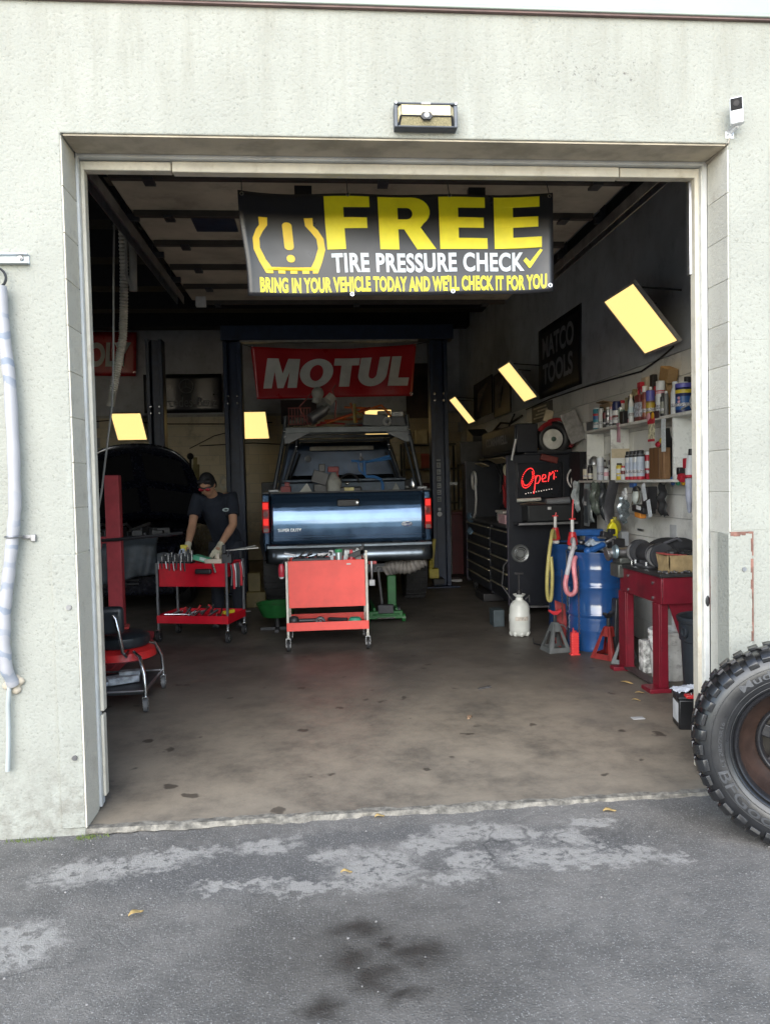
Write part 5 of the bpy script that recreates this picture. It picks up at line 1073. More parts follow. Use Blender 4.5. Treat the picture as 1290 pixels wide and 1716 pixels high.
# ================================================================ MECHANIC
SKIN = M('skin', (.40, .22, .135), .5, var=.1, scale=12); SHIRT = M('shirt_navy', (.010, .014, .024), .85, var=.25, scale=6, bmp=.5, bscale=30); TROUS = M('trousers_navy', (.011, .014, .022), .85, var=.25, scale=6); GLOVE = M('work_glove', (.50, .47, .36), .9, var=.25, scale=25, dirt=.5, dcol=(.2, .18, .13), dscale=16, bmp=.5)
HAIR = M('hair_black', (.010, .009, .010), .6, bmp=.8, bscale=90)
t = thing('person', 'mechanic in dark navy T-shirt and pale work gloves bending over the cart', 'person', (-1.05, 5.0, 0))
def voxel(name, m, mat, size, smooth=6, mats=None, pick=None):
    me = m.mesh(name, mat); ob = bpy.data.objects.new(name, me); C.objects.link(ob)
    r = ob.modifiers.new('merge', 'REMESH'); r.mode = 'VOXEL'; r.voxel_size = size; r.use_smooth_shade = True
    s = ob.modifiers.new('soft', 'SMOOTH'); s.iterations = smooth; s.factor = .5
    dg = bpy.context.evaluated_depsgraph_get(); dg.update()
    out = bpy.data.meshes.new_from_object(ob.evaluated_get(dg)); bpy.data.objects.remove(ob)
    out.materials.clear(); out.materials.append(mat); out.polygons.foreach_set('use_smooth', [True]*len(out.polygons)); out.update()
    out.name = name; return link(out, name, t, world=True)
# joints (world): hips behind the cart, torso pitched forward, head bowed to the cart
pel = Vector((-1.03, 5.12, .93)); chest = Vector((-1.10, 4.93, 1.30)); neck = Vector((-1.13, 4.80, 1.47)); head = Vector((-1.165, 4.70, 1.585))
shL = Vector((-1.30, 4.86, 1.43)); elL = Vector((-1.335, 4.72, 1.16)); wrL = Vector((-1.36, 4.53, .94))
shR = Vector((-.93, 4.88, 1.44)); elR = Vector((-.91, 4.74, 1.15)); wrR = Vector((-1.04, 4.55, .93))
m = MB()
for (a, b, c, wL) in ((shL, elL, wrL, 0), (shR, elR, wrR, 0)):
    m.tube([a, a.lerp(b, .5), b, b.lerp(c, .3), b.lerp(c, .75), c, c+(c-b).normalized()*.05], [.055, .05, .043, .046, .034, .029, .027], 14)
    m.sph(b, .043, 10, 8)
m.tube([chest, neck, neck.lerp(head, .6)], [.07, .06, .055], 14)
hq = Matrix.Rotation(R(42), 3, 'X') @ Matrix.Rotation(R(8), 3, 'Y') if False else Matrix.Rotation(R(-14), 3, 'Z') @ Matrix.Rotation(R(40), 3, 'X')
def hp(x, y, z): return head+hq @ Vector((x, y, z))      # head frame: -y is the face, z the crown
m.sph(head, (.074, .094, .112), 18, 12, hq); m.sph(hp(0, -.035, -.06), (.055, .058, .062), 14, 10, hq)
m.sph(hp(0, -.05, -.095), (.03, .03, .022), 10, 8, hq)
m.sph(hp(0, -.098, -.028), (.014, .022, .024), 10, 8, hq); m.tube([hp(0, -.088, .01), hp(0, -.102, -.022)], .011, 8)
for s in (-1, 1): m.sph(hp(s*.075, .012, -.015), (.012, .022, .034), 10, 8, hq); m.sph(hp(s*.028, -.083, .012), (.018, .01, .01), 8, 6, hq)
m.sph(hp(0, -.086, -.062), (.026, .012, .008), 10, 6, hq); m.sph(hp(0, -.083, -.075), (.022, .011, .008), 10, 6, hq)
# torso and legs inside the clothes, so that the body is one piece
m.tube([pel, pel.lerp(chest, .5), chest, chest.lerp(neck, .6)], [.12, .115, .135, .09], 14)
m.tube([shL, chest+Vector((0, 0, .1)), shR], [.055, .09, .055], 12)
feet = []
for s in (-1, 1):
    h = pel+Vector((s*.09, 0, -.05)); k = Vector((pel.x+s*.11, 5.08, .50)); an = Vector((pel.x+s*.12, 5.16, .09))
    m.tube([h, h.lerp(k, .4), k, k.lerp(an, .35), an], [.085, .075, .055, .053, .038], 12); m.tube([an, an+Vector((s*.01, -.15, -.05))], [.04, .035], 10); feet.append((s, h, k, an))
voxel('body', m, SKIN, .0085, 5)
m = MB(); m.tube([pel+Vector((0, 0, .02)), pel.lerp(chest, .45), chest, chest.lerp(neck, .75), neck+Vector((0, .01, .0))], [.150, .145, .165, .13, .066], 18)
m.tube([chest.lerp(neck, .5)+Vector((-.10, .02, .01)), shL, shL.lerp(elL, .4), shL.lerp(elL, .68)], [.085, .078, .074, .072], 14); m.tube([chest.lerp(neck, .5)+Vector((.10, .02, .01)), shR, shR.lerp(elR, .4), shR.lerp(elR, .68)], [.085, .078, .076, .074], 14)
m.sph(pel+Vector((0, 0, .06)), (.165, .13, .14), 14, 10)
voxel('shirt', m, SHIRT, .010, 4)
print_on('shirt_emblem', M('emblem_pale', (.30, .36, .36), .7), t, (-1.02, 4.735, 1.29), (1, .1, 0), (0, .3, 1), .075, .04, loops=[arc(.5, .5, .5, 0, 345, 22), arc(.5, .45, .3, 345, 0, 16, .2)])
m = MB()
for (s, h, k, an) in feet: m.tube([h+Vector((0, 0, .07)), h, h.lerp(k, .4), k, k.lerp(an, .4), an+Vector((0, 0, .02))], [.11, .115, .098, .075, .072, .066], 14)
m.sph(pel+Vector((0, 0, -.02)), (.165, .13, .12), 14, 10); voxel('trousers', m, TROUS, .012, 4)
for (s, h, k, an) in feet:
    m = MB(); m.sph(an+Vector((s*.01, -.06, -.045)), (.048, .135, .048), 14, 8); m.bx(an.x-.045+s*.01, an.x+.045+s*.01, an.y-.19, an.y+.06, .0, .03); voxel('shoe', m, BLACK, .009, 3)
m = MB(); m.sph(hp(0, .018, .022), (.084, .098, .106), 18, 12, hq)
for s in (-1, 1): m.sph(hp(s*.07, .03, -.02), (.018, .04, .05), 10, 8, hq)
for k in range(7): m.sph(hp(-.06+.02*k, -.05-.006*math.sin(k*2), .078+.008*math.sin(k*3)), (.018, .026, .02), 8, 6, hq)
for s in (-1, 1): m.sph(hp(s*.066, -.02, .03), (.016, .03, .05), 8, 6, hq)
voxel('hair', m, HAIR, .008, 2)
m = MB()
for s in (-1, 1): m.sph(hp(s*.036, -.096, .008), (.033, .014, .022), 12, 8, hq)
gl = m.build('goggles', M('goggle_red', (.35, .02, .03), .2, coat=1), t, world=True)
m = MB(); m.tube([hp(-.078, .0, .012), hp(-.07, -.075, .026), hp(0, -.106, .03), hp(.07, -.075, .026), hp(.078, .0, .012)], .009, 8); m.build('goggle_frame', BLACK, gl, world=True)
for (wr, el, tgt, nm) in ((wrL, elL, Vector((-1.36, 4.47, .80)), 0), (wrR, elR, Vector((-1.10, 4.47, .81)), 1)):
    m = MB(); f = (wr-el).normalized(); d = (tgt-wr).normalized(); side = d.cross(Vector((0, -1, .3))).normalized(); nrm = side.cross(d)
    m.tube([wr-f*.05, wr, wr+d*.02], [.037, .034, .033], 12)
    for k in range(5): m.tube([wr+d*.015+side*(-.022+.011*k)*.8, wr+d*.085+side*(-.034+.017*k)], [.017, .0155], 8)
    for k, (L, sp) in enumerate(((.075, -.036), (.088, -.012), (.083, .012), (.066, .034))):
        b0 = wr+d*.085+side*sp*.95; b1 = b0+d*L*.45+side*sp*.25-nrm*.004; b2 = b1+d*L*.3-nrm*.016; b3 = b2+d*L*.22-nrm*.02
        m.tube([b0-d*.015, b0, b1, b2, b3], [.0115, .0115, .0105, .0098, .0085], 8); m.sph(b3, .0086, 8, 6)
    sg = 1 if nm == 0 else -1
    a0 = wr+d*.03+side*sg*.03; a1 = a0+d*.035+side*sg*.03-nrm*.012; a2 = a1+d*.032+side*sg*.006-nrm*.012
    m.tube([a0, a1, a2], [.015, .0125, .0105], 8); m.sph(a2, .0105, 8, 6)
    voxel('glove', m, GLOVE, .0048, 2)
# ================================================================ BACK OF THE SHOP, LEFT
lump('yellow_grinder', 'dusty yellow machine on the back wall behind the mechanic\'s head', 'machine', (-2.1, 10, 1.35), M('dull_yellow', (.30, .25, .10), .6, dirt=.4), [((0, 0, .3), (.1, .1, .6), Matrix.Rotation(.05, 3, 'Y')), ((.0, 0, .66), (.06, .07, .12), None), ((-.02, 0, -.65), (.12, .14, 1.4), None)])
m = MB(); m.tor((0, 0, 0), .085, .03, 'Y', 24, 8); o = tag(m.build('white_ring', M('ring_white', (.5, .48, .4), .6)), 'white ring hanging behind the mechanic beside the lift post', 'ring'); o.location = (-1.62, 9.9, 1.62); o.scale = (.6, .4, 1.15)
t = thing('parts_washer', 'dark parts cabinet with grey top behind the mechanic', 'cabinet', (-2.25, 9.6, 0))
m = MB(); m.bx(-.25, .25, 0, .5, 0, 1.35); m.build('cabinet', M('cabinet_dark', (.02, .03, .05), .5), t, bevel=.01)
m = MB(); m.bx(-.15, .18, -.01, .3, 1.36, 1.52); m.build('grey_box', M('box_grey', (.22, .22, .2), .6), t, bevel=.01)
m = MB(); m.cyl((.1, .2, 1.5), (.1, .2, 2.05), .02, n=8); m.sph((.1, .2, 2.08), .06, 10, 8); m.build('lamp_arm', BLACK, t)
t = thing('back_shelf', 'cluttered steel shelf with cartons at the back right of truck', 'shelf', (2.25, 11.9, 0))
for z in (.4, 1.1, 1.8, 2.3): m = MB(); m.bx(-.5, .6, 0, .5, z, z+.03); m.build('shelf_board', DARKSTEEL, t)
for (x, y) in ((-.5, 0), (.6, 0), (-.5, .5), (.6, .5)): m = MB(); m.bx(x-.02, x+.02, y-.02, y+.02, 0, 2.35); m.build('upright', DARKSTEEL, t)
for (x, z, w, h, c, lab) in ((-.12, 2.33, .22, .28, (.34, .31, .22), 'tan carton left on top of the back shelf'), (.2, 2.33, .34, .3, (.40, .37, .28), 'pale carton right on top of the back shelf'), (.1, 1.83, .5, .3, (.22, .04, .03), 'red carton on the middle of the back shelf'), (-.25, 1.83, .2, .32, (.30, .26, .18), 'brown carton on the middle of back shelf'), (.0, 1.13, .7, .4, (.05, .02, .03), 'dark red crate on the low board of back shelf')):
    o = lump('carton', lab, 'box', (2.25+x, 12.1, z), M('carton_%d' % int(c[0]*1000), c, .7), [((0, 0, h/2), (w, .3, h), None)])
# ================================================================ TOOL CHEST
CHESTM = M('chest_black', (.012, .014, .020), .35, dirt=.25, dcol=(.03, .03, .03)); EDGE = M('drawer_edge', (.5, .45, .33), .35, .7)
t = thing('tool_chest', 'tall black tool chest with open hutch and drawers along the right wall', 'tool chest', (2.55, 6.2, 0))
x0, x1, y0, y1 = 2.15, 2.98, 5.0, 7.5
m = MB(); m.bx(x0+.03, x1, y0+.02, y1-.02, .13, 1.0); m.build('drawer_case', CHESTM, t, bevel=.01, world=True)
for (a, b) in ((y0, y0+.025), (y1-.025, y1)): m = MB(); m.bx(x0, x1, a, b, .1, 1.84); m.build('side_panel', CHESTM, t, bevel=.008, world=True)
m = MB(); m.bx(x1-.03, x1, y0+.03, y1-.03, 1.0, 1.84); m.build('back_panel', CHESTM, t, world=True)
m = MB(); m.bx(x0+.2, x1, y0, y1, 1.84, 1.865); m.build('top_panel', CHESTM, t, bevel=.006, world=True)
m = MB(); m.bx(x0-.02, x1, y0+.03, y1-.03, 1.003, 1.035); m.build('work_top', M('worktop_steel', (.12, .12, .12), .4, .6, dirt=.4), t, bevel=.006, world=True)
for (a, b, n, zz) in ((y0+.05, 5.95, 5, .16), (6.0, y1-.05, 6, .16)):
    h = .82/n
    for k in range(n):
        z = zz+h*k; m = MB(); m.bx(x0, x0+.03, a, b, z+.006, z+h-.006); d = m.build('drawer', CHESTM, t, bevel=.005, world=True)
        m = MB(); m.bx(x0-.018, x0+.001, a+.02, b-.02, z+h-.028, z+h-.012); m.build('handle', EDGE, d, bevel=.004, world=True)
m = MB(); m.bx(x0+.01, x0+.04, 5.955, 5.995, .13, 1.0); m.build('stile', M('stile_grey', (.05, .05, .06), .4, .4), t, world=True)
m = MB(); m.bx(x0-.012, x0, y0, y0+.05, .12, 1.84); m.build('door_edge', M('edge_purple_grey', (.06, .055, .075), .4), t, bevel=.004, world=True)
m = MB(); m.bx(x0-.012, x0, y1-.05, y1, .12, 1.84); m.build('door_edge', MATS['edge_purple_grey'], t, bevel=.004, world=True)
for (x, y) in ((2.25, 5.1), (2.25, 7.4), (2.85, 5.1), (2.85, 7.4)): m = MB(); m.cyl((x-.025, y, .06), (x+.025, y, .06), .06, n=18); m.build('caster', RUBBER, t, world=True)
m = MB(); m.bx(2.2, 2.9, 4.975, 4.998, .09, .115); m.build('kick_bar', STEEL, t, bevel=.003, world=True)
sp = MB(); sp.lathe([(.0, -.012), (.035, -.012), (.045, -.022), (.06, -.01), (.085, -.014), (.095, -.02), (.105, -.008), (.105, 0)], (2.28, 4.998, .717), 'Y', 36); sp.build('speaker', M('speaker_grey', (.22, .23, .23), .35, .5, dirt=.3), t, world=True)
m = MB(); m.tor((2.28, 4.982, .717), .07, .005, 'Y', 32, 6); m.tor((2.28, 4.98, .717), .05, .004, 'Y', 32, 6); m.build('speaker_ring', CHROME, t, world=True)
t = thing('hutch_box', 'dark tool cabinet with faint lettering on top of the tool chest', 'tool box', (2.5, 5.9, 1.866))
m = MB(); m.bx(2.27, 2.52, 5.05, 6.85, 1.868, 2.2); m.build('case', CHESTM, t, bevel=.012, world=True)
m = MB(); m.bx(2.255, 2.272, 5.08, 6.82, 1.9, 2.18); m.build('lid', CHESTM, t, bevel=.006, world=True)
print_on('lettering', M('hutch_letter', (.22, .22, .22), .5), t, (2.25, 6.55, 1.99), (0, -1, 0), (0, 0, 1), 1.15, .11, text='CORNWELL', bold=.03)
for (y, a, lab) in ((5.7, .12, 'long open cardboard tray on the chest under the dark cabinet'), (6.7, .1, 'flattened cardboard piece at the far end of the chest top')):
    m = MB(); m.ob((2.22, y, 1.80 if a > .11 else 1.77), (.12, .75 if a > .11 else .4, .012), Matrix.Rotation(a*4, 3, 'Y')); tag(m.build('cardboard_sheet', M('card_brown', (.30, .24, .14), .8)), lab, 'cardboard')
# things in and on the hutch
lump('pink_box', 'pink and white box on the tool chest worktop', 'box', (2.24, 5.5, 1.036), M('box_pink', (.72, .45, .48), .55), [((0, 0, .055), (.1, .34, .11), None)])
lump('white_tray', 'white flat tray above the pink box in the tool chest', 'tray', (2.27, 5.72, 1.15), M('tray_white', (.62, .58, .52), .5), [((0, 0, .02), (.12, .4, .03), None), ((0, 0, -.05), (.1, .3, .1), None)])
m = MB(); m.grid(lambda u, v: (2.14-.02*math.sin(v*9), 7.3-.25*u, 1.1-.32*v+.05*u*math.sin(v*7)), 8, 10); tag(m.build('blue_rag', M('rag_blue', (.16, .26, .36), .9, var=.3), solid=.01), 'pale blue rag hanging from the far end of tool chest worktop', 'rag')
m = MB(); m.tor((0, 0, 0), .12, .018, 'X', 24, 8); m.tube([(0, -.1, -.06), (0, -.13, -.25), (.0, -.05, -.45), (.0, .15, -.56)], .014, 6); o = tag(m.build('white_hose_loop', M('loop_white', (.45, .44, .42), .5)), 'white looped hose hanging inside the open chest hutch', 'hose'); o.location = (2.17, 7.0, 1.56)
lump('red_pliers', 'red handled pliers hanging in the chest hutch', 'pliers', (2.4, 6.1, 1.05), M('pliers_red', (.40, .02, .02), .4), [((0, 0, .3), (.03, .04, .3), Matrix.Rotation(.3, 3, 'X')), ((0, .12, .32), (.03, .03, .26), Matrix.Rotation(-.2, 3, 'X')), ((0, .05, .5), (.03, .05, .16), None)])
m = MB(); rnd = random.Random(31)
for k in range(22): m.tube([(2.5+rnd.uniform(-.1, .3), rnd.uniform(5.2, 7.2), 1.78), (2.5+rnd.uniform(-.1, .3), rnd.uniform(5.2, 7.2), 1.1+rnd.random()*.4)], rnd.uniform(.006, .016), 5)
tag(m.build('hanging_tools', DARKSTEEL), 'tangle of black leads hanging inside the open chest hutch', 'leads')
m = MB(); m.sph((0, 0, 0), (.06, .06, .08), 14, 10); o = tag(m.build('hutch_bulb', M('bulb_cream', (.55, .5, .36), .3)), 'dusty round bulb inside the top of the chest hutch', 'bulb'); o.location = (2.3, 5.6, 1.68)
m = MB(); m.cyl((0, 0, 0), (.05, 0, .24), .014, n=8); o = tag(m.build('white_tube', M('tube_white', (.5, .5, .48), .5)), 'short white tube leaning at the chest top corner', 'tube'); o.location = (2.19, 4.97, 1.78); 
# far things between lift post and chest
t = thing('spreader_stand', 'silver T-handled stand beside the far end of tool chest', 'stand', (2.05, 8.3, 0))
m = MB(); m.cyl((0, 0, .1), (0, 0, 1.55), .02, n=8); m.bx(-.12, .12, -.02, .02, 1.5, 1.54); m.bx(-.14, .14, -.14, .14, 0, .03); m.tube([(0, 0, 1.55), (0, .02, 1.9), (-.03, .02, 2.05)], .02, 8); m.build('pole', M('pole_silver', (.34, .34, .33), .4, .6), t)
lump('red_cabinet', 'dark red low cabinet in shadow beyond the tool chest', 'cabinet', (2.3, 9.4, 0), M('cabinet_red', (.10, .012, .014), .5), [((0, 0, .5), (.7, .6, 1.0), None), ((0, -.02, 1.03), (.74, .64, .05), None)])
lump('dark_press', 'black machine in shadow at the far right corner', 'machine', (2.55, 8.6, 0), DARKSTEEL, [((0, 0, .9), (.4, .5, 1.8), None), ((-.05, 0, 2.0), (.5, .4, .35), None), ((.1, .3, 2.2), (.3, .5, .3), Matrix.Rotation(.3, 3, 'X'))])
lump('white_labels_crate', 'black crate with white stickers under the tool chest', 'crate', (2.22, 6.3, 0), BLACK, [((0, 0, .06), (.3, .5, .1), None)])
# open sign on the chest side
t = thing('open_sign', 'glowing red dotted open sign on the black chest side', 'sign', (2.515, 4.97, 1.55))
m = MB(); m.bx(2.255, 2.77, 4.955, 4.985, 1.345, 1.745); m.build('board', M('sign_board', (.010, .012, .016), .3), t, bevel=.006, world=True)
m = MB(); m.bx(2.235, 2.25, 4.95, 4.99, 1.34, 1.75); m.bx(2.775, 2.79, 4.95, 4.99, 1.34, 1.75); m.build('frame', M('frame_dark', (.05, .05, .055), .4, .5), t, world=True)
NEON = E('neon_red', (1, .03, .03), .8); NEOW = E('neon_white', (.9, .8, .7), .3)
def stroke(pts, r=.0042, mt=None, dots=False):
    m = MB(); q = [(2.30+.40*x, 4.948, 1.455+.22*y+.06*x) for x, y in pts]
    if dots:
        for p in q: m.sph(p, .0052, 6, 5)
    else: m.tube(q, r, 6)
    m.build('neon_tube', mt or NEON, t, world=True)
stroke([(.17+.17*math.cos(R(a))+.06*math.sin(R(a)), .5+.48*math.sin(R(a))) for a in range(0, 360, 11)], dots=True)
stroke([(.17+.13*math.cos(R(a))+.05*math.sin(R(a)), .5+.36*math.sin(R(a))) for a in range(200, 420, 14)], dots=True)
stroke([(.40, .55), (.36, -.1), (.33, -.35)]); stroke([(.38, .35), (.44, .55), (.52, .5), (.52, .3), (.46, .14), (.38, .16)])
stroke([(.57, .3), (.68, .36), (.68, .5), (.61, .54), (.57, .36), (.60, .18), (.70, .17)])
stroke([(.75, .14), (.80, .6), (.82, .45), (.90, .62), (.93, .5), (.92, .2)]); stroke([(.96, .62), (1.02, .6), (.98, .3)], dots=True)
stroke([(.1+.075*k, -.28+.01*(k % 2)) for k in range(11)], dots=True, mt=NEOW)
t = thing('side_shelf', 'black shelf with silver edge and bottles hung on the chest side', 'shelf', (2.5, 4.8, 1.06))
m = MB(); m.bx(2.2, 2.86, 4.72, 4.995, 1.05, 1.075); m.build('board', CHESTM, t, bevel=.004, world=True)
m = MB(); m.bx(2.19, 2.87, 4.712, 4.722, 1.056, 1.08); m.build('edge', STEEL, t, world=True)
m = MB(); m.bx(2.3, 2.86, 4.75, 4.99, 1.08, 1.28); m.build('case', M('case_black', (.014, .016, .018), .5), t, bevel=.02, world=True)
m = MB(); m.bx(2.53, 2.57, 4.745, 4.751, 1.22, 1.25); m.build('label', M('label_bright', (.6, .6, .6), .5), t, world=True)
for (a, b, r, mt, lab) in (((2.23, 4.92, 1.325), (2.5, 4.92, 1.335), .02, M('tube_pale', (.58, .58, .52), .45), 'white marker tube lying on the ledge below the open sign'), ((2.56, 4.91, 1.30), (2.83, 4.9, 1.315), .038, M('roll_grey', (.17, .18, .19), .7), 'dark grey cloth roll on the ledge right of white marker tube')):
    m = MB(); m.tube([a, tuple((a[i]+b[i])/2 for i in range(3)), b], r, 12); tag(m.build('roll', mt), lab, 'roll')
m = MB(); m.tube([(2.27, 4.93, 1.28), (2.4, 4.93, 1.3), (2.6, 4.92, 1.28)], .008, 6); m.tube([(2.34, 4.93, 1.28), (2.33, 4.93, 1.12), (2.32, 4.93, 1.1)], .008, 6); m.tube([(2.41, 4.93, 1.29), (2.42, 4.93, 1.08)], .008, 6); tag(m.build('pry_bars', M('bar_rusty', (.16, .12, .09), .6, .4)), 'thin rusty bars hanging under the ledge of chest side', 'bars')
# reel, disc and papers above the open sign
t = thing('hose_reel', 'black and red hose reel with white hub above the open sign', 'hose reel', (2.76, 5.25, 2.03))
m = MB(); m.tor((0, 0, 0), .155, .055, 'Y', 28, 10); m.build('hose', BLACK, t)
m = MB(); m.tor((.03, -.05, .02), .2, .022, 'Y', 28, 6, -40, 120); m.tor((-.02, -.05, .0), .18, .03, 'Y', 20, 6, 95, 150); m.build('red_guard', M('reel_red', (.28, .02, .025), .45), t)
m = MB(); m.lathe([(0, -.08), (.04, -.075), (.115, -.06), (.12, -.04), (.0, -.02)], (-.03, -.04, -.01), 'Y', 28); m.build('hub', M('hub_white', (.62, .61, .56), .45), t)
m = MB(); m.lathe([(0, -.095), (.028, -.09), (.03, -.07)], (-.03, -.04, -.01), 'Y', 16); m.build('hub_cap', M('cap_dark_green', (.05, .10, .07), .5), t)
m = MB(); m.bx(-.35, .2, -.06, .1, -.16, -.13); m.build('bracket', DARKSTEEL, t)
lump('scuffed_plate', 'scuffed grey metal plate leaning beside the hose reel', 'plate', (2.92, 5.0, 2.03), M('panel_scuffed', (.26, .25, .24), .6, var=.3, scale=12, dirt=.6), [((0, 0, .12), (.2, .02, .36), Matrix.Rotation(-.38, 3, 'Y'))])
lump('cream_bag', 'cream crumpled packet hanging above the dark cabinet', 'packet', (2.72, 5.3, 2.3), M('packet_cream', (.5, .42, .28), .6, bmp=.5, bscale=30), [((0, 0, .0), (.1, .05, .14), Matrix.Rotation(.3, 3, 'Y')), ((.07, 0, -.09), (.06, .04, .08), Matrix.Rotation(-.5, 3, 'Y'))])
lump('red_tool_case', 'dark red flat tool lying on top edge of chest side', 'tool', (2.62, 4.97, 1.79), M('case_dark_red', (.13, .02, .015), .5), [((0, 0, 0), (.2, .06, .07), Matrix.Rotation(.25, 3, 'Y'))])
m = MB(); m.tor((0, 0, 0), .13, .01, 'Y', 28, 6, 60, 290); m.tor((.03, -.02, -.03), .12, .008, 'Y', 28, 6, 100, 300); o = tag(m.build('white_cable', M('cable_white', (.5, .5, .48), .5)), 'looped white cable hanging right of the open sign', 'cable'); o.location = (2.95, 4.93, 1.56)
lump('cable_plug', 'red plug at the end of the looped white cable', 'plug', (2.99, 4.9, 1.68), M('plug_red', (.35, .03, .04), .5), [((0, 0, 0), (.06, .05, .05), None)])
m = MB(); m.bx(2.86, 3.04, 4.62, 4.98, 1.0, 1.85); tag(m.build('black_curtain', M('curtain_black', (.008, .008, .010), .8)), 'black sheet hanging in the gap between chest and shelves', 'sheet')
# sprayer jug
t = thing('sprayer_jug', 'white translucent pump sprayer jug on the floor before the tool chest', 'sprayer', (1.975, 3.92, 0))
JUG = M('jug_white', (.62, .64, .60), .35, var=.06, dirt=.15, dcol=(.4, .36, .3))
m = MB(); m.lathe([(0, .01), (.07, .005), (.098, .03), (.104, .08), (.103, .14), (.106, .15), (.106, .21), (.101, .22), (.10, .27), (.09, .315), (.065, .345), (.04, .36), (.034, .385), (.06, .41), (.064, .418), (.055, .42), (.03, .40), (.0, .40)], n=32)
for k in range(8):
    a = 2*math.pi*k/8; m.sph((.083*math.cos(a), .083*math.sin(a), .03), (.026, .026, .03), 8, 6)
m.build('tank', JUG, t)
m = MB(); m.cyl((0, 0, .40), (0, 0, .46), .028, n=14); m.cyl((0, 0, .46), (0, 0, .62), .011, n=10); m.bx(-.045, .045, -.01, .01, .61, .635); m.build('pump', BLACK, t, bevel=.003)
m = MB(); m.tube([(.06, 0, .36), (.1, 0, .4), (.11, .02, .33)], .007, 6); m.tube([(-.05, .03, .33), (-.16, .05, .5), (-.14, .05, .7), (-.09, .08, .75)], .006, 6); m.build('hose', M('hose_dark', (.06, .06, .06), .5), t)
m = MB(); m.grid(lambda u, v: (.1075*math.sin((u-.5)*1.3), -.1075*math.cos((u-.5)*1.3), .165+.04*v), 8, 1); m.build('label', M('label_faded', (.5, .46, .40), .6, var=.3, scale=40), t)
lump('blue_box_floor', 'small grey-blue box on the floor left of the sprayer jug', 'box', (1.98, 4.5, 0), M('box_dull_blue', (.05, .07, .08), .6), [((-.1, 0, .09), (.12, .2, .18), None)])
# ================================================================ DRUMS, PUMPS, HOSES
DRUM = M('drum_blue', (.014, .066, .21), .2, var=.1, scale=3, dirt=.3, dcol=(.02, .03, .05), dscale=5, coat=1)
def drum(lab, loc, r=.288, h=.895):
    t = thing('steel_drum', lab, 'drum', loc, group='blue steel drums')
    pr = [(0, .015), (r-.02, .015), (r-.004, 0), (r+.003, .012), (r, .03)]
    for zc in (.31, .585): pr += [(r, zc-.03), (r+.006, zc-.012), (r+.011, zc), (r+.006, zc+.012), (r, zc+.03)]
    def ribs(z0): return [(r+(.005 if k % 2 else -.001), z0+.018*k) for k in range(6)]
    pr = [p for p in pr if p[1] < .1] + ribs(.18)[:6] + [(r, .30)] + [(r, .305), (r+.008, .318), (r+.011, .33), (r+.008, .342), (r, .355)] + [(r, .55), (r+.008, .568), (r+.011, .58), (r+.008, .592), (r, .605)] + ribs(.64) + [(r, .75), (r, h-.03), (r+.004, h-.012), (r+.003, h), (r-.006, h), (r-.012, h-.02)]
    m = MB(); m.lathe(pr, n=56); m.build('shell', DRUM, t)
    m = MB(); m.lathe([(r-.012, h-.02), (.0, h-.018)], n=40); m.build('lid', M('drum_lid', (.02, .022, .025), .5, dirt=.4), t)
    m = MB(); m.cyl((.1, .12, h-.018), (.1, .12, h+.005), .035, n=14); m.build('bung', STEEL, t)
    return t
drum('large blue steel drum standing nearest the jack stands', (2.56, 3.3, 0)); d2 = drum('second blue steel drum farther back against the tool chest', (2.66, 4.2, 0))
PUMPR = M('pump_red', (.58, .025, .03), .35); PUMPW = M('pump_white', (.62, .62, .60), .4)
def pump(lab, loc, rod):
    t = thing('hand_pump', lab, 'hand pump', loc, group='red hand pumps on the drums')
    m = MB(); m.lathe([(.03, 0), (.042, .01), (.042, .03), (.03, .035)], n=18); m.build('collar', PUMPW, t)
    m = MB(); m.lathe([(.03, .035), (.05, .045), (.048, .07), (.034, .15), (.03, .165), (.0, .166)], n=18); m.build('bellows', PUMPR, t)
    m = MB(); m.cyl((0, 0, .16), (0, 0, .28), .016, n=12); m.build('neck', PUMPW, t)
    m = MB(); m.cyl((0, 0, .28), (.012, 0, .28+rod), .007, n=8); m.bx(-.028, .03, -.006, .006, .28, .292); m.build('rod', PUMPR, t)
    return t
pump('nearer red and white hand pump with tall rod on the drum', (2.36, 3.42, .895), .19); pump('farther red and white hand pump on the second drum', (2.41, 4.1, .895), .04)
def hose(pts, r, mt, lab, n=6):
    f = []; P = [Vector(p) for p in pts]
    for i in range(len(P)-1):
        p0, p1, p2, p3 = P[max(i-1, 0)], P[i], P[i+1], P[min(i+2, len(P)-1)]
        for k in range(n):
            u = k/n; f.append(.5*((2*p1)+(p2-p0)*u+(2*p0-5*p1+4*p2-p3)*u*u+(3*p1-p0-3*p2+p3)*u**3))
    f.append(P[-1]); m = MB(); m.tube(f, r, 10); return tag(m.build('pump_hose', mt), lab, 'hose', 'hoses hanging from the drum pumps')
hose([(2.40, 4.07, .95), (2.355, 4.0, 1.04), (2.32, 3.95, .96), (2.285, 3.92, .80), (2.26, 3.9, .62), (2.255, 3.9, .45), (2.268, 3.9, .355), (2.293, 3.9, .355), (2.305, 3.9, .46), (2.31, 3.9, .62), (2.305, 3.92, .78)], .019, M('hose_yellow', (.46, .40, .13), .4, dirt=.3), 'translucent yellow hose looping down from the farther pump')
hose([(2.345, 3.38, .97), (2.325, 3.3, 1.0), (2.29, 3.18, .95), (2.245, 3.13, .86), (2.215, 3.1, .78), (2.19, 3.08, .70)], .021, M('hose_clear', (.48, .47, .50), .35), 'clear upper end of hose leaving the nearer pump')
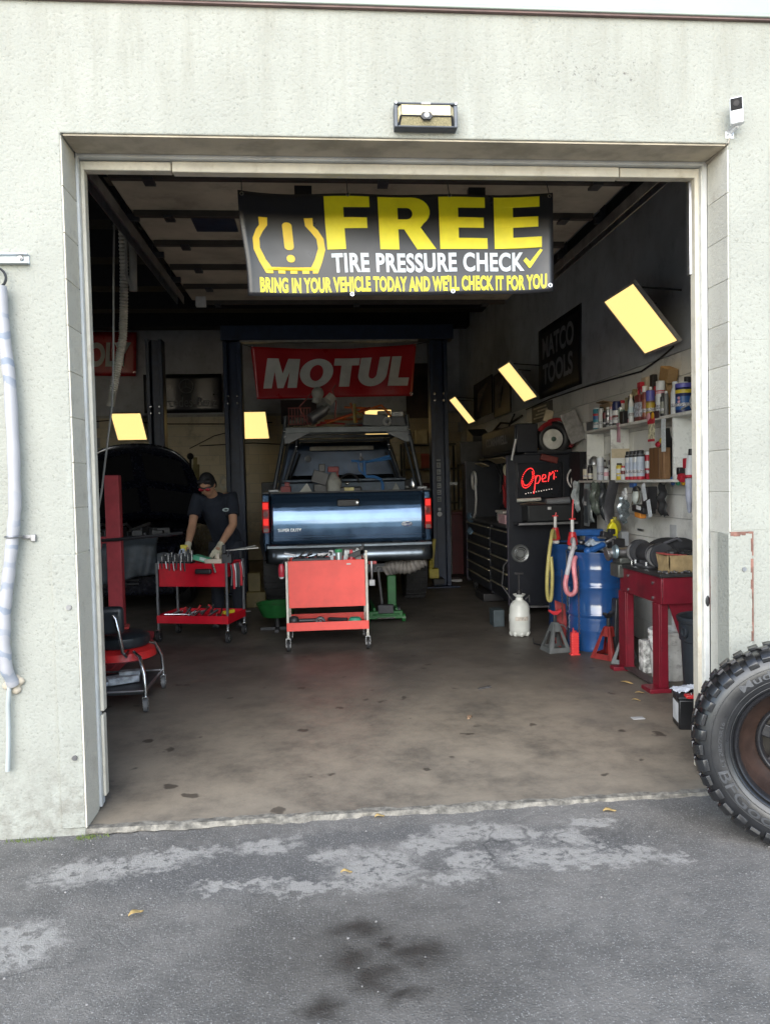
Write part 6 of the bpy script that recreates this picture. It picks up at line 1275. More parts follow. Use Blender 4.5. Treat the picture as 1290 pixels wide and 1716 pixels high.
hose([(2.19, 3.08, .70), (2.172, 3.07, .63), (2.175, 3.06, .57), (2.20, 3.06, .532), (2.236, 3.06, .532), (2.262, 3.06, .57), (2.265, 3.07, .64), (2.258, 3.08, .72), (2.262, 3.1, .80), (2.285, 3.14, .84), (2.31, 3.18, .845)], .022, M('hose_pink', (.62, .22, .25), .4, dirt=.2), 'pink hose loop hanging in front of the large blue drum')
m = MB()
for k in range(34): m.tor((2.275-.0*k, 3.02, .78-.018*k), .008, .0022, 'Y' if k % 2 else 'X', 10, 4)
tag(m.build('chain', M('chain_rust', (.12, .08, .06), .6, .5)), 'thin rusty chain hanging down the large blue drum', 'chain')
m = MB()
for k in range(40): m.tor((2.208, 3.28, .72-.018*k), .008, .0022, 'Y' if k % 2 else 'X', 10, 4)
tag(m.build('chain', MATS['chain_rust']), 'thin rusty chain hanging between the two blue drums', 'chain')
# clutter on top of the drum
BLUP = M('blue_plastic', (.02, .10, .32), .4)
lump('blue_funnel_tray', 'blue plastic tray at the back of the large drum lid', 'tray', (2.66, 3.5, .9), BLUP, [((0, 0, .06), (.24, .2, .1), None), ((-.1, .1, .14), (.3, .1, .06), None)])
m = MB(); m.sph((0, 0, 0), (.038, .04, .036), 14, 10); m.tube([(.02, 0, 0), (.1, .02, .03), (.16, .05, .05)], .03, 8); o = tag(m.build('blue_nozzle', BLUP), 'shiny blue nozzle at the front of the drum lid', 'nozzle'); o.location = (2.40, 3.12, .905)
lump('towel_roll', 'crumpled blue and white paper towels on the drum lid', 'paper', (2.53, 3.25, .9), M('towel_blue', (.35, .42, .5), .9, var=.35, scale=25, bmp=.7, bscale=40), [((0, 0, .04), (.16, .1, .05), Matrix.Rotation(.5, 3, 'Y')), ((-.06, .02, .07), (.08, .09, .03), Matrix.Rotation(-.7, 3, 'Y')), ((.05, .03, .05), (.12, .08, .05), Matrix.Rotation(.2, 3, 'Z'))])
lump('dark_filter', 'black oil filters and caps on the drum lid beside yellow bottle', 'parts', (2.7, 3.25, .9), BLACK, [((0, 0, .05), (.14, .12, .1), Matrix.Rotation(.3, 3, 'Z')), ((-.06, .05, .13), (.1, .08, .06), Matrix.Rotation(.2, 3, 'Y')), ((.0, .08, .16), (.06, .06, .05), None)])
lump('metal_scraps', 'bright metal odds lying on the drum lid', 'parts', (2.64, 3.2, .9), STEEL, [((0, 0, .09), (.1, .03, .03), Matrix.Rotation(-.4, 3, 'Y')), ((-.06, .06, .11), (.08, .04, .02), Matrix.Rotation(.1, 3, 'Y')), ((.02, -.03, .02), (.03, .03, .03), None)])
t = thing('yellow_bottle', 'bright yellow plastic oil bottle standing on the drum edge', 'bottle', (2.775, 3.5, .9))
m = MB(); m.prism([(-.044, 0), (.044, 0), (.046, .17), (.03, .215), (.012, .235), (-.012, .235), (-.038, .2), (-.046, .16)], (0, -.03, 0), (1, 0, 0), (0, 0, 1), -.06); m.build('body', M('bottle_yellow', (.74, .66, .02), .35, var=.05), t, bevel=.01, seg=3)
m = MB(); m.cyl((0, 0, .235), (0, 0, .265), .015, n=12); m.build('cap', M('cap_yellow', (.62, .52, .02), .4), t)
t = thing('yellow_bottle', 'dusty olive yellow bottle behind the bright yellow one', 'bottle', (2.85, 3.62, 1.0))
m = MB(); m.sph((0, 0, .08), (.06, .05, .075), 14, 10); m.cyl((0, 0, .14), (0, 0, .18), .02, n=10); m.build('body', M('bottle_olive', (.36, .32, .05), .45, dirt=.4), t)
lump('grey_box_bench', 'small light grey box right of the yellow bottle', 'box', (2.89, 3.5, .9), M('box_light_grey', (.34, .36, .38), .6), [((0, 0, .075), (.07, .08, .14), None)])
# ================================================================ JACK STANDS, RED BOTTLE
def jack_stand(lab, loc, rz, base, top, s=1):
    t = thing('jack_stand', lab, 'jack stand', loc, rz, 'jack stands on the floor')
    h, b, c = .25*s, .105*s, .028*s
    for k in range(4):
        q = Matrix.Rotation(k*math.pi/2, 3, 'Z')
        m = MB(); o = q @ Vector((0, -b, 0)); xd = q @ Vector((1, 0, 0)); yd = (q @ Vector((0, b-c, h))).normalized(); L = math.hypot(b-c, h)
        for sgn in (-1, 1): m.prism([(sgn*b, 0), (sgn*b*.62, 0), (sgn*c*.35, L), (sgn*c, L)] if sgn > 0 else [(sgn*c, L), (sgn*c*.35, L), (sgn*b*.62, 0), (sgn*b, 0)], o, xd, yd, .004)
        m.prism([(-b*.72, 0), (b*.72, 0), (b*.62, .045*s), (-b*.62, .045*s)], o, xd, yd, .004); m.prism([(-c*1.5, L*.72), (c*1.5, L*.72), (c, L), (-c, L)], o, xd, yd, .004)
        m.build('leg_face', base, t, bevel=.002)
    m = MB(); m.bx(-c, c, -c, c, h*.8, h+.01); m.build('collar', base, t, bevel=.004)
    m = MB(); m.bx(-.014*s, .014*s, -.012*s, .012*s, h*.5, h+.085*s); m.build('post', DARKSTEEL if top is not base else STEEL, t, bevel=.003)
    m = MB(); m.prism([(-.055*s, .03*s), (-.06*s, .012*s), (-.02*s, -.02*s), (.02*s, -.02*s), (.06*s, .012*s), (.055*s, .03*s), (.02*s, .012*s), (-.02*s, .012*s)], (0, .02*s, h+.1*s), (1, 0, 0), (0, 0, 1), .04*s); m.build('saddle', top, t, bevel=.004)
    m = MB(); m.tube([(c, 0, h-.01), (c+.05*s, -.01, h-.02), (c+.08*s, -.02, h-.06*s)], .006, 6); m.build('lever', STEEL, t)
    return t
JGREY = M('jack_grey', (.10, .11, .11), .5, dirt=.3); JRED = M('jack_red', (.20, .016, .014), .5, dirt=.3)
jack_stand('grey jack stand with red saddle in front of the blue drum', (2.11, 3.19, 0), R(8), JGREY, M('saddle_red', (.5, .03, .04), .4), 1.0)
jack_stand('red jack stand beside the red workbench', (2.475, 2.84, 0), R(35), JRED, BLACK, 1.06)
jack_stand('grey jack stand half hidden in front of red jack stand', (2.535, 2.64, 0), R(52), JGREY, DARKSTEEL, .86)
t = thing('red_bottle', 'small bright red bottle standing before the large blue drum', 'bottle', (2.225, 3.0, 0))
m = MB(); m.bx(-.042, .042, -.032, .032, 0, .012); m.bx(-.031, .031, -.026, .026, .01, .2)
for k in range(7): m.bx(-.0335, .0335, -.0285, .0285, .03+.022*k, .04+.022*k)
m.build('body', M('bottle_red', (.70, .05, .05), .35, var=.06), t, bevel=.004)
m = MB(); m.cyl((0, 0, .2), (0, 0, .215), .02, n=12); m.cyl((-.01, 0, .21), (-.01, 0, .24), .006, n=8); m.build('cap', M('cap_crimson', (.45, .03, .04), .4), t)
m = MB(); m.grid(lambda u, v: (2.40+.10*u, 3.05+.02*math.sin(v*8), .02+.42*v-.04*u), 6, 10); tag(m.build('red_strap', M('strap_red', (.22, .03, .03), .8), solid=.004), 'dark red strap hanging between the drums behind grey jack stand', 'strap').location = (-.25, .25, 0)
# ================================================================ WORKBENCH
BR = M('bench_red', (.17, .009, .02), .42, var=.18, scale=5, dirt=.5, dcol=(.05, .012, .015), dscale=6)
t = thing('workbench', 'heavy dark red steel workbench on channel legs at right', 'workbench', (2.75, 2.1, 0))
m = MB(); m.bx(2.42, 3.04, 1.70, 2.5, .835, .86); m.build('bench_top', M('bench_top', (.035, .036, .038), .5, .3, dirt=.6, dcol=(.09, .08, .07)), t, bevel=.004, world=True)
m = MB(); m.bx(2.435, 2.445, 1.72, 2.48, .64, .833); m.bx(2.445, 2.49, 1.72, 2.48, .823, .833); m.bx(2.445, 2.49, 1.72, 2.48, .64, .65); m.build('front_channel', BR, t, bevel=.004, world=True)
m = MB(); m.bx(2.445, 3.03, 1.715, 1.725, .64, .833); m.bx(2.445, 3.03, 1.725, 1.76, .64, .65); m.build('end_channel', BR, t, bevel=.004, world=True)
for (y, a, b) in ((1.72, .0, .12), (2.33, 0, .15)):
    m = MB(); m.bx(2.43, 2.445, y+.03, y+b+.02, .0, .64); m.bx(2.445, 2.5, y+.03, y+.042, .0, .64); m.bx(2.445, 2.5, y+b+.01, y+b+.02, 0, .64); m.build('leg', BR, t, bevel=.003, world=True)
    m = MB(); m.bx(2.88, 2.98, y+.02, y+.1, 0, .64); m.build('leg', BR, t, bevel=.003, world=True)
m = MB(); m.prism([(2.5, .64), (3.0, .64), (3.0, .3), (2.62, .3)], (0, 1.745, 0), (1, 0, 0), (0, 0, 1), -.01); m.build('gusset', BR, t, world=True)
m = MB(); m.bx(2.34, 2.52, 2.38, 2.47, .0, .03); m.build('foot_plate', BR, t, bevel=.004, world=True)
m = MB(); m.bx(2.34, 2.5, 1.70, 1.86, .0, .03); m.build('foot_plate', BR, t, bevel=.004, world=True)
m = MB(); m.bx(2.42, 2.5, 1.86, 2.38, .02, .035); m.build('bottom_rail', M('rail_dark', (.05, .035, .035), .6, dirt=.5), t, bevel=.003, world=True)
for z in (.67, .78):
    for y in (1.85, 2.3): m = MB(); m.cyl((2.434, y, z), (2.424, y, z), .012, n=6); m.build('bolt', STEEL, t, world=True)
# vise
t = thing('bench_vise', 'worn steel bench vise at the far end of the workbench', 'vise', (2.45, 2.5, .86))
m = MB(); m.bx(-.06, .1, -.1, .08, -.11, -.0); m.bx(-.04, .1, -.09, .08, 0, .05); m.build('base', M('vise_grey', (.12, .13, .12), .5, .6, dirt=.5), t, bevel=.012)
m = MB(); m.cyl((-.1, 0, .08), (.09, -.02, .09), .045, n=16); m.cyl((-.12, 0, .075), (-.1, 0, .08), .058, n=16); m.build('barrel', STEEL, t, bevel=.004)
m = MB(); m.lathe([(.0, -.02), (.05, -.018), (.058, 0), (.05, .012), (0, .014)], (-.06, -.06, .10), 'X', 20); m.build('jaw_disc', M('disc_blue_grey', (.24, .32, .36), .35, .6), t)
m = MB(); m.cyl((.05, -.1, .14), (.052, -.11, -.12), .007, n=8); m.sph((.052, -.11, -.125), .011, 8, 6); m.sph((.05, -.1, .14), .012, 8, 6); m.sph((.05, -.08, .1), .025, 10, 8); m.build('handle', CHROME, t)
# grinder
t = thing('bench_grinder', 'dusty black bench grinder bolted on the workbench', 'grinder', (2.56, 2.18, .86))
GRD = M('grinder_dark', (.035, .037, .042), .5, dirt=.5, dcol=(.09, .085, .08))
q = 'Y'
m = MB(); m.lathe([(0, -.13), (.06, -.13), (.072, -.11), (.072, .11), (.06, .13), (0, .13)], (0, .0, .105), 'Y', 28); m.build('motor', GRD, t)
for y in (-.19, .19):
    m = MB(); m.lathe([(0, -.032), (.088, -.032), (.095, -.024), (.095, .024), (.088, .032), (0, .032)], (0, y, .105), 'Y', 30); m.build('wheel_guard', GRD, t)
    m = MB(); m.lathe([(0, -.012), (.08, -.012), (.08, .012), (0, .012)], (-.03, y, .10), 'Y', 26); m.build('grinding_wheel', M('wheel_stone', (.16, .16, .16), .9), t)
m = MB(); m.bx(-.08, .08, -.12, .12, 0, .022); m.bx(-.05, .05, -.09, .09, .022, .05); m.build('base', M('grinder_base', (.12, .12, .13), .45, .4), t, bevel=.006)
for (x, y) in ((-.075, -.1), (-.075, .1)): m = MB(); m.cyl((x, y, .02), (x, y, .05), .012, n=6); m.build('bolt', CHROME, t)
m = MB(); m.tor((0, -.08, .105), .074, .004, 'Y', 30, 5); m.build('motor_band', STEEL, t)
t = thing('tool_bag', 'slumped black tool bag behind the grinder on the workbench', 'bag', (2.85, 2.5, .86))
m = MB(); m.sph((0, 0, .09), (.18, .15, .11), 16, 10); m.sph((.08, -.05, .13), (.13, .12, .07), 12, 8); m.build('bag', M('bag_black', (.022, .022, .024), .8, bmp=.6, bscale=25), t)
m = MB(); m.tube([(-.14, -.1, .07), (-.08, -.12, .16), (.02, -.13, .2), (.1, -.12, .14)], .013, 7); m.build('strap', M('strap_grey', (.09, .09, .1), .8), t)
t = thing('card_box', 'worn cardboard box of parts on the near end of workbench', 'box', (2.66, 1.84, .861))
m = MB(); m.prism([(-.14, 0), (.15, 0), (.16, .125), (-.165, .125)], (0, -.085, 0), (1, 0, 0), (0, 0, 1), -.004); m.prism([(-.14, 0), (.15, 0), (.16, .125), (-.165, .125)], (0, .09, 0), (1, 0, 0), (0, 0, 1), -.004)
m.bx(-.15, -.14, -.085, .09, 0, .12); m.bx(.145, .155, -.085, .09, 0, .12); m.bx(-.14, .145, -.085, .09, 0, .004); m.build('carton', M('carton_worn', (.36, .26, .13), .8, var=.22, scale=14, dirt=.5, dcol=(.16, .1, .05)), t)
m = MB(); m.ob((-.09, .0, .13), (.16, .16, .006), Matrix.Rotation(.06, 3, 'Y')); m.build('flap', M('flap_red', (.46, .08, .07), .6), t)
m = MB(); rnd = random.Random(14)
for k in range(14): m.sph((rnd.uniform(-.1, .14), rnd.uniform(-.06, .07), .12+rnd.uniform(0, .03)), (rnd.uniform(.02, .05), .03, rnd.uniform(.012, .03)), 7, 5)
m.build('parts', DARKSTEEL, t)
m = MB(); rnd = random.Random(15)
for k in range(60): m.ob((rnd.uniform(2.45, 2.75), rnd.uniform(1.71, 1.8), .863+rnd.random()*.012), (rnd.uniform(.006, .03), .008, .01), Matrix.Rotation(rnd.random()*3, 3, 'Z'))
tag(m.build('swarf', M('swarf_mix', (.16, .16, .17), .4, .6, var=.6, scale=60)), kind='stuff')
lump('black_clamps', 'black clamps and cable behind the cardboard box on workbench', 'clamps', (2.88, 2.0, .861), BLACK, [((0, 0, .06), (.2, .12, .1), Matrix.Rotation(.3, 3, 'Z')), ((.1, -.06, .12), (.1, .1, .06), Matrix.Rotation(.5, 3, 'Y')), ((-.1, .05, .1), (.08, .08, .06), None)])
m = MB(); m.tube([(2.98, 1.9, 1.1), (2.97, 1.95, .95), (2.92, 2.0, .92)], .005, 6); tag(m.build('thin_rod', DARKSTEEL), 'thin wire standing against the wall behind the workbench', 'wire')
# below the bench
t = thing('white_bucket', 'white scratched plastic bucket under the workbench', 'bucket', (2.68, 2.12, 0))
BUCK = M('bucket_white', (.78, .79, .76), .5, var=.12, scale=10, dirt=.6, dcol=(.12, .11, .1), dscale=14)
m = MB(); m.lathe([(0, .01), (.125, .0), (.13, .01), (.145, .28), (.155, .285), (.155, .315), (.148, .32), (.148, .345), (.158, .35), (.158, .375), (.15, .38), (.14, .37), (.0, .33)], n=36); m.build('pail', BUCK, t)
m = MB(); m.tor((0, -.01, .3), .165, .004, 'Y', 24, 5, 180, 360); m.build('bail', STEEL, t)
m = MB(); m.cyl((.05, 0, .36), (.05, 0, .48), .028, n=14); m.build('spout', BUCK, t)
lump('white_stack', 'torn black and white box beside the bucket under workbench', 'box', (2.57, 2.3, 0), M('box_mixed', (.42, .42, .40), .7, var=.8, scale=18), [((0, 0, .13), (.08, .1, .26), None)])
m = MB(); m.sph((0, 0, 0), (.06, .06, .05), 12, 8); m.tube([(0, 0, .04), (-.01, 0, .12), (-.05, 0, .22)], .006, 6); o = tag(m.build('drop_light', M('lamp_grey', (.11, .11, .11), .6)), 'small grey lamp hanging under the workbench on its cord', 'lamp'); o.location = (2.78, 2.4, .53)
lump('dark_disc', 'dark round disc behind the far leg of the workbench', 'disc', (2.56, 2.85, 0), BLACK, [((0, 0, .26), (.09, .1, .5), Matrix.Rotation(.05, 3, 'Y'))])
t = thing('trash_can', 'dark grey plastic trash can by the right door frame', 'trash can', (2.60, 1.33, 0))
m = MB(); m.lathe([(0, .01), (.165, 0), (.17, .02), (.19, .45), (.2, .46), (.205, .58), (.215, .585), (.22, .61), (.212, .62), (.2, .612), (.19, .57), (.16, .05), (0, .05)], n=40); m.build('bin', M('bin_grey', (.022, .028, .035), .5, bmp=.2, dirt=.2), t)
m = MB(); m.tor((-.2, -.03, .52), .03, .01, 'X', 16, 6); m.build('grip', MATS['bin_grey'], t)
t = thing('car_battery', 'black battery with red terminal cap on the floor by the tire', 'battery', (2.28, .98, 0))
t.rotation_euler = (0, 0, R(-12))
m = MB(); m.bx(-.09, .16, -.085, .085, 0, .185); m.build('case', M('battery_black', (.012, .012, .013), .35), t, bevel=.008)
m = MB(); m.bx(-.092, .162, -.087, .087, .187, .203); m.build('lid', BLACK, t, bevel=.005)
m = MB(); m.bx(-.05, .03, -.088, -.03, .19, .215); m.build('terminal_cap', M('cap_red', (.55, .03, .03), .35), t, bevel=.008)
m = MB(); m.cyl((-.01, -.06, .214), (-.01, -.06, .226), .009, n=10); m.build('terminal', CHROME, t)
m = MB(); m.bx(-.093, -.0905, -.06, .06, .04, .16); m.build('label', M('battery_label', (.62, .63, .63), .5), t)
t = thing('white_cloth', 'crumpled white paper lying on top of the battery', 'paper', (2.31, 1.05, .205))
m = MB(); m.grid(lambda u, v: (-.1+.24*u, -.06+.14*v, .035*math.sin(u*math.pi)*(.6+.4*math.sin(v*5))+.008*math.sin(u*23+v*11)), 16, 10); m.build('sheet', M('paper_white', (.66, .69, .76), .8), t, solid=.002)
for (x, y, a, s, lab) in ((2.29, 2.0, .8, .05, 'long brown leaf beside the workbench foot'), (2.27, 1.72, .2, .035, 'tan leaf nearest the near workbench foot'), (2.17, 1.55, .5, .03, 'pale leaf scrap on the floor before the workbench')):
    m = MB(); q2 = Matrix.Rotation(-a, 3, 'Z'); m.grid(lambda u, v: tuple(q2 @ Vector(((u-.5)*2*s, (v-.5)*s*.8*math.sin(math.pi*max(.02, min(.98, u))), .008+.006*math.sin(u*4)))), 8, 4); o = tag(m.build('dry_leaf', LEAF, solid=.001), lab, 'leaf', 'dry leaves on the shop floor'); o.location = (x, y, .002)
lump('white_chip', 'small white flattened scrap on the concrete near the battery', 'scrap', (2.02, 1.17, .0), M('chip_white', (.4, .4, .4), .8), [((0, 0, .004), (.08, .05, .006), None)])
# ================================================================ WALL SHELVES
SHB = M('shelf_board', (.62, .61, .56), .7, var=.12, dirt=.5, dcol=(.25, .23, .19)); PEG = M('peg_board', (.74, .75, .71), .7, var=.08, dirt=.75, dcol=(.24, .23, .21), dscale=9)
t = thing('wall_shelf', 'dusty white two-tier wall shelf crowded with cans at right', 'shelf', (2.95, 3.1, 1.5))
m = MB(); m.bx(2.845, 3.045, 1.3, 4.42, 2.035, 2.06); m.build('upper_board', SHB, t, bevel=.003, world=True)
m = MB(); m.bx(2.845, 3.045, 2.38, 4.62, 1.512, 1.535); m.build('lower_board', SHB, t, bevel=.003, world=True)
m = MB(); m.bx(2.86, 3.045, 3.72, 3.745, 1.537, 2.033); m.build('divider', PEG, t, bevel=.002, world=True)
m = MB(); m.bx(2.86, 3.045, 4.39, 4.415, 1.537, 2.033); m.build('divider', PEG, t, bevel=.002, world=True)
m = MB(); m.bx(2.86, 3.045, 2.395, 2.42, 1.537, 2.033); m.build('divider', PEG, t, bevel=.002, world=True)
m = MB(); m.bx(2.862, 3.043, 3.716, 3.72, 1.75, 1.84); m.build('stain_patch', M('patch_tan', (.46, .39, .27), .7), t, world=True)
m = MB(); m.bx(2.95, 3.04, 1.3, 2.36, 1.43, 1.495); m.build('lower_ledge', M('ledge_wood', (.44, .41, .34), .7, dirt=.4), t, bevel=.003, world=True)
m = MB(); m.bx(3.03, 3.048, 1.5, 2.38, 1.5, 2.03); m.build('back_sheet', PEG, t, world=True)
ZU, ZL = 2.062, 1.537
def can(name, lab, cat, x, y, z, r, h, mt, bands=(), cap=None, capr=.9, caph=.1, neck=None):
    """round can or bottle: body, printed bands standing proud, cap"""
    t = thing(name, lab, cat, (x, y, z))
    hb = h*(1-caph)
    pr = [(0, .002), (r*.94, 0), (r, .004), (r, hb-.012 if not neck else hb*.72)]
    pr += [(r*.9, hb-.002), (r*.8, hb)] if not neck else [(r*.75, hb*.86), (r*neck, hb*.94), (r*neck, hb)]
    m = MB(); m.lathe(pr+[(0, hb)], n=22); m.build('body', mt, t)
    bands = tuple(bands)+(((.22, .33, PRT),) if r > .02 and h > .15 else ())
    for (a, b, bm) in bands:
        m = MB(); m.lathe([(r+.0006+(.0004 if bm is PRT else 0), h*a), (r+.0006+(.0004 if bm is PRT else 0), h*b)], n=22); m.build('label_band', bm, t)
    if cap: m = MB(); rc = r*capr if not neck else r*max(neck*1.15, capr*.5); m.lathe([(rc, hb-.003), (rc, h-.004), (rc*.92, h), (0, h)], n=20); m.build('cap', cap, t)
    return t
PRT = M('print_small', (.38, .38, .40), .45, var=.95, scale=130)
def col(n, c, r=.42): return M(n, c, r, var=.08)
W1 = col('print_white', (.64, .66, .66)); TEAL = col('print_teal', (.03, .22, .28)); BLUEP = col('print_blue', (.03, .10, .28)); REDP = col('print_red', (.45, .02, .04)); MAR = col('print_maroon', (.15, .03, .03)); NAVYP = col('print_navy', (.012, .02, .09)); YEP = col('print_yellow', (.62, .48, .04)); SILV = M('can_metal', (.45, .46, .47), .3, .8); GRNP = col('print_green', (.04, .22, .12)); BRN = col('print_brown', (.18, .10, .03)); PINK = col('print_pink', (.62, .32, .36)); CREAMP = col('print_cream', (.58, .54, .42)); PURP = col('print_purple', (.10, .10, .38))
lump('grey_tin', 'flat grey tin at the far end of the upper shelf', 'tin', (2.93, 4.34, ZU), M('tin_grey', (.12, .13, .14), .5), [((0, 0, .04), (.12, .2, .08), None), ((0, 0, .086), (.126, .206, .012), None)])
can('paste_tube', 'teal and white tube standing at the far end of upper shelf', 'tube', 2.90, 4.20, ZU, .040, .225, TEAL, ((.06, .2, W1), (.45, .62, BLUEP), (.62, .72, REDP)), W1, 1.0, .06)
can('spray_can', 'slim white spray can next to the teal tube', 'spray can', 2.90, 4.08, ZU, .027, .22, W1, ((.85, .88, SILV),), BLACK, .7, .07)
lump('brown_carton', 'open brown carton behind the teal tube on upper shelf', 'box', (2.99, 4.12, ZU), M('carton_brown', (.28, .2, .12), .8), [((0, 0, .13), (.08, .28, .26), None), ((-.03, 0, .268), (.13, .2, .01), Matrix.Rotation(.15, 3, 'Y'))])
can('dark_bottle', 'black bottle with maroon label between white and silver cans', 'bottle', 2.90, 3.97, ZU, .026, .17, BLACK, ((.55, .9, MAR),), BLACK, .8, .1)
can('spray_can', 'silver and black spray can left of the pink banded can', 'spray can', 2.895, 3.88, ZU, .022, .20, SILV, ((.1, .3, BLACK), (.5, .6, BLACK)), W1, .8, .1)
can('spray_can', 'white and pink banded can on upper shelf', 'spray can', 2.895, 3.79, ZU, .022, .195, W1, ((.3, .5, PINK), (.05, .12, BLACK)), PINK, .8, .12)
can('spray_can', 'blue topped white can with red band on upper shelf', 'spray can', 2.90, 3.67, ZU, .042, .235, W1, ((.62, .9, NAVYP), (.25, .42, MAR), (.02, .1, BLACK)), NAVYP, .85, .1)
can('spray_can', 'greenish can just right of the blue topped can', 'spray can', 2.90, 3.565, ZU, .025, .17, col('print_sage', (.25, .32, .27)), ((.85, .93, W1),), W1, .7, .08)
lump('black_box_small', 'small black box on the upper shelf middle', 'box', (2.91, 3.48, ZU), BLACK, [((0, 0, .06), (.09, .09, .12), None)])
lump('tan_bag', 'crumpled tan paper bag behind the small black box', 'bag', (2.98, 3.5, ZU), M('bag_tan', (.36, .31, .18), .8, bmp=.7, bscale=25), [((0, 0, .12), (.08, .17, .26), Matrix.Rotation(.1, 3, 'X')), ((.0, -.08, .24), (.05, .1, .14), Matrix.Rotation(.5, 3, 'X'))])
can('spray_can', 'black capped can with pale blue label on upper shelf', 'spray can', 2.905, 3.34, ZU, .03, .25, BLACK, ((.2, .5, col('print_pale_blue', (.35, .5, .56))), (.02, .15, PINK)), BLACK, .8, .12)
can('spray_bottle', 'slim white bottle with small cap in the middle of upper shelf', 'bottle', 2.885, 3.29, ZU, .024, .26, W1, ((.35, .55, col('print_ice', (.5, .62, .66))),), CREAMP, .8, .12, .55)
t = thing('oil_jug', 'red and white printed jug on upper shelf before a beige box', 'jug', (2.92, 3.17, ZU))
m = MB(); m.bx(-.035, .035, -.055, .055, 0, .24); m.build('body', MAR, t, bevel=.012)
m = MB(); m.bx(-.0365, -.0355, -.05, .05, .04, .17); m.bx(-.034, .034, -.0562, -.0555, .04, .17); m.build('label', M('print_mixed', (.42, .45, .52), .45, var=.6, scale=45), t)
m = MB(); m.tube([(0, .03, .22), (0, .03, .29), (0, -.03, .32), (0, -.05, .26)], .012, 8); m.bx(-.02, .02, -.05, .02, .3, .35); m.build('cap', REDP, t, bevel=.006)
lump('beige_box', 'beige box with a small figure print behind the red jug', 'box', (3.0, 3.2, ZU), M('box_beige', (.46, .40, .30), .7), [((0, 0, .2), (.07, .11, .4), None)])
lump('black_album', 'black-edged slab right of the beige box on upper shelf', 'box', (3.01, 3.09, ZU), BLACK, [((0, 0, .205), (.05, .06, .41), None)])
can('tall_bottle', 'maroon tall bottle with white cap on upper shelf', 'bottle', 2.90, 3.02, ZU, .025, .30, MAR, ((.1, .6, col('print_rust', (.28, .09, .05))),), W1, .95, .17)
can('spray_can', 'yellow and violet banded tall can at the shelf middle', 'spray can', 2.885, 2.875, ZU, .037, .275, BRN, ((.55, .88, PURP), (.05, .5, col('print_ochre', (.42, .30, .03)))), W1, .35, .1)
lump('paper_sack', 'brown paper sack standing behind the tall cans on upper shelf', 'bag', (2.99, 2.78, ZU), M('sack_brown', (.32, .2, .09), .85, bmp=.7, bscale=22), [((0, 0, .16), (.08, .15, .34), Matrix.Rotation(-.08, 3, 'X')), ((-.01, -.05, .36), (.09, .17, .12), Matrix.Rotation(.3, 3, 'X')), ((0, .08, .38), (.03, .03, .14), None)])
can('spray_can', 'tall white spray can with red ring on upper shelf', 'spray can', 2.89, 2.69, ZU, .038, .30, W1, ((.70, .735, REDP), (.64, .69, PINK)), W1, .98, .24)
can('glue_bottle', 'small black and grey can before the tall white spray can', 'can', 2.868, 2.60, ZU, .022, .19, BLACK, ((.1, .62, col('print_grey', (.22, .22, .18))),), BLACK, .6, .15)
can('glue_bottle', 'grey slim bottle right of small black can', 'bottle', 2.872, 2.548, ZU, .018, .2, col('print_dim', (.16, .16, .15)), (), W1, .7, .1)
can('white_bottle', 'white narrow-necked bottle left of the big navy tub', 'bottle', 2.93, 2.50, ZU, .038, .27, W1, (), W1, .9, .08, .6)
t = can('wipe_tub', 'big navy tub with yellow band on the near end of upper shelf', 'tub', 2.925, 2.345, ZU, .066, .235, NAVYP, ((.66, .78, YEP), (.1, .55, BLUEP)), PURP, 1.02, .14)
m = MB(); m.lathe([(.0, .25), (.03, .245), (.035, .234)], n=16); m.build('lid_top', W1, t)
for (a, b) in ((.33, .42), (.44, .55)): m = MB(); m.sph((-.058, -.032, .235*(a+b)/2), (.012, .012, .013), 10, 6); m.build('print_spot', PINK, t)
for k, (y, h) in enumerate(((2.44, .3), (2.33, .305), (2.23, .31), (2.14, .33))):
    can('dark_bottle', 'dark bottle behind the navy tub, number %s from the left' % ('first', 'second', 'third', 'fourth')[k], 'bottle', 3.0, y, ZU, .042, h, BLACK, (), BLACK, .6, .25)
m = MB(); m.tor((0, 0, .06), .045, .03, 'X', 20, 8); m.tube([(-.03, .02, .05), (-.05, .12, .02), (-.05, .2, -.0)], .006, 6); o = tag(m.build('tape_roll', M('roll_pale', (.36, .36, .34), .7)), 'grey roll at the near end of the upper shelf beside the tub', 'roll'); o.location = (2.93, 2.16, ZU+.012)
# packets hanging from the upper board
t = thing('blister_pack', 'red and cream packets hanging from the front of upper shelf', 'packet', (2.84, 2.76, 2.0))
m = MB(); m.ob((0, 0, -.06), (.006, .12, .16), Matrix.Rotation(.05, 3, 'X')); m.build('card', M('card_cream', (.55, .52, .36), .5, var=.5, scale=28), t)
m = MB(); m.ob((-.004, 0, .035), (.006, .13, .05)); m.ob((-.004, .0, -.13), (.006, .12, .02)); m.build('card_edge', REDP, t)
m = MB(); m.sph((-.005, .05, .075), (.01, .038, .035), 12, 8); m.build('pack_disc', PINK, t)
m = MB(); m.sph((-.005, -.035, .075), (.01, .026, .03), 12, 8); m.build('pack_disc', M('disc_orange', (.65, .34, .02), .4), t)
m = MB(); m.bx(-.001, .006, -.14, .08, .05, .11); m.build('strip', M('strip_dark', (.06, .03, .04), .6), t)
m = MB(); m.ob((0, 0, 0), (.004, .075, .27)); tag(m.build('paper_slip', M('slip_white', (.58, .62, .64), .7, var=.12, scale=60)), 'white paper slip hanging under the upper shelf', 'paper').location = (2.85, 2.555, 1.90)
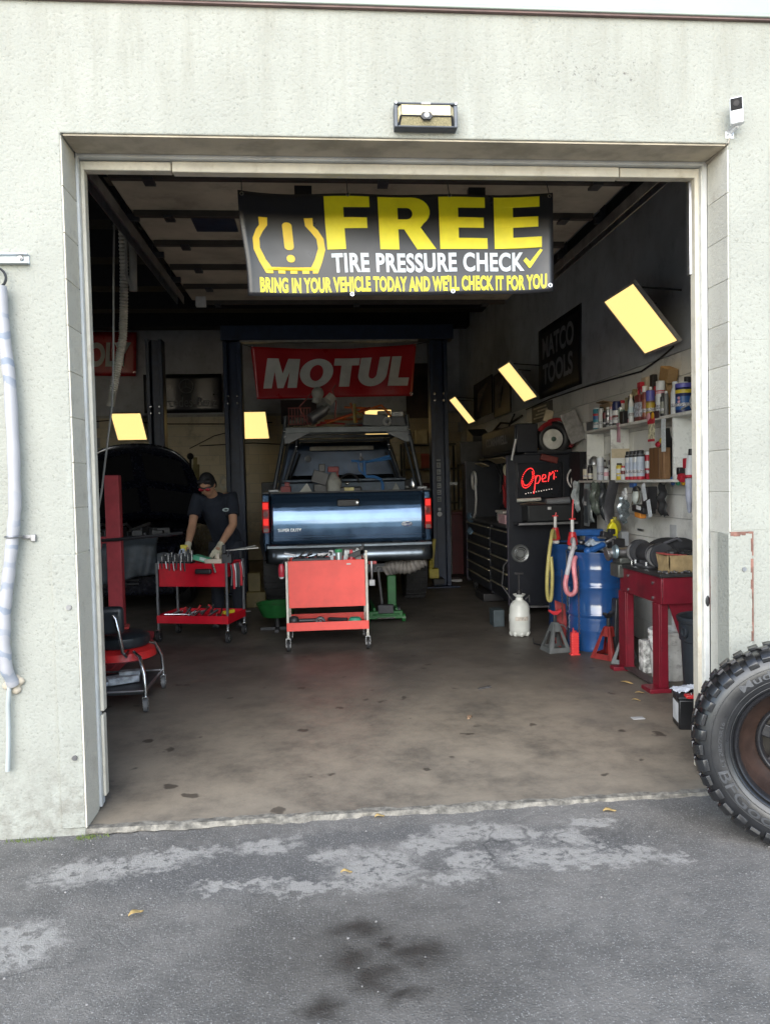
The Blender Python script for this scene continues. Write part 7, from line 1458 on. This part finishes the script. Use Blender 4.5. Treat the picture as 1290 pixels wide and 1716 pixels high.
m = MB(); m.ob((0, 0, 0), (.012, .02, .17), Matrix.Rotation(.12, 3, 'X')); m.ob((0, -.035, -.01), (.012, .018, .16), Matrix.Rotation(-.05, 3, 'X')); m.ob((0, -.01, .08), (.014, .06, .03)); tag(m.build('pink_pliers', M('pliers_pink', (.42, .24, .28), .5)), 'pink handled tool hanging from the upper shelf', 'tool').location = (2.85, 3.52, 1.98)
# lower shelf
for k in range(4):
    can('brake_cleaner', 'white can with black cap and red base, %s of four on lower shelf' % ('leftmost', 'second from left', 'third from left', 'rightmost')[k], 'spray can', 2.885, 3.35-.085*k, ZL, .036, .262, W1 if k % 2 == 0 else col('print_bluegrey', (.48, .54, .62)), ((.0, .11, REDP), (.78, .86, BLACK), (.35, .6, col('print_bluewhite', (.42, .48, .58)))), BLACK, .8, .13)
t = thing('wood_block', 'thick brown wooden block standing on the lower shelf', 'block', (2.88, 2.72, ZL))
m = MB(); m.bx(-.03, .03, -.07, .12, 0, .27); m.build('board', wood('wood_brown', (.20, .10, .04), (.09, .045, .02), 5, (1, 10, .6)), t, bevel=.006)
m = MB(); m.bx(-.03, .03, -.165, -.074, 0, .262); m.build('board', wood('wood_light', (.30, .17, .08), (.14, .075, .035), 5, (1, 10, .6)), t, bevel=.006)
t = thing('funnel_stack', 'black funnel with red and yellow lids behind wooden block', 'funnel', (2.95, 2.78, ZL+.27))
m = MB(); m.lathe([(.07, 0), (.06, .02), (.025, .09), (.015, .16), (0, .16)], (0, -.09, 0), 'Z', 18); m.build('funnel', BLACK, t)
m = MB(); m.sph((0, .07, .03), (.035, .04, .03), 12, 8); m.build('lid', REDP, t)
m = MB(); m.sph((.01, .03, .06), (.03, .035, .028), 12, 8); m.build('lid', YEP, t)
m = MB(); m.bx(-.01, .1, -.12, .12, -.27, 0); m.build('stand', BLACK, t)
can('small_can', 'black and cream can at the far end of lower shelf', 'can', 2.885, 4.5, ZL, .034, .17, BLACK, ((.1, .7, CREAMP),), BLACK, .8, .12)
can('small_can', 'white labelled black can under the metal pot on the lower shelf', 'can', 2.875, 4.35, ZL, .028, .16, BLACK, ((.1, .45, CREAMP),), BLACK, .8, .12)
m = MB(); m.lathe([(0, .09), (.02, .085), (.05, .05), (.055, .0), (.0, 0)], n=18); o = tag(m.build('metal_pot', SILV), 'shiny metal lid stacked on the far cans of lower shelf', 'lid'); o.location = (2.90, 4.3, ZL+.165)
can('spray_can', 'plain pale spray can at the far end of the lower shelf', 'spray can', 2.885, 4.08, ZL, .035, .24, col('print_lilac', (.52, .55, .62)), ((.6, .95, col('print_frost', (.6, .64, .68))),), W1, .6, .14, .6)
can('small_can', 'small white bottle beside the divider on lower shelf', 'bottle', 2.885, 3.92, ZL, .024, .13, W1, ((.3, .6, PINK),), BLACK, .8, .12)
lump('brass_fitting', 'brass fittings behind the pale spray can on lower shelf', 'fitting', (2.97, 3.93, ZL), M('brass', (.35, .26, .07), .4, .7), [((0, 0, .12), (.06, .1, .24), None), ((.0, .04, .25), (.05, .05, .05), None)])
# hanging below the lower shelf
def hang(name, lab, cat, y, z0, z1, w, mt, x=2.86, wob=.02, solid=.003, tap=0):
    m = MB(); m.grid(lambda u, v: (x-wob*math.sin(u*7+v*3)*math.sin(v*2+.5)-.01*math.sin(v*17), y+w/2-w*u*(1-tap*v), z0+(z1-z0)*v+.01*math.sin(u*9)), 10, 14); return tag(m.build(name, mt, solid=solid), lab, cat)
CLEAR = M('bag_clear', (.42, .47, .48), .22, var=.35, scale=14, coat=.4, bmp=1, bscale=22)
hang('plastic_bag', 'crumpled white plastic bag hanging at the far end of lower shelf', 'bag', 4.70, 1.53, 1.19, .15, CLEAR, wob=.05)
hang('plastic_bag', 'grey plastic bag hanging behind the dark plate', 'bag', 4.45, 1.52, 1.08, .2, M('bag_smoke', (.26, .29, .30), .25, var=.3, scale=12, coat=.3, bmp=1, bscale=18), x=2.9, wob=.04)
t = thing('dark_plate', 'dark plate sealed in a clear bag hanging below lower shelf', 'part', (2.84, 4.40, 1.25))
m = MB(); m.bx(-.004, .004, -.042, .042, -.17, .19); m.build('plate', M('plate_slate', (.035, .045, .055), .4), t, bevel=.004)
m = MB(); m.bx(.006, .012, -.075, .075, -.2, .2); m.build('bag_film', M('film_grey', (.16, .18, .19), .3, coat=.3), t)
m = MB(); m.bx(-.007, -.0045, -.03, .03, .02, .06); m.build('tag', W1, t)
hang('green_bag', 'dull green glossy bag hanging below the lower shelf', 'bag', 4.12, 1.52, 1.18, .15, M('bag_green', (.10, .12, .10), .25, coat=.4, bmp=1, bscale=16), wob=.05)
hang('black_strip', 'long black plastic strips hanging beside green bag', 'strip', 3.93, 1.52, 1.14, .09, M('strip_black', (.03, .035, .04), .3, coat=.3), wob=.03)
m = MB(); pp = [(2.84, 3.60, 1.53), (2.83, 3.64, 1.42), (2.83, 3.72, 1.28), (2.84, 3.73, 1.16), (2.85, 3.68, 1.04), (2.86, 3.66, .93)]
m.tube(pp, [.06, .062, .06, .055, .05, .048], 10, flat=.35); tag(m.build('splash_guard', M('guard_charcoal', (.055, .055, .062), .45, bmp=.3)), 'long curved charcoal trim strip hanging from the lower shelf', 'trim')
hang('foil_pack', 'silver foil packet hanging right of the charcoal strip', 'packet', 3.36, 1.38, 1.13, .09, M('foil', (.30, .35, .38), .25, .7, bmp=1, bscale=24), x=2.84, wob=.05, tap=.3)
lump('twisted_packet', 'white twisted top of the foil packet', 'packet', (2.84, 3.36, 1.39), W1, [((0, 0, 0), (.03, .09, .05), Matrix.Rotation(.5, 3, 'X')), ((0, -.03, .04), (.02, .04, .06), Matrix.Rotation(-.4, 3, 'X'))])
t = thing('work_lamp', 'pale oval work lamp with wire loop under the lower shelf', 'lamp', (2.84, 3.08, 1.39))
m = MB(); m.sph((0, 0, -.01), (.04, .052, .068), 16, 10); m.build('shade', M('shade_pale', (.44, .48, .45), .35), t)
m = MB(); m.tor((-.01, 0, .01), .075, .006, 'X', 28, 6); m.tube([(-.01, .06, -.04), (-.01, .085, -.08), (0, .07, -.14)], .006, 6); m.build('wire_loop', M('wire_tan', (.2, .18, .13), .5, .5), t)
m = MB(); m.sph((.0, 0, .06), (.035, .045, .03), 12, 8); m.build('socket', BLACK, t)
lump('black_tray', 'black tray hanging under the work lamp', 'tray', (2.86, 2.98, 1.275), BLACK, [((0, 0, 0), (.12, .24, .06), Matrix.Rotation(.08, 3, 'X')), ((.02, -.08, .1), (.1, .1, .2), None)])
lump('orange_box', 'orange box under the black tray below the lower shelf', 'box', (2.85, 3.03, 1.225), M('box_orange', (.62, .24, .04), .5), [((0, 0, 0), (.06, .125, .055), Matrix.Rotation(.1, 3, 'X'))])
lump('white_card', 'white card stuck on the black tray', 'card', (2.795, 2.94, 1.29), W1, [((0, 0, 0), (.004, .09, .035), Matrix.Rotation(.1, 3, 'X'))])
for (y, z, a, lab) in ((2.83, 1.43, -.3, 'upper white paper tag hanging right of work lamp'), (2.73, 1.29, -.3, 'lower white paper tag hanging below the other tag')):
    m = MB(); m.ob((0, 0, 0), (.003, .07, .15), Matrix.Rotation(a, 3, 'X')); tag(m.build('paper_tag', MATS['slip_white']), lab, 'tag').location = (2.80, y, z)
hang('black_rubber', 'black rubber flap hanging behind the paper tags', 'flap', 2.74, 1.50, 1.22, .14, RUBBER, x=2.93)
lump('label_box', 'blue and white label box under the four white cans', 'box', (2.855, 3.19, 1.485), BLUEP, [((0, 0, 0), (.03, .1, .04), None), ((-.017, 0, -.012), (.006, .09, .016), None)])
lump('card_pack', 'small tan box hanging below the divider', 'box', (2.86, 3.75, 1.46), M('pack_tan', (.44, .34, .22), .7), [((0, 0, 0), (.03, .08, .11), None)])
for (y, c, lab) in ((2.495, BLUEP, 'blue spring clamp in the row by the door frame'), (2.41, GRNP, 'green spring clamp in the row by the door frame'), (2.315, col('clamp_orange', (.62, .34, .02)), 'orange spring clamp in the row by the door frame')):
    m = MB(); m.sph((0, 0, 0), (.025, .026, .03), 10, 8); m.tor((0, .0, -.015), .022, .01, 'X', 14, 6); tag(m.build('spring_clamp', c), lab, 'clamp', 'coloured spring clamps').location = (2.90, y, 1.53)
t = thing('caulk_gun', 'red and white tool with grey sleeve hanging by the door frame', 'tool', (2.88, 2.18, 1.6))
m = MB(); m.cyl((0, 0, -.04), (.01, -.01, .12), .03, n=14); m.build('barrel', W1, t)
m = MB(); m.cyl((0, 0, -.055), (0, 0, -.03), .036, n=14); m.ob((0, .05, .06), (.03, .06, .08)); m.ob((-.01, .1, -.05), (.05, .07, .06), Matrix.Rotation(.4, 3, 'X')); m.build('trigger', REDP, t, bevel=.008)
m = MB(); m.lathe([(.03, -.06), (.028, -.2), (.014, -.32), (.006, -.33), (0, -.33)], n=14); m.build('sleeve', M('sleeve_lilac', (.40, .42, .50), .45), t)
m = MB(); m.cyl((.01, -.01, .12), (.012, -.012, .17), .02, n=12); m.ob((-.01, .12, .0), (.05, .05, .06)); m.build('head', BLACK, t, bevel=.006)
can('green_can', 'green capped can half hidden by the right door frame', 'can', 2.93, 2.08, 1.62, .03, .16, W1, (), GRNP, 1, .3)
lump('wall_knife', 'dark blue sleeve hanging below the grey sleeve by door frame', 'tool', (2.9, 2.12, 1.3), M('sleeve_navy', (.03, .04, .07), .5), [((0, 0, 0), (.03, .05, .14), Matrix.Rotation(.15, 3, 'X'))])
m = MB(); m.ob((0, 0, 0), (.01, .12, .018)); tag(m.build('wall_hook', STEEL), 'short metal hook bar on the block wall under the foil packet', 'hook').location = (3.03, 3.45, 1.06)

# ---- more small clutter
rnd = random.Random(77)
for k, (y, r, h, mt, cp, lab) in enumerate(((4.27, .03, .17, REDP, BLACK, 'short red can behind the teal tube on upper shelf'), (3.93, .03, .24, NAVYP, W1, 'navy can behind the silver cans on upper shelf'), (3.74, .03, .25, W1, REDP, 'red capped white can behind pink banded can'), (3.41, .032, .28, CREAMP, W1, 'cream can behind the black capped can on upper shelf'), (3.25, .028, .31, W1, BLUEP, 'blue capped white bottle behind the red jug'), (2.96, .03, .33, REDP, BLACK, 'red can behind the maroon tall bottle'), (2.82, .028, .30, W1, YEP, 'yellow capped white can behind the banded tall can'), (2.62, .03, .27, GRNP, W1, 'green can behind the small black can on upper shelf'))):
    can('spray_can', lab, 'spray can', 2.985, y, ZU, r, h, mt, ((.4, .62, W1 if mt is not W1 else TEAL),), cp, .8, .12)
for k, (y, r, h, mt, cp, lab) in enumerate(((4.22, .03, .21, W1, BLACK, 'white can behind the metal lid on lower shelf'), (4.0, .028, .23, NAVYP, W1, 'navy can behind the pale spray can on lower shelf'), (3.62, .03, .16, YEP, BLACK, 'yellow can just right of the divider on lower shelf'), (3.52, .026, .13, W1, REDP, 'small white pot with red lid on lower shelf'), (3.30, .034, .25, TEAL, W1, 'teal can behind the four white cans'), (3.14, .034, .25, REDP, W1, 'red can behind the four white cans'))):
    can('small_can', lab, 'can', 2.97 if k != 2 and k != 3 else 2.9, y, ZL, r, h, mt, ((.4, .66, W1 if mt is not W1 else MAR),), cp, .8, .12)
for (x, y, a, L, mt, lab) in ((1.2, 2.05, .4, .09, STEEL, 'small steel wrench lying on the concrete floor left of workbench'), (-.98, 6.0, .2, .2, STEEL, 'bright metal scraps on the floor right of the dark red cart'), (.95, 1.35, 1.2, .04, M('chip_brown', (.2, .13, .08), .8), 'brown chip on the concrete floor in the doorway middle')):
    m = MB(); q = Matrix.Rotation(a, 3, 'Z'); m.ob((0, 0, .006), (L, .016, .01), q); m.ob(q @ Vector((L*.5, 0, .007)), (.03, .026, .012), q); tag(m.build('floor_scrap', mt), lab, 'scrap').location = (x, y, 0)
m = MB(); m.tube([(2.05, 3.72, .008), (2.0, 3.5, .008), (2.06, 3.35, .008), (2.2, 3.42, .008), (2.22, 3.6, .008)], .007, 6); tag(m.build('loose_cord', BLACK), 'short black cord on the floor between jug and grey jack stand', 'cord')
for (z, y, w, h, mt, lab) in ((1.72, 1.62, .14, .2, W1, 'white notice sheet on the pegboard beside the door frame'), (.98, 2.75, .12, .16, M('slip_grey', (.45, .46, .46), .7), 'grey paper pinned on the block wall above grinder')):
    m = MB(); m.bx(3.026 if z > 1.5 else 3.046, 3.029 if z > 1.5 else 3.049, y, y+w, z, z+h); tag(m.build('wall_paper', mt), lab, 'paper')
